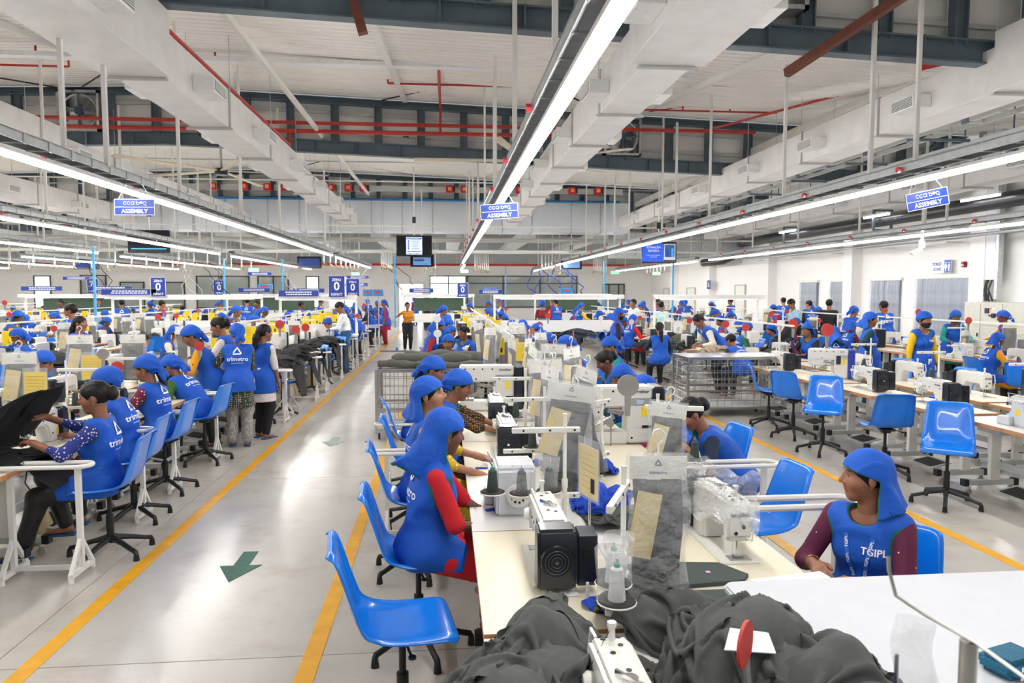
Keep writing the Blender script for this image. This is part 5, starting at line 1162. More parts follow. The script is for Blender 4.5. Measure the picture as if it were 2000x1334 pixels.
# ---------- middle line, aisle side (operators look right)
rowA='aisle side of middle line'; rowB='right side of middle line'
ysA=[1.95,3.07,4.19,5.30,6.42,7.54]
kA=['lock','lock','over','lock','lock','box']
for k,(y,kd) in enumerate(zip(ysA,kA)):
    station(.43,y,1,rowA,k,kd,False,k in(0,2),z=-.012 if k==0 else 0,mx=(-.06 if k==2 else .02),my=(-.27 if k==0 else (-.16 if k==2 else .05)),machine=(k!=5))
thing('sewing_machine','large white box sewing machine facing the camera before the cloth-covered wire trolley','sewing machine',(.42,7.45,.762),0,None,BOXM,scale=1.12)
for k,(y,kd) in enumerate(zip([1.95,3.07,4.19,5.30,6.42,7.54],['none','lock','none','none','lock','lock'])):
    station(1.27,y,-1,rowB,k,kd if kd!='none' else 'lock',False,machine=kd!='none',mx=.06,my=.28 if k==1 else .05)
thing('sewing_machine','large white box sewing machine with brother lettering, right of the green thread cones','sewing machine',(1.38,5.72,.762),0,None,[p for p in BOXM],scale=(1.12,1.1,1.12))
# centre gutter tray and divider rail
thing('centre_trough','white trough running between the two halves of the middle table line','trough',(0,0,0),0,None,[('tray',MB().box((.835,6.8,.70),(.21,11,.02)).mesh('tray',M('white_trough','#e8e8ea',.4))),('side_rail',MB().box((.735,6.8,.725),(.02,11,.05)).mesh('rail',GREY)),('side_rail',MB().box((.94,6.8,.725),(.02,11,.05)).mesh('rail',GREY)),('support',MB().box((.84,3,.35),(.06,.06,.68)).box((.84,6,.35),(.06,.06,.68)).box((.84,10,.35),(.06,.06,.68)).mesh('support',GREY))])
# white inspection board at lower right
def rrect(x0,x1,y0,y1,r,n=6):
    P=[]
    for cx,cy,a in ((x1-r,y0+r,-P2),(x1-r,y1-r,0),(x0+r,y1-r,P2),(x0+r,y0+r,PI)):
        for i in range(n+1): t=a+P2*i/n; P.append((cx+math.cos(t)*r,cy+math.sin(t)*r))
    return P
wb=MB().prism(rrect(1.07,3.0,.35,2.66,.05),'z',.832,.862)
thing('inspection_table','broad white padded table with rounded corner filling the lower right','table',(0,0,0),0,None,[('top',wb.mesh('top',M('white_table_cloth','#cfd1d6',.75,var=.02,bump=.12,bs=8),bevel=.008,seg=2)),('leg',MB().box((1.72,2.5,.415),(.05,.05,.83)).mesh('l',GREY)),('leg',MB().box((2.85,2.5,.415),(.05,.05,.83)).mesh('l',GREY)),('leg',MB().box((2.85,.5,.415),(.05,.05,.83)).mesh('l',GREY)),('leg',MB().box((1.72,.5,.415),(.05,.05,.83)).mesh('l',GREY))])
# ---------- stools, middle line
for x,y,rz,l,z in ((-.20,3.10,-1.42,'empty blue shell stool nearest the camera, beside the black-motored machine',.555),(-.16,3.93,-1.5,'blue shell stool under the woman in the red tunic',.55),(-.24,5.0,-1.45,'blue shell stool under the woman with blue shoulders behind the red sleeve',.57),(-.25,6.1,-1.5,'blue shell stool under the woman reaching to the second black motor',.57),(-.33,7.15,-1.4,'blue shell stool under the woman with purple sleeves',.56),
    (2.0,4.42,1.65,'empty blue shell stool right of the middle line beside white garment rest',.50),(2.2,5.75,1.75,'blue shell stool behind the woman bent over with the black bun',.5),(2.1,3.2,2.3,'blue shell stool under the seated woman nearest at right',.44),(2.2,6.9,1.6,'blue shell stool under the masked seated woman, right of middle line',.5),(2.2,8.1,1.6,'blue shell stool under the dark-haired woman looking down',.5)):
    chair(x,y,rz,l,z)
# ---------- right block, left half
for k,(y,kd,mk) in enumerate(((6.05,'over',1),(7.3,'lock',1),(8.55,'lock',1),(9.75,'juki',0),(10.9,'lock',1))):
    station(5.32,y,1,'near side of right line',k,kd,False,y<7,mx=.0,machine=mk)
thing('sewing_machine','white box sewing machine with blue back cover on the right table line','sewing machine',(5.42,9.72,.762),-.25,None,BOXJ)
for k,(y,kd) in enumerate(((5.6,'lock'),(6.8,'box'),(8.0,'lock'),(9.2,'lock'),(10.4,'lock'),(11.5,'over'))):
    station(6.28,y,-1,'far side of right line',k,kd,False)
for x,y,rz,l in ((4.72,10.05,-1.9,'farthest of the five empty blue stools before the right tables'),(4.72,9.3,-1.0,'second farthest of the five empty blue stools, back turned to camera'),(4.62,8.35,2.55,'middle one of the five empty blue stools, seat facing the camera'),(4.72,7.25,-.25,'empty blue stool seen squarely from behind, right aisle'),(4.66,6.2,2.5,'nearest of the five empty blue stools, seat facing the camera')): chair(x,y,rz,l,.56)
chair(4.85,4.35,1.2,'blue stool cut by the right frame edge, only its tip showing',.56)
for x,y,rz,l in ((7.05,7.9,1.4,'empty blue stool behind the white machines at far right'),(6.95,9.3,1.7,'blue stool beyond the right line beside the woman in yellow'),(6.95,10.6,1.9,'blue stool behind the woman with hand on hip'),(8.9,8.6,1.9,'blue stool right of the woman in yellow sleeves'),(8.75,10.0,-1.2,'blue stool half hidden by the woman in yellow sleeves')): chair(x,y,rz,l,.56)
# black machine bag on right line
thing('black_bag','black rounded machine bag with blue lettering on the right table line','bag',(6.05,6.35,.79),-.35,None,[('bag',MB().prism(rrect(-.42,.42,0,.2,.09),'y',-.09,.09).mesh('bag',BLACK,bevel=.02,smooth=True)),('writing',text_mesh('JUKI',.09,BLUETXT,.001,bold=.002),{'loc':(.12,-.094,.11),'rot':(P2,0,0)})])
# ---------- left line
rowL='aisle side of left line'; rowM='far side of left line'
ysL=[4.9+1.15*i for i in range(6)]
for k,y in enumerate(ysL):
    station(-3.28,y,-1,rowL,k,'lock',False,machine=k!=0); station(-4.32,y+.1,1,rowM,k,['box','lock','lock','lock','box','lock'][k],False)
thing('sewing_machine','white sewing machine cut by the left frame edge, beside the black cloth','sewing machine',(-3.55,5.35,.76),P2+.0,None,LOCK)
for x,y,rz,l in ((-2.55,5.6,1.65,'blue stool under the woman holding up black cloth, nearest at left'),(-2.73,6.45,1.6,'blue stool second from the camera beside the left line'),(-2.80,7.35,1.5,'blue stool under the woman with long hair and maroon sleeves'),(-2.82,8.6,1.4,'blue stool under the woman in green sleeves bending forward'),(-2.85,10.9,1.4,'blue stool beside the standing group at the left line')): chair(x,y,rz,l,.55)
for i,(x,y,l) in enumerate(((-2.82,5.2,'white tubular garment rest nearest the camera at left'),(-2.92,6.5,'white tubular garment rest wrapped in film, second at left'),(-2.98,7.4,'third white tubular garment rest from the camera, left line'),(-2.98,8.75,'fourth white tubular garment rest, before the standing women'),(-2.7,11.2,'fifth white tubular garment rest, beyond the standing women'))): rest(x,y,l)
for i,y in enumerate((12.0,13.4,14.5,15.6,16.6,18.6,19.8,21,22.2,23.5,24.6,26)): rest(-2.62,y,'white tubular garment rest at the left aisle edge, '+ORD[i]+' beyond the standing women',rz=P2 if i%3==0 else 0)
rest(1.76,3.52,'white tubular garment rest right of the middle line beside empty stool',s=1.14); rest(1.98,4.8,'farther white tubular garment rest right of the middle line, beside bent woman')
rest(8.6,7.6,'white tubular garment rest at right edge beyond the right line'); rest(-.38,7.0,'white tubular garment rest behind the woman in purple sleeves',s=.9); rest(-.3,5.75,'white tubular garment rest between stools of the middle line',s=.9)
# ---------- wire trolleys
thing('wire_trolley','wire cage trolley heaped with grey trousers, standing across the middle line','trolley',(-.13,10.05,0),0,None,cage_kit(1.6,.8,.93))
thing('wire_trolley','empty steel wire cage trolley with shiny top, right of the aisle','trolley',(4.62,11.35,0),0,None,cage_kit(1.6,.75,.93))
GT=M('grey_trouser_cloth','#55554f',.85,var=.1,vs=9,bump=.3,bs=60)
def roll(label,x0,x1,y,z,r,mat,seed=0,n=1):
    g=np.random.default_rng(seed); ps=[]
    pts=[(t,y+.03*math.sin(5*t+seed),z+r+.012*math.sin(9*t+seed*2)) for t in np.linspace(x0,x1,22)]
    rs=[r*(1+.14*math.sin(13*i*.9+seed)+.08*g.uniform(-1,1))*(.75 if i in(0,21) else 1) for i in range(22)]
    thing('folded_trousers',label,'trousers',(0,0,0),0,None,data=MB().tube(pts,rs,12).mesh('roll',mat,smooth='all'))
roll('rolled grey trousers on the wire trolley, nearest roll at left',-.92,-.35,9.85,.96,.05,GT,1); roll('rolled grey trousers with black stripes on the trolley front',-.4,.6,9.72,.96,.045,GT,2); roll('stack of folded grey trousers on the wire trolley, upper layer',-.75,.35,10.05,.98,.075,GT,3); roll('stack of folded grey trousers at the back of the trolley',-.6,.5,10.3,.97,.09,GT,4)
# ---------- cloth heaps
BK=M('black_garment_cloth','#131416',.8,var=.25,vs=9,bump=.3,bs=50); TAN=M('tan_cloth','#a3937c',.85,var=.1,bump=.3,bs=60); OLV=M('olive_cloth','#3f4230',.85,var=.1,bump=.3,bs=60); DT=M('charcoal_twill','#4b4d4b',.82,var=.10,vs=5,bump=.22,bs=260)
def heap(label,x,y,z,L,D,H,mat,seed,res=46,amp=.03,sc=7,rz=0.,hang=None,sharp=1.):
    k=0 if res>=100 else 1+seed%2
    thing('garment_heap',label,'clothes',(x,y,z),rz+(seed*1.3 if res<100 else 0),None,data=heap_data(k,mat),scale=(L/2,D/2,H/.55))
heap('heap of grey garments crumpled at the bottom centre, left of machine',.38,2.02,.75,.80,.84,.25,DT,11,120,.045,8)
heap('large heap of crumpled grey trousers between the machine and white table',.95,1.93,.76,.66,.98,.30,DT,23,130,.055,9,.25)
heap('grey garments slumped over the trough behind the red paddle',.84,2.48,.73,.44,.62,.19,DT,37,80,.035,7)
heap('flat dark grey garment end lying on the white table edge',1.22,1.55,.862,.34,.7,.045,M('dark_green_grey_twill','#333c3a',.85,var=.08,bump=.2,bs=250),41,60,.02,6,.4)
heap('grey garments strewn near the camera at the very bottom right of centre',.72,1.40,.76,.6,.6,.18,DT,47,80,.035,7)
def over(label,x,y,z,L,D,H,rz,k,tx=0.,ty=0.): thing('folded_garment',label,'clothes',(x,y,z),0,None,data=heap_data(k,DT),scale=(L/2,D/2,H/.55),rot=(tx,ty,rz))
over('grey trousers thrown across the top of the right-hand heap',.90,2.02,.90,.62,.48,.22,.9,1,.1,-.1); over('grey trouser leg bunched on the left-hand heap',.30,2.12,.86,.46,.42,.18,2.2,2,.05,.1); over('grey garment folded over the front of the big heap',1.02,1.72,.90,.46,.5,.20,-.5,2,.15,.1); over('grey garment slumping off the left heap towards the aisle',.22,1.86,.84,.42,.55,.20,.3,1,.2,-.25); over('grey garment at the very bottom between machine and paddle',.68,1.62,.80,.5,.45,.18,1.4,2)
def slab_(label,poly,z,h,mat,cat='cloth',name='cloth_panel'):
    thing(name,label,cat,(0,0,0),0,None,data=MB().prism(poly,'z',z,z+h).mesh(name,mat,bevel=.002,seg=1))
GR2=M('grey_green_twill','#3f4846',.85,var=.08,vs=6,bump=.2,bs=260)
slab_('flat stack of dark grey cloth panels behind the white thread cones',[(.60,3.02),(.68,2.80),(1.25,2.86),(1.30,2.92),(1.22,3.06),(.9,3.10)],.762,.018,GR2)
slab_('dark grey cloth panel with curved edge beside the white table',[(.83,2.72),(.95,2.62),(1.18,2.66),(1.2,2.80),(1.0,2.80)],.762,.008,GR2)
slab_('white paper notebook lying on the table edge by the seated woman',[(1.29,2.80),(1.64,2.86),(1.63,2.93),(1.28,2.87)],.762,.014,WPAPER,'notebook','notebook')
BC=M('royal_blue_cloth_heap','#1144b8',.8,var=.08,bump=.3,bs=60)
heap('bundle of royal blue cloth in the trough behind the yellow card',.86,3.95,.76,.34,.42,.17,BC,5,60,.02,5,.3)
heap('dark grey bundle beside the blue cloth in the trough',.98,3.75,.75,.30,.45,.10,DT,6,50,.02,6); heap('dark grey bundle behind the thread cones in the trough',.75,4.35,.76,.22,.4,.12,DT,8,50,.025,6)
heap('small blue cloth ball beside the green cones',1.08,4.75,.76,.2,.22,.10,BC,9,36,.02,5); heap('grey cloth heap under the green thread cones',.86,4.95,.75,.35,.5,.09,DT,10,50,.025,6); heap('small blue cloth scrap lying behind the second machine from the overlock',.63,5.0,.76,.12,.1,.05,BC,12,30,.012,5); heap('small blue printed cloth pouch under the white cones',.60,2.72,.76,.16,.14,.03,BC,13,30,.008,5)
heap('pile of dark garments before the masked woman, right half of middle line',1.25,7.2,.76,.6,.7,.12,BK,14,50,.03,7)
# black cloth held by the woman at left
heap('black cloth pooled on the nearest left table, hanging over its edge',-3.25,5.42,.745,.95,.62,.13,BK,15,80,.04,7)
def drapesheet(label,pts0,pts1,mat,seed=0,n=26,m=22,amp=.03,sag=.0,name='draped_cloth',cat='cloth',thick=.004):
    """sheet between two polylines, with folds"""
    g=np.random.default_rng(seed); a=np.array(pts0,float); b=np.array(pts1,float)
    def samp(p,t): 
        k=np.linspace(0,1,len(p)); return np.stack([np.interp(t,k,p[:,i]) for i in range(3)],-1)
    A=samp(a,np.linspace(0,1,n)); B=samp(b,np.linspace(0,1,n)); V=[]
    ph=g.uniform(0,6.3,4)
    for i in range(n):
        d=B[i]-A[i]; 
        for j in range(m):
            t=j/(m-1); p=A[i]+d*t; f=amp*(math.sin(i/n*21+ph[0]+2*t)+.5*math.sin(i/n*43+ph[1]-3*t)+.5*math.sin(t*17+ph[2]+i/n*6))*math.sin(PI*min(1,t*1.2+.08))
            V.append(p+np.array([f*.6,f,f*.5-sag*math.sin(PI*t)]))
    thing(name,label,cat,(0,0,0),0,None,data=MB().grid(V,n,m).mesh(name,mat,smooth='all',fix=False,thick=thick))
drapesheet('black cloth held up by the seated woman at left, sloping to the table',[(-2.85,5.62,1.30),(-3.02,5.42,1.26),(-3.2,5.15,1.12)],[(-3.3,5.9,.80),(-3.5,5.35,.79),(-3.2,4.95,.80)],BK,3,30,26,.026)
drapesheet('black cloth lying over the lap of the seated woman at left',[(-3.2,5.3,.80),(-3.15,5.7,.82)],[(-2.75,5.25,.60),(-2.72,5.62,.66)],BK,4,22,18,.02,-.03)
for k,(y,z,h) in enumerate(((12.0,.83,.3),(13.4,.86,.33),(14.6,.85,.3),(16.0,.86,.32),(17.3,.9,.3),(19,.85,.25),(20.5,.85,.25),(22,.85,.25))):
    heap('black garments heaped along the left aisle tables, '+ORD[k]+' pile beyond the standing women',-2.85,y,.75,1.0,1.1,h*.7,BK,60+k,44,.05,7)
    if k<6: drapesheet('black trouser legs hanging from the '+ORD[k]+' garment pile at the left aisle',[(-2.45,y-.35,.86),(-2.4,y+.35,.86)],[(-2.32,y-.25,.30+.1*(k%2)),(-2.32,y+.2,.25)],BK,k,16,12,.03)
for l,x,y,L,D,H,m,sd in (('long black garment pile on the second left line, behind the dark-haired woman',-6.6,12.6,2.4,.8,.42,BK,31),('tan garments heaped on the right cutting table',5.1,13.2,1.3,.8,.38,TAN,32),('olive garments heaped beside the tan ones',6.0,12.6,.8,.7,.35,OLV,33),('black garments piled behind the tan heap',4.6,15.,1.6,1.,.4,BK,34),('olive and black garments behind the dark-haired girl',5.4,16.,1.6,.9,.45,OLV,35),('dark blue garments folded on a table in the middle background',3.4,19.,1.6,.9,.42,M('navy_cloth','#1e2636',.8),36),('dark folded garments right of the navy pile',4.7,19.2,.9,.8,.45,BK,39),('dark grey garment pile at the feet of the teal-dressed woman',2.2,15,.9,.7,.2,DT,38),('grey garment hump by the right-hand machines',7.5,13.2,.9,.7,.45,DT,44),('tan garments beneath the far frame, right of centre',6.6,24,1.4,.9,.5,TAN,45),('black garments held at the waist-high frames near the aisle, far',-3.4,26,1.2,1.,.5,BK,46)):
    heap(l,x,y,.76,L*.85,D,H*.6,m,sd,44,.05,8)
# ---------- bags, cards, paddles
bag(.84,2.75,.76,-.12,'clear bag with charcoal swatch and white header, nearest in the middle',4,top=.60,s=1.12)
V=[]
for i in range(18):
    for j in range(22):
        u=i/17; v=j/21; V.append((.93+.37*v,2.74+.10*v+.02*math.sin(9*u+4*v),1.34-.10*v*(1-u)-.36*u*(.55+.45*v)+.02*math.sin(7*v+3*u)+.012*math.sin(23*v+6*u)))
thing('bag_flap','wide flap of clear plastic blown out right of the nearest bag','plastic bag',(0,0,0),0,None,data=MB().grid(V,18,22).mesh('flap',M('clear_plastic_flap','#ffffff',.12,var=.03,alpha=.36,coat=1.,bump=1.,bs=18,bd=.12),smooth='all',fix=False))
bag(1.22,3.80,.76,-.35,'second clear bag with white header, behind the nearest bag',4,top=.64,s=.95,tilt=(0,.08))
r_=random.Random(5)
cent=[(.78,4.35,.60),(.86,4.6,.5),(1.0,5.0,.62),(.78,5.3,.6),(.80,5.75,.62),(.92,6.1,.55),(1.22,6.9,.62),(.9,7.3,.6),(1.2,7.9,.58),(.75,8.2,.62),(.55,8.9,.72),(1.0,8.6,.6),(.95,9.5,.7),(1.3,9.8,.6),(.8,10.6,.66),(.5,11.4,.66),(1.1,11.2,.66),(.75,12.4,.66),(1.2,12.8,.62),(.5,13.2,.62)]
for k,(x,y,t) in enumerate(cent):
    bag(x,y,.76,r_.uniform(-1.45,-1.0) if k%4 else r_.uniform(-.6,.2),'clear sample bag with white header over the middle line, '+ORD[k]+' behind the second bag',[0,1,4,2,1][k%5],top=t+.08,tilt=(r_.uniform(-.12,.12),r_.uniform(-.22,.22)),s=r_.uniform(1.05,1.25))
V=[]
for i in range(20):
    for j in range(20):
        u=i/19; v=j/19; V.append((.55+.55*v-.12*u*(1-v),5.15+.25*u,1.42-.30*(1-v)**2-.34*u+.03*math.sin(5*v+7*u)+.012*math.sin(19*v)))
thing('plastic_cover','crumpled clear plastic cover draped over the bag poles of the middle line','plastic bag',(0,0,0),0,None,data=MB().grid(V,20,20).mesh('cover',PLAS,smooth='all',fix=False))
bag(-4.1,7.3,.76,.1,'clear bag with dark swatch at the left frame edge',1,top=.66,s=1.25); bag(-4.13,9.9,.76,.05,'clear bag with grey crinkled swatch, right one of the left pair',2,top=.68,s=1.3); bag(-4.75,9.8,.76,.05,'clear bag with grey swatch, left one of the left pair',1,top=.68,s=1.3); bag(-3.9,11.2,.76,-.1,'bag with flat black swatch left of the yellow-sleeved woman',3,top=.72,s=1.35); bag(-6.6,13.2,.76,.2,'bag with grey swatch left of the dark-haired standing woman',0,top=.7,s=1.2)
ycard(-3.42,6.3,1.20,-.1,'large yellow instruction card in clear sleeve at the left edge'); ycard(-3.72,7.9,1.20,.1,'yellow instruction card behind the red paddle, left line'); ycard(-4.15,7.5,1.12,.3,'yellow card hidden behind the left frame edge bag')
thing('instruction_card','yellow card seen edge-on on a steel stem before the blue cloth bundle','card',(.69,3.40,1.12),-1.28,None,YC+[('stem',MB().cyl((0,.008,-.36),(0,.008,-.1),.006,8).box((0,.008,-.356),(.07,.07,.006)).mesh('stem',CHROME,smooth=True))],over={'yellow_card':BUFF})
paddle(.765,1.70,.97,.88,'big red round paddle close to the camera, seen obliquely','r',-.28,1.0); paddle(1.09,4.2,1.25,0,'grey round paddle beside the woman with the earring','g',s=1.15); paddle(1.0,4.25,1.06,1.3,'thin grey paddle seen edge-on before the brother-lettered machine','g',s=.9)
for k,(x,y,z,c,l) in enumerate(((-.13,11.,1.42,'w','upper white round paddle near the red-sleeved woman'),(-.12,10.6,1.22,'w','lower white round paddle near the red-sleeved woman'),(-3.55,6.6,1.02,'r','red paddle above the yellow card at the left edge'),(-3.2,7.3,1.10,'r','red paddle right of the left card pair'),(-3.6,7.9,1.18,'g','grey paddle left of the second yellow card'),(-3.05,9.2,1.16,'r','red paddle below the black swatch bag'),(3.9,8.9,1.2,'r','unused'))):
    if l!='unused': paddle(x,y,z,.1,l,c)
for k,(px,py,y,s) in enumerate(((86,640,13,1),(149,638,13.5,1),(13,620,14,1.3),(65,590,17,1),(72,612,15,1),(335,617,17,1.2),(368,615,17,1),(557,632,12.5,1.3),(587,642,12,1.2),(605,638,12.6,1.2),(703,616,19,1),(716,595,24,1),(1073,617,17,1.2),(1056,635,15,1.2),(1040,645,14,1),(978,592,24,1),(990,603,22,1),(1179,622,17,1),(1241,630,15.5,1),(1258,622,17,1),(1360,628,14,1),(1435,635,13,1.2),(1477,642,12.5,1.2),(1530,615,17,1.2),(1577,635,11.8,1.5),(1650,648,10.3,1.7),(1774,608,15,1),(1846,612,13.5,1.1),(1958,630,12,1.1),(1633,629,14,.8),(1563,610,18,1.),(345,606,20,1),(230,590,24,1),(408,605,22,1))):
    X=(px-872)/1400*y; paddle(X*1.0,y,2-(py-569)/1400*y-.16*s,.0,('white' if px in(1241,1179) else 'red')+' round paddle, '+ORD[k]+' of the small far ones counted from the left frame edge','w' if px in(1241,1179) else 'r',s=s)
# thread stands
stand(.62,3.68,.76,.0,'two-armed white thread stand beside the overlock machine',(0,1,0)); stand(.65,2.55,.76,1.15,'two-armed white thread stand holding white cones',(2,2)); stand(1.32,4.35,.76,PI*.9,'white thread stand by the lettered machine',(1,1)); stand(1.02,4.6,.76,.6,'white thread stand in the centre trough',(0,0)); stand(.66,4.75,.76,0,'white thread stand between black motors',(0,)); stand(.66,5.9,.76,0,'white thread stand behind the third black motor',(0,))
stand(-3.5,6.95,.76,PI,'white thread stand before the second left machine',(0,)); stand(-3.6,8.05,.76,PI,'white thread stand with bagged cones at left',(0,)); stand(5.85,6.6,.76,0,'thread stand left of the black machine bag',(0,)); stand(5.85,8.0,.76,0,'thread stand before the woman in yellow sleeves',(0,)); stand(5.8,9.3,.76,0,'thread stand holding a cone beside blue-backed machine',(1,))
film=MB(); 
for x,y in ((.57,3.69),(.43,3.68),(.54,2.56),(.4,2.55)):
    film.lathe([(.05,0),(.052,.06),(.056,.12),(.05,.17)],9,(x-.02,y,1.03))
thing('film_bag','clear plastic bags pulled over the thread cones of the near stands','plastic bag',(0,0,0),0,None,data=film.mesh('film',PLAS,smooth='all')) if False else None
for k,(x,y) in enumerate(((.54,3.70),(.39,3.66))):
    thing('cone_bag','clear plastic sleeve over the '+('right' if k==0 else 'left')+' green cone by the overlock machine','plastic bag',(x,y,.953),0,None,data=MB().lathe([(.05,0),(.047,.06),(.055,.12),(.058,.175)],11).mesh('sleeve',PLAS,smooth='all'))
for k,(x,y) in enumerate(((.617,2.477),(.556,2.340))):
    thing('cone_bag','clear plastic sleeve over the '+('right' if k==0 else 'left')+' white cone beside the blue pouch','plastic bag',(x,y,.953),0,None,data=MB().lathe([(.05,0),(.047,.06),(.055,.12),(.058,.175)],11).mesh('sleeve',PLAS,smooth='all'))
# little things on the near tables
thing('thread_snips','blue-handled thread snips beside the overlock machine','scissors',(.22,3.98,.766),.3,None,[('handle',MB().bar((0,0,0),(.10,.01,0),.014,.01).bar((0,-.015,0),(.10,-.005,0),.014,.01).mesh('h',M('blue_snips','#1d3fa8',.4))),('blade',MB().bar((.10,.005,0),(.14,.0,0),.008,.004).mesh('b',CHROME))])
thing('thread_snips','blue-handled thread snips before the second black motor','scissors',(.2,4.95,.766),-.1,None,[('handle',MB().bar((0,0,0),(.10,.0,0),.014,.01).mesh('h',M('blue_snips','#1d3fa8',.4))),('blade',MB().bar((.10,0,0),(.13,.0,0),.008,.004).mesh('b',CHROME))])
thing('marker_pen','blue marker lying on the table near the wooden block','pen',(.25,6.75,.768),.1,None,[('barrel',MB().cyl((0,0,0),(.12,0,0),.008,8).mesh('b',M('blue_snips','#1d3fa8',.4))),('cap',MB().cyl((.12,0,0),(.15,0,0),.009,8).mesh('c',BLACK))])
thing('cone_pin','white upright spool pin on the nearest table','pin',(.56,2.76,.76),0,None,data=MB().lathe([(.012,0),(.012,.006),(.008,.01),(.007,.075),(.001,.078)],10).mesh('pin',OFFW,smooth=True)); thing('cone_pin','white upright spool pin on the right-hand table','pin',(.98,3.35,.76),0,None,data=MB().lathe([(.012,0),(.012,.006),(.008,.01),(.007,.085),(.001,.088)],10).mesh('pin',OFFW,smooth=True))
thing('bobbin_case','brown round wooden bobbin near the cloth heap','bobbin',(.53,2.24,.76),0,None,data=MB().cyl((0,0,0),(0,0,.015),.02,14).mesh('bob',PLY)); thing('paper_slip','white printed paper slip on the cloth heap','paper',(.80,1.80,1.06),.4,None,data=MB().prism([(-.09,-.02),(.06,-.05),(.09,.02),(-.02,.05)],'z',0,.003).mesh('slip',WPAPER),rot=(.35,.1,.3))
thing('fabric_sticker','small pink sticker on the dark cloth panels','sticker',(1.13,2.95,.781),0,None,data=MB().box((0,0,.001),(.02,.02,.002)).mesh('st',M('pink_sticker','#d9a6d0',.6))); thing('paper_label','small printed label between the motor and the spool pin','label',(.50,2.83,.763),.1,None,data=MB().box((0,0,.0),(.07,.06,.002)).mesh('lb',WPAPER))
# near rod at lower right with bags
thing('steel_hanger_rod','bent steel rod close to the camera at lower right','rod',(0,0,0),0,None,[('rod',MB().tube([(.63,.95,1.62),(.632,.95,1.60),(.64,.945,1.565),(.66,.91,1.552),(.69,.85,1.54),(.70,.78,1.53),(.72,.70,1.52)],.0028,8).mesh('rod',STEEL,smooth=True)),('post',MB().cyl((.688,.86,.862),(.688,.86,1.538),.011,14).mesh('post',STEEL,smooth=True)),('foot',MB().cyl((.688,.86,.80),(.688,.86,.866),.03,14).mesh('foot',DARK))])
thing('near_bag','blurred clear bag with dark strip hanging from the bent rod','plastic bag',(.648,.915,1.545),-.9,None,[('film',bagsheet(.05,.18,8,.004,.5).mesh('f',PLAS,smooth='all',fix=False)),('dark_strip',MB().box((-.02,0,-.13),(.004,.006,.14)).mesh('s',M('navy_strip','#25264a',.6)))])
# ---------- inspection frames with signs
FRW=M('frame_white','#e9e9e6',.4); PANEL_GREEN=M('green_board','#3c4f3e',.7); FLUO=M('frame_lamp','#ffffff',.5,emit=2.5)
def inspect(x0,x1,y,label,z=1.84,board=False):
    ps=[('header',MB().box(((x0+x1)/2,y,z),(x1-x0,.5,.12)).mesh('h',FRW,bevel=.01,seg=1),None,[('lamp',MB().box(((x0+x1)/2,y,z-.065),((x1-x0)*.9,.2,.01)).mesh('l',FLUO))])]
    for x in (x0+.03,x1-.03): ps.append(('post',MB().box((x,y+.2,(z)/2),(.06,.06,z)).mesh('p',FRW)))
    ps.append(('table_top',MB().box(((x0+x1)/2,y,.86),(x1-x0,.8,.05)).mesh('t',FRW))); ps.append(('front_panel',MB().box(((x0+x1)/2,y-.38,1.02),(x1-x0-.2,.02,.30)).mesh('f',WPAPER)))
    if board: ps.append(('notice_board',MB().box(((x0+x1)/2,y+.25,1.5),((x1-x0)*.7,.03,.5)).mesh('b',PANEL_GREEN)))
    thing('inspection_stand',label,'inspection stand',(0,0,0),0,None,ps)
inspect(-9.6,-5.35,21.5,'white inspection frame left of the near zero-defect sign'); inspect(-4.3,-2.3,18.9,'white inspection frame above the man in the white shirt'); inspect(1.4,5.2,20.8,'white inspection frame right of the middle lamp row')
inspect(5.9,9.,19.8,'white inspection frame before the right wall, standing before the tan heap'); inspect(-1.6,1.1,27.5,'white inspection frame at the end of the aisle with green boards',board=True); inspect(-8.6,-4.6,29,'far white inspection frame with green boards left of the aisle',board=True); inspect(3.5,6.5,28,'far white inspection frame behind the teal-dressed woman',board=True); inspect(-15,-11,27,'far white inspection frame at the left with a board',board=True); inspect(-20,-16,24,'white inspection frame near the left frame edge')
def zero(x,y,z,s,label):
    sign('zero_defect_sign',label,(x,y,z),.42*s,.56*s,NAVYSIGN,[('ZERO',.09*s,0,.17*s,WTXT),('0',.30*s,0,.0,WTXT),('DEFECT',.08*s,0,-.2*s,WTXT)],cat='sign')
zero(-8.1,21.2,2.12,1,'navy zero defect sign on the left inspection frame, largest at left'); zero(-2.75,18.6,2.12,1,'navy zero defect sign above the man in white shirt'); zero(-9.1,30,2.15,1.1,'small navy zero defect sign, second from the left'); zero(-13.5,29,2.2,1.0,'small navy zero defect sign at the far left'); zero(.65,27.2,2.05,1.0,'navy zero defect sign over the middle line, beyond the bags'); zero(-2.45,19.4,2.1,.85,'navy zero defect sign half hidden behind the one over white shirt')
for k,(x,y,z,w) in enumerate(((-8.9,21.2,1.98,1.5),(-3.7,18.6,1.95,1.),(-5.3,28.6,2.03,1.2),(-.9,27.2,2.03,.9),(.5,27.2,2.,.0),(-11.8,26.6,2.1,1.5),(-14.3,27,2.1,1.4),(-7.4,28.7,2.05,1.2),(-4.1,33,2.3,1.2),(1.7,27.2,1.98,.9),(-18,24,2.0,1.2),(-17,35,2.6,1.2),(-9.5,38,2.9,1.2),(-5,42,2.8,1.3))):
    if w: sign('header_sign','long narrow navy header sign, '+ORD[k]+' of those on the white frames',(x,y,z),w,.17,NAVYSIGN,[],extra=[('print',dashes(w*.66,2,.11,WTXT,k),{'loc':(0,-.009,0),'kind':'stuff'})])
sign('notice_paper','white notice sheet with red border standing in the left background',(-13.2,20,1.9),.62,.75,WPAPER,[],edge=RED)
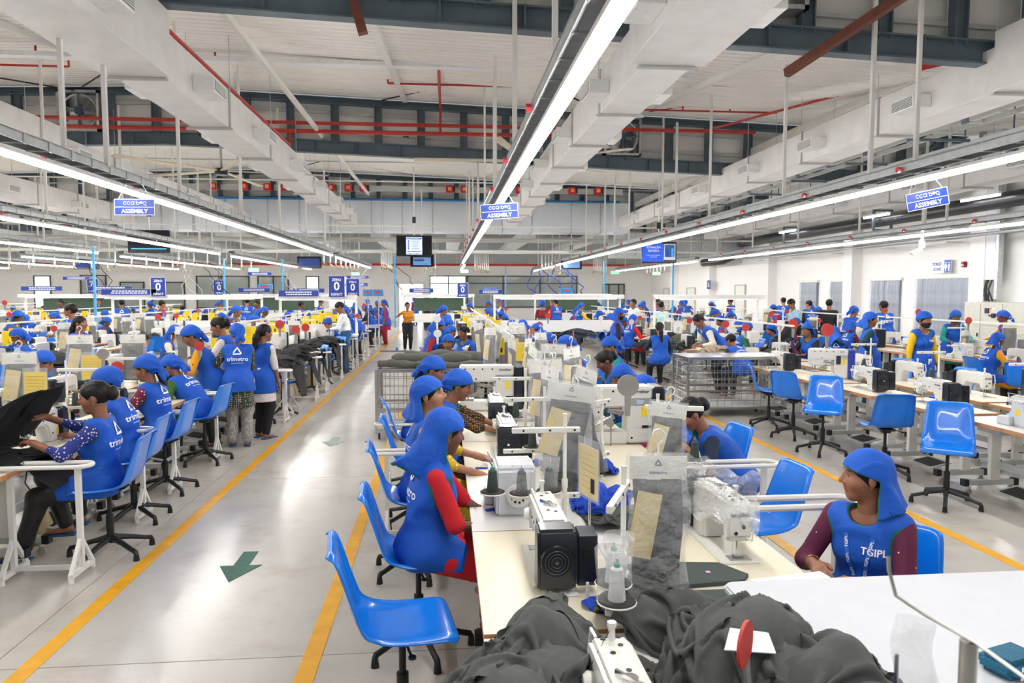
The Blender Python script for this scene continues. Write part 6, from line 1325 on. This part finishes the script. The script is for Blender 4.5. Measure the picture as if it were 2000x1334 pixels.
# blue hanging transformer boxes
for k,(x,y,z,w) in enumerate(((-2.6,24.5,1.95,.3),(-2.25,24.5,1.95,.35),(-11.3,17,2.02,.5),(1.9,30,2.05,.5),(4.9,29,2.02,.5),(-8,33,2.2,.6))): thing('iron_boiler_box','small blue steam box with red label, '+ORD[k]+' of those over the far frames','box',(x,y,z),0,None,[('box',MB().box((0,0,0),(w,.2,.22)).mesh('b',M('box_blue','#2a7fc0',.4),bevel=.01,seg=1)),('label',MB().box((0,-.102,.02),(w*.5,.004,.07)).mesh('l',RED)),('stand',MB().cyl((0,.05,-.1),(0,.05,-z+.0),.015,6).mesh('st',GREY))])
# loose cables hanging by the drops
for k,(x,y,c) in enumerate(((-2.3,28,0),(-8.5,27.5,0),(-9.6,27,1),(-12.4,26.6,0),(4.2,33,2),(5.3,33,2),(-.9,33,1),(-3.0,30,1),(-17,26,1),(-5.9,27.4,1))):
    g=random.Random(k); mb=MB()
    for q in range(3):
        p=[np.array((x+g.uniform(-.3,.3),y,3.05))]
        for j in range(7): p.append(p[-1]+np.array((g.uniform(-.15,.28),0,-.17)))
        mb.tube(p,[.015,.012,.03][c] if c==2 else .013,5)
    thing('hanging_cable','tangle of '+['black','thin grey','thick blue'][c]+' cables, '+ORD[k]+' of those hanging beneath the far trays','cable',(0,0,0),0,None,[('cable',mb.mesh('cable',[BLACK,GREY,M('blue_hose','#26408f',.5)][c],smooth=True),{'kind':'stuff'})])
# broom, mop head etc.
thing('broom','straw broom with orange handle leaning in the right background','broom',(2.75,15.2,0),0,None,[('handle',MB().cyl((0,0,.35),(0,.1,1.15),.014,8).mesh('h',M('orange_handle','#c8622c',.5))),('bristles',MB().lathe([(.10,0),(.07,.2),(.02,.38)],12).mesh('b',M('straw','#b5a67e',.9,bump=1,bs=60)),{'kind':'stuff'})])
for k,(x,y) in enumerate(((-3.25,5.95),(-2.95,12.4),(-2.9,13.8),(-2.8,15.2),(-2.75,17.0))): thing('hand_broom','straw hand broom under the left tables, '+ORD[k]+' from the camera','broom',(x,y,0),0,None,data=MB().lathe([(.13,0),(.10,.12),(.05,.28),(.025,.34),(.001,.36)],12).mesh('hb',M('straw','#b5a67e',.9,bump=1,bs=60),smooth='all'))

thing('teal_pouch','teal cloth pouch with white marks at the lower right frame edge','pouch',(1.68,1.93,.864),.3,None,[('pouch',MB().box((0,0,.03),(.16,.12,.06)).mesh('p',M('teal_cloth','#0f5a78',.7,bump=.3,bs=40),bevel=.02,smooth=True)),('print',dashes(.1,2,.05,WTXT,5),{'loc':(0,-.062,.03),'kind':'stuff'})])
# ================= people, nearest first
RED_C=M_('red_tunic','#c3121f'); PURP=M_('purple_tunic','#6a1a5c'); TEALC=M_('teal_tunic','#118a86'); BLKFL=pattern('black_floral','#1c1512','#c98b2b',70,.30); YEL_C=pattern('yellow_leaf_print','#c9a514','#efe08a',38,.26); MAR=pattern('maroon_dotted','#560f36','#e3cdb8',16,.10); IND=pattern('indigo_print','#23307c','#c7c9dc',42,.28,kind='F2'); MARP=pattern('maroon_white_print','#6b1831','#e8dcd8',34,.25); GRNP=pattern('green_gold_print','#2f5a22','#d9cf86',30,.12)
MUS=pattern('mustard_print','#e0990c','#5b2210',14,.13); FLOR=pattern('dark_floral_print','#2a3a2e','#c8a9a0',38,.30); LITE=pattern('pale_print','#d9d0cf','#7a5060',40,.2); KHAKI=M_('khaki_trousers','#b9a583'); PRT=pattern('grey_dot_trousers','#8f8c8a','#e8e6e2',60,.30); WHT=M_('white_shirt_cloth','#e8ebf0'); JEAN=M('blue_jeans','#24527a',.85,var=.25,vs=7,bump=.2,bs=200); ORG=M_('orange_uniform','#c98211'); DRED=M_('dark_red_salwar','#9c1330'); TEALD=pattern('dark_teal_print','#0d3a4c','#2f7a8a',22,.14); YELL=M_('bright_yellow_tunic','#e8b90c'); LIME=M_('lime_shirt','#8fb45a'); BRNS=M_('brown_shirt','#4a3428'); NAVYC=M_('navy_tunic','#15233f'); GREY_C=M_('pale_blue_shirt','#9fc0d4'); MAG=M_('magenta_tunic','#a11c48'); WHK=M_('cream_tunic','#d9d3c4'); BLKC=M_('black_tunic','#17171a'); DKTEAL=M_('deep_green_tunic','#123c33'); PINKB=M('pink_binding','#c01c5c',.8); YELB=M('yellow_binding','#d8b01a',.8); SAREE=M_('turquoise_saree','#20a79a'); MARB=M_('maroon_blouse','#7c1426')
person('seated woman nearest at right, blue head cloth and vest over maroon sleeves, looking left',(2.03,3.2,0),2.25,seat=.42,lean=.05,bend=.12,head=(-.95,-.02),wr=[(-.09,.36,.72),(.13,.33,.74)],pal=[((0.5,.6,-.1),(.6,.1,-.6)),((-.5,.6,0),(-.6,.1,-.6))],tunic=MAR,sleeve=.82,scarf='big',hair='short',hero=True,cell=.010,front='TGIPL',lany=True,skin=SKIN,trouser=BLACK)
person('seated woman in red tunic, long blue head cloth hiding her face, middle line',(-.12,3.9,0),-P2+.05,seat=.53,lean=.10,bend=.12,head=(.30,-.25),wr=[(-.14,.40,.68),(.08,.34,.70)],pal=[((0.3,.6,-.2),(0,0,-1)),((-.3,.6,-.2),(0,0,-1))],tunic=RED_C,sleeve=.56,scarf='drape',hair='braid',hero=True,cell=.010,back=True,skin=SKIN2)
person('seated woman gazing right with flared blue head cloth and yellow leaf-print sleeves',(-.16,4.98,0),-P2-.05,seat=.55,lean=.02,bend=.10,head=(-.15,.10),H=1.6,wr=[(-.15,.42,.80),(.18,.40,.76)],tunic=YEL_C,sleeve=.62,trouser=KHAKI,scarf='big',hair='short',hero=True,cell=.011,back=True,skin=SKIN3)
person('seated woman with blue head cloth reaching both hands to the second black motor',(-.12,6.05,0),-P2-.05,seat=.54,lean=.30,bend=.2,head=(-.1,-.35),wr=[(-.05,.62,.84),(.1,.60,.84)],tunic=BLKFL,sleeve=.6,scarf='tie',hair='short',hero='m',cell=.013,skin=SKIN)
person('seated woman with purple half sleeves looking down, beside the trolley',(-.28,7.1,0),-P2-.1,seat=.54,lean=.14,bend=.2,head=(-.1,-.42),wr=[(-.1,.40,.80),(.12,.38,.78)],tunic=PURP,sleeve=.30,scarf='tie',hair='tail',hero='m',cell=.013,back=True,skin=SKIN)
person('woman bent over her work with black bun, right half of middle line',(2.25,5.3,0),P2-.1,seat=.47,lean=.55,bend=.25,head=(.1,-.6),tunic=NAVYC,sleeve=.35,scarf=None,hair='bun',hero='m',cell=.013,skin=SKIN)
person('woman with long blue head cloth bent behind the white header bag',(2.15,6.5,0),P2,seat=.48,lean=.45,head=(.35,-.3),tunic=MAG,sleeve=.4,scarf='tie',hair='short',hero='m',cell=.014,skin=SKIN)
person('masked woman with long blue head cloth behind the grey paddle',(2.15,7.3,0),P2,seat=.50,lean=.42,head=(.1,-.5),tunic=TEALC,sleeve=.4,scarf='big',hair='short',mask=True,hero='m',cell=.014,skin=SKIN)
person('dark-haired woman with silver earring looking down, green sleeves',(2.05,8.15,0),P2,seat=.52,lean=.22,head=(.05,-.5),tunic=DKTEAL,sleeve=.5,scarf=None,hair='bun',hero='m',cell=.014,skin=SKIN2)
person('woman in teal sleeves with blue head cloth looking down behind the bun-haired one',(2.45,9.9,0),P2,seat=.54,lean=.12,head=(.15,-.5),tunic=TEALC,sleeve=.4,scarf='tie',hair='short',hero='m',cell=.014,front='TGIPL',skin=SKIN)
person('woman with white lace sleeves bending over dark garments, middle line',(1.75,9.2,0),P2,seat=.50,lean=.62,head=(.2,-.6),tunic=LITE,sleeve=.5,scarf='tie',hair='short',mask=True,cell=.016,hero='m')
# left group
person('seated woman at left with black bun, indigo print sleeves, holding black cloth',(-2.60,5.6,0),P2+.15,seat=.50,lean=-.06,bend=.10,head=(.05,-.16),wr=[(-.22,.36,.92),(.20,.42,1.04)],pal=[((.5,.5,0),(.2,.3,-1)),((-.2,.6,.1),(0,.5,-1))],leg=[(-.12,.50,.12),(.10,.28,.22)],tunic=IND,skirt=None,sleeve=.72,scarf=None,hair='bun',hero=True,cell=.010,back=True,skin=SKIN)
person('seated woman behind the black-bunned one, blue head cloth seen from behind',(-2.76,6.45,0),P2+.1,seat=.52,lean=.15,head=(.3,-.3),tunic=MARP,sleeve=.7,scarf='cap',hair='short',hero='m',cell=.013,back=True)
person('seated woman with long loose hair under blue head cloth, maroon printed sleeves',(-2.83,7.35,0),P2-.15,seat=.54,lean=.12,head=(.2,-.3),tunic=MARP,sleeve=.62,scarf='tie',hair='tail',hero='m',cell=.013,back=True)
person('seated woman bending forward in green gold-dotted sleeves at left line',(-2.85,8.6,0),P2-.25,seat=.54,lean=.55,bend=.3,head=(.1,-.5),tunic=GRNP,sleeve=.7,scarf='tie',hair='short',hero='m',cell=.013,back=True)
person('standing woman in mustard printed sleeves leaning over the left line',(-3.0,9.55,0),P2+.25,lean=.32,bend=.25,head=(.2,-.45),wr=[(-.2,.45,.95),(.15,.40,.95)],tunic=MUS,sleeve=.55,scarf='tie',hair='short',hero='m',cell=.013)
person('standing woman seen from behind with patterned grey salwar and logo on back',(-2.66,9.45,0),.22,lean=.06,head=(.25,-.25),wr=[(-.25,.30,.95),(.05,.34,.95)],tunic=FLOR,sleeve=.5,trouser=PRT,loose=.03,scarf='tie',hair='short',hero='m',cell=.013,back=True,vlen=-.12,H=1.52)
person('standing woman with black hair bun behind the printed-salwar woman',(-2.95,10.4,0),P2,lean=.25,head=(.1,-.35),wr=[(-.2,.48,1.1),(.15,.45,1.1)],tunic=LITE,sleeve=.5,scarf=None,hair='bun',hero='m',cell=.014,H=1.62)
person('standing woman with long black ponytail and black trousers, facing away',(-2.5,9.95,0),-.55,lean=.06,head=(-.3,-.1),tunic=LITE,sleeve=.5,trouser=BLKC,scarf=None,hair='tail',cell=.014,hero='m',H=1.5)
person('standing dark-haired woman facing right in the left background',(-5.85,12,0),-P2-.1,lean=.03,tunic=DKTEAL,sleeve=.6,trim=PINKB,scarf=None,hair='tail',hero='m',cell=.015,H=1.55)
person('seated woman with blue head cloth looking down, left of the paddle',(-4.95,8.9,0),-P2,seat=.5,lean=.25,head=(0,-.5),tunic=BLKC,scarf='tie',hair='short',hero='m',cell=.015)
person('man in white shirt and jeans looking down by the left aisle',(-2.45,17.85,0),P2,lean=.05,bend=.15,head=(.1,-.55),wr=[(-.12,.34,1.08),(.12,.34,1.08)],tunic=WHT,sleeve=.95,skirt=None,trouser=JEAN,vest=False,scarf=None,hair='short',male=True,H=1.70,hero='m',cell=.014)
def mop(i):
    w=i['ws'][0]; return []
person('cleaner in orange uniform facing the camera in the aisle',(-1.28,24.3,0),PI+.25,lean=.0,head=(.0,0),wr=[(-.05,.30,1.05),(.30,.25,1.25)],tunic=ORG,sleeve=.35,skirt=None,trouser=BLKC,vest=False,scarf=None,hair='short',H=1.58,hero='m',cell=.016,loose=.02)
thing('floor_mop','wide dust mop with pale pole held by the cleaner','mop',(-1.62,24.05,0),0,None,[('pole',MB().cyl((.0,0,.08),(.02,.05,1.3),.016,8).mesh('p',M('pale_blue_pole','#c5d4de',.4))),('clamp',MB().box((0,0,.08),(.08,.1,.1)).mesh('c',M('blue_clamp','#2a7fd0',.4))),('mop_head',MB().box((0,-.02,.02),(1.1,.16,.04),rz=.03).mesh('m',M('grey_mop_fringe','#7c8086',.95,bump=1,bs=50),bevel=.01))])
person('standing woman in red salwar and pink sleeves holding garments near the aisle',(-2.25,27.3,0),P2+.3,lean=.04,head=(.1,-.1),tunic=MAG,sleeve=.6,trouser=DRED,loose=.045,scarf='tie',hair='short',hero='m',cell=.017,H=1.62)
person('smiling woman in blue vest facing the camera beyond the man in white',(-3.2,26,0),PI,lean=.05,tunic=BLKC,scarf='tie',hair='short',hero='m',cell=.017,front='TGIPL')
person('man in lime shirt seen from behind at the aisle end',(-.9,36.5,0),.3,tunic=LIME,sleeve=.35,skirt=None,trouser=BLKC,vest=False,scarf=None,hair='short',male=True,H=1.7,cell=.022)
person('man in brown shirt beside the lime-shirted one',(-.55,33,0),-.9,tunic=BRNS,sleeve=.9,skirt=None,trouser=BLKC,vest=False,scarf=None,hair='short',male=True,H=1.68,cell=.022)
person('woman in blue vest and jeans standing before the bright doorway',(-1.75,42,0),.9,tunic=MARB,trouser=JEAN,scarf='tie',hair='short',cell=.024,H=1.62)
person('man in grey walking through the bright doorway',(-1.3,47,0),.2,tunic=M_('grey_shirt','#4d5a66'),trouser=BLKC,skirt=None,vest=False,scarf=None,hair='short',male=True,H=1.72,cell=.026)
person('woman in turquoise saree and maroon blouse reaching up, seen from behind',(3.25,24,0),.1,lean=0,wr=[(-.25,.1,.8),(.28,.15,1.75)],tunic=MARB,sleeve=.35,skirt=None,trouser=SAREE,loose=.075,vest=False,scarf='cap',hair='short',cell=.018,H=1.62)
# right group
person('standing woman in yellow tunic and trousers with black mask and hanging card',(7.72,11,0),PI+.12,lean=.02,head=(.05,-.12),wr=[(-.27,.08,.75),(.27,.05,.75)],tunic=YELL,sleeve=.92,trouser=YELL,loose=.03,scarf='cap',hair='short',mask=True,hero='m',cell=.013,front='TGIPL',lany=True,vlen=-.28,H=1.60)
person('standing woman with hand on hip facing right, dark teal sleeves',(7.25,11.7,0),-P2-.35,lean=-.03,head=(-.1,-.1),wr=[(-.20,.12,.85),(.22,-.03,.98)],tunic=TEALD,sleeve=.9,trouser=TEALD,loose=.04,scarf='big',hair='short',hero='m',cell=.013,lany=True,vlen=-.25,H=1.58)
person('young man in blue vest and checked sleeves leaning over garments at right',(5.35,13.6,0),P2,lean=.62,bend=.3,head=(.1,-.6),wr=[(-.2,.45,.95),(.15,.42,.95)],tunic=WHK,sleeve=.9,skirt=None,trouser=BLKC,scarf=None,hair='short',male=True,H=1.66,hero='m',cell=.015)
person('woman in blue head cloth and long black sleeves seated beside the large red paddle',(6.95,12.2,0),-.3,seat=.55,lean=.15,head=(.1,-.4),tunic=BLKC,sleeve=.9,scarf='drape',hair=None,cell=.015,hero=False,back=True)
person('woman in plum sleeves and black head scarf beside the red paddle',(6.4,13.2,0),-P2,seat=.55,lean=.2,head=(0,-.3),tunic=M_('plum_tunic','#5b2a4a'),sleeve=.9,scarf='drape',hair=None,vmat=BLKC,cell=.016)
person('woman in green sleeves sewing behind the red paddle, right of centre',(6.1,14.6,0),-P2-.2,seat=.55,lean=.25,head=(0,-.45),tunic=M_('green_tunic','#1b6a3e'),sleeve=.4,scarf='tie',hair='short',cell=.016,back=True)
person('standing masked woman with pink-edged blue head cloth, aisle right of the bags',(3.65,15.2,0),-P2-.2,lean=.06,head=(0,-.15),tunic=NAVYC,sleeve=.6,trouser=BLKC,trim=PINKB,scarf='big',hair='short',mask=True,hero='m',cell=.015,H=1.58)
person('dark-haired girl seen from behind among the olive garments',(4.35,14.2,0),0.,seat=.55,lean=.1,tunic=NAVYC,scarf=None,hair='tail',cell=.018); person('black-haired worker bent low with logo on back, beside the young man',(5.45,12.6,0),.4,seat=.5,lean=.5,head=(0,-.5),tunic=NAVYC,scarf=None,hair='short',male=True,back=True,cell=.018)
person('man in white striped shirt standing in the right background',(6.15,22.8,0),P2+.4,tunic=WHT,sleeve=.35,skirt=None,trouser=BLKC,vest=False,scarf=None,hair='short',male=True,H=1.70,cell=.02); person('man in pale mint shirt seen from behind in the right background',(6.35,20.6,0),.2,tunic=M_('mint_shirt','#bfe3dd'),skirt=None,sleeve=.4,trouser=BLKC,vest=False,scarf=None,hair='short',male=True,H=1.66,cell=.02)
person('man in pale blue shirt looking down by the strip curtains',(9.9,19.5,0),P2,lean=.1,head=(0,-.5),tunic=GREY_C,skirt=None,sleeve=.4,trouser=BLKC,vest=False,scarf=None,hair='short',male=True,H=1.74,cell=.018); person('man in black shirt with yellow paddle before the curtains',(10.9,19.6,0),-.7,tunic=BLKC,skirt=None,sleeve=.9,trouser=BLKC,vest=False,scarf=None,hair='short',male=True,H=1.72,cell=.018)
person('man in blue vest and cream sleeves seen from behind before the curtains',(10.6,16.4,0),.1,tunic=WHK,skirt=None,sleeve=.9,trouser=BLKC,scarf=None,hair='short',male=True,H=1.72,back=True,cell=.017); person('woman with pink-edged blue head cloth beside the cream-sleeved man',(9.75,16.6,0),-P2+.4,lean=.2,head=(0,-.5),tunic=WHK,trim=PINKB,scarf='tie',hair='short',hero='m',cell=.018,H=1.6)
person('woman bent behind middle line in flared pink-edged blue head cloth',(.95,11.6,0),-2.2,seat=.58,lean=.5,head=(.3,-.6),tunic=MAG,trim=PINKB,scarf='big',hair='short',cell=.016)
person('seated woman seen from behind with large white logo beyond the trolley',(.62,12.3,0),.15,seat=.56,lean=.02,head=(.1,-.2),tunic=BLKFL,trim=PINKB,sleeve=.6,scarf=None,hair='short',back=True,cell=.014,H=1.6)
person('woman with dark red sleeves and blue head cloth behind the trolley at the aisle',(-.32,12.6,0),-P2-.2,lean=.25,head=(0,-.35),tunic=M_('dark_red_tunic','#9a1530'),sleeve=.8,scarf='big',hair='short',hero='m',cell=.015,H=1.5)
person('woman with glasses and blue head cloth facing the camera behind the trolley',(.05,13.6,0),PI+.3,seat=.55,lean=.2,head=(0,-.2),tunic=BLKC,scarf='tie',hair='short',hero='m',cell=.015)
person('bareheaded woman with pale blue sleeves behind the trolley, facing left',(.42,13.3,0),PI*.75,seat=.56,lean=.15,head=(.1,-.25),tunic=GREY_C,sleeve=.35,scarf=None,hair='bun',hero='m',cell=.015)
person('woman sewing nearest behind the trolley, face down beneath blue head cloth',(.1,11.9,0),PI-.3,seat=.50,lean=.25,head=(.1,-.3),tunic=DKTEAL,scarf='tie',hair='short',hero='m',cell=.015)
# ---------- the crowd: a dozen kits, copied with other clothes
KP=[]
def kit(**k):
    o,ps=person('x y z w',(0,0,-50),0,cell=.024,**k)
    def rm(o):
        for c in list(o.children): rm(c)
        bpy.data.objects.remove(o)
    rm(o); return ps
KIT_SIT=[kit(seat=.54,lean=.28,head=(0,-.5),tunic=BLKC,scarf='tie',hair='short',back=True),kit(seat=.54,lean=.18,head=(.3,-.3),tunic=BLKC,scarf='big',hair='short',back=True),kit(seat=.54,lean=.35,head=(-.2,-.6),tunic=BLKC,scarf='cap',hair='short',back=True),kit(seat=.54,lean=.12,head=(.1,-.3),tunic=BLKC,scarf=None,hair='bun',back=True),kit(seat=.54,lean=.22,head=(0,-.4),tunic=BLKC,scarf='drape',hair='short',back=True)]
KIT_STD=[kit(lean=.12,head=(0,-.35),tunic=BLKC,scarf='tie',hair='short',back=True,wr=[(-.2,.4,1.0),(.2,.4,1.0)]),kit(lean=.05,head=(.4,-.1),tunic=BLKC,scarf=None,hair='short',male=True,skirt=None,H=1.66,back=True),kit(lean=.3,bend=.2,head=(0,-.5),tunic=BLKC,scarf='big',hair='short',back=True,wr=[(-.2,.45,.95),(.2,.45,.95)])]
TN=[('red',RED_C),('purple',PURP),('teal',TEALC),('maroon-dotted',MAR),('mustard',MUS),('cream',WHK),('black',BLKC),('pale blue',GREY_C),('magenta',MAG),('green-dotted',GRNP),('navy',NAVYC),('yellow',YELL)]
HN={0:'tied-scarf',1:'loose-scarf',2:'blue-capped',3:'bun-haired',4:'drape-scarfed'}
gr=random.Random(12)
def crowd(x,y,rz,where,stand=None):
    t,tm=TN[gr.randrange(len(TN))]; over={'black_tunic':tm,'green_binding':gr.choice([TRIM,TRIM,PINKB,YELB]),'brown_skin':gr.choice([SKIN,SKIN2,SKIN3])}
    if stand is None:
        k=gr.choices(range(5),[4,3,2,2,1])[0]; thing('person',HN[k]+' worker, '+t+' sleeves, '+where,'person',(x,y,0),rz,None,KIT_SIT[k],over=over,scale=gr.uniform(.97,1.05))
    else: thing('person',('man' if stand==1 else 'woman')+' standing, '+t+' sleeves, '+where,'person',(x,y,0),rz,None,KIT_STD[stand],over=over,scale=gr.uniform(.97,1.04))
# side, x table, operator dx, face, rows
LINES=[('aisle side, middle line',.43,1,12.6,31,1.25,.6,None),('right side, middle line',1.27,-1,9.8,31,1.25,.7,None),
       ('near side, right line',5.32,1,15.4,33,1.4,.6,None),('far side, right line',6.28,-1,12.9,34,1.4,.6,None),
       ('near side, wall line',9.5,1,8.2,33,1.4,.65,None),('far side, wall line',10.5,-1,7.6,33,1.4,.6,None),
       ('aisle side, left line',-3.28,-1,11.9,31,1.3,.55,'L'),('far side, left line',-4.32,1,11.9,31,1.3,.75,None),
       ('near side, second left line',-7.45,-1,9.9,33,1.35,.6,None),('far side, second left line',-8.45,1,10.3,33,1.35,.75,None),
       ('near side, third left line',-11.5,-1,13.6,34,1.6,.6,None),('far side, third left line',-12.5,1,13.6,34,1.6,.7,None),
       ('near side, fourth left line',-15.5,-1,17,36,2.0,.6,None),('far side, fourth left line',-16.5,1,17,36,2.0,.6,None),
       ('near side, fifth left line',-19.7,-1,21.,38,2.2,.7,None),('far side, fifth left line',-20.7,1,21.,38,2.2,.6,None),
       ('near side, sixth left line',-24.5,-1,25,40,2.6,.7,None)]
LEFT_PAD=0
for (nm,tx,fc,ya,yb,st,pp,fl_) in LINES:
    k=0;y=ya
    while y<yb:
        sfx=nm+', '+ORD[k]+' from near end'
        if not(nm.startswith('aisle side, middle') and y<11.2):
            kd=gr.choice(['lock','lock','lock','over','box','juki'])
            thing('sewing_table','cream sewing table, '+sfx,'table',(tx,y,0),-P2 if fc>0 else P2,'cream sewing tables in lines',TABLE_LOW,scale=(st/1.115 if st<1.5 else 1.35,1,1))
            mr=(-P2 if fc>0 else P2)
            thing('sewing_machine',{'lock':'white lockstitch machine','over':'grey overlock machine','box':'dark-backed box machine','juki':'blue-backed box machine'}[kd]+', '+sfx,'sewing machine',(tx,y,.76),mr,'sewing machines in lines',(KIT[kd][0] if y<14 and kd!='lock' else KIT[kd][1]))
            hx=tx-fc*.62
            if gr.random()<pp:
                crowd(hx,y,(-P2 if fc>0 else P2)+gr.uniform(-.35,.35),sfx,None if gr.random()<.8 else gr.choice([0,1,2]))
                if y<22: chair(hx,y,(-P2 if fc>0 else P2),'blue stool under a worker, '+sfx,low=True)
            elif y<24 and gr.random()<.6: chair(hx,y,gr.uniform(0,6),'empty blue stool, '+sfx,low=True)
            q=gr.random()
            gx=tx+fc*.3
            if q<.45 and fl_ is None or q<.2: thing('hanging_bag','clear sample bag with white header, '+sfx,'plastic bag',(gx,y+.3,.76+gr.uniform(.5,.72)),gr.uniform(-.5,.5),'plastic sample bags hanging over the tables',BAGS[gr.choice([0,1,2,3])][1:] if y>16 else BAGS[gr.choice([0,1,2,3])],scale=gr.uniform(1.,1.25)); link('hook_rod',None) if False else None
            if .3<q<.85 and tx<3: thing('instruction_card','yellow instruction card, '+sfx,'card',(gx+gr.uniform(-.2,.2),y-.35,.76+gr.uniform(.34,.5)),gr.uniform(-.3,.3),'yellow instruction cards on stems',[YC[0],('stem',MB().cyl((0,.008,-.5),(0,.008,-.1),.006,6).mesh('st',STEEL))] if False else [YC[0]])
            if q>.55 and y<26: stand(gx,y+.15,.76,gr.choice([0,PI]),'white thread stand, '+sfx,(),full=False)
            if q<.25: heap(gr.choice(['black','dark'])+' garments heaped on the table, '+sfx,tx,y-.3,.76,.55,.5,gr.uniform(.12,.25),gr.choice([BK,BK,DT,OLV,TAN]) if tx>2 else BK,200+k,20,.03,6)
        y+=st;k+=1
    # divider posts rail carrying the bags
for k,(x,y0,y1) in enumerate(((.85,9,31),(5.8,11.5,33),(10.,8,33),(-3.8,10.5,31),(-7.95,9.5,33),(-12,13,34),(-16,17,36),(-20.2,21,38))):
    mb=MB().box((0,(y0+y1)/2,1.42),(.03,y1-y0,.03))
    thing('line_rail','slim white rail running above the centre of table line, '+ORD[k]+' one','rail',(x,0,0),0,None,[('rail',mb.mesh('rail',OFFW))]+[('post',MB().box((0,y,1.08),(.03,.03,.68)).mesh('post',OFFW)) for y in np.arange(y0+.5,y1,3.0)])
# standing figures by the far walls
for k,(x,y,rz,s) in enumerate(((7.6,27,0,0),(9.0,26.5,.3,0),(9.7,28.5,-.6,0),(11.5,28,.6,1),(12.2,25,-.4,1),(12.8,24,.5,0),(11.9,22.5,.2,1),(8.1,31,.5,0),(-14.2,23,-1.2,1),(-12.9,25.6,2.6,1),(-18.4,24,1.8,1),(-10.1,23.5,.4,1),(-7.1,26.5,.1,1),(-6.3,25,2.4,1),(-5.9,31,1.0,0),(-13.4,31,.2,1),(-2.9,31.5,2.8,0),(-3.5,33,.3,0),(2.6,33,1.5,0),(4.2,27,.3,1),(-21.5,27,.6,1),(-25,30,1.,1),(-1.0,38,2.9,1),(7.1,34,1.,0),(.9,24.5,2.4,0),(10.2,13.6,2.9,0))):
    crowd(x,y,rz,ORD[k]+' of the scattered far figures',s)
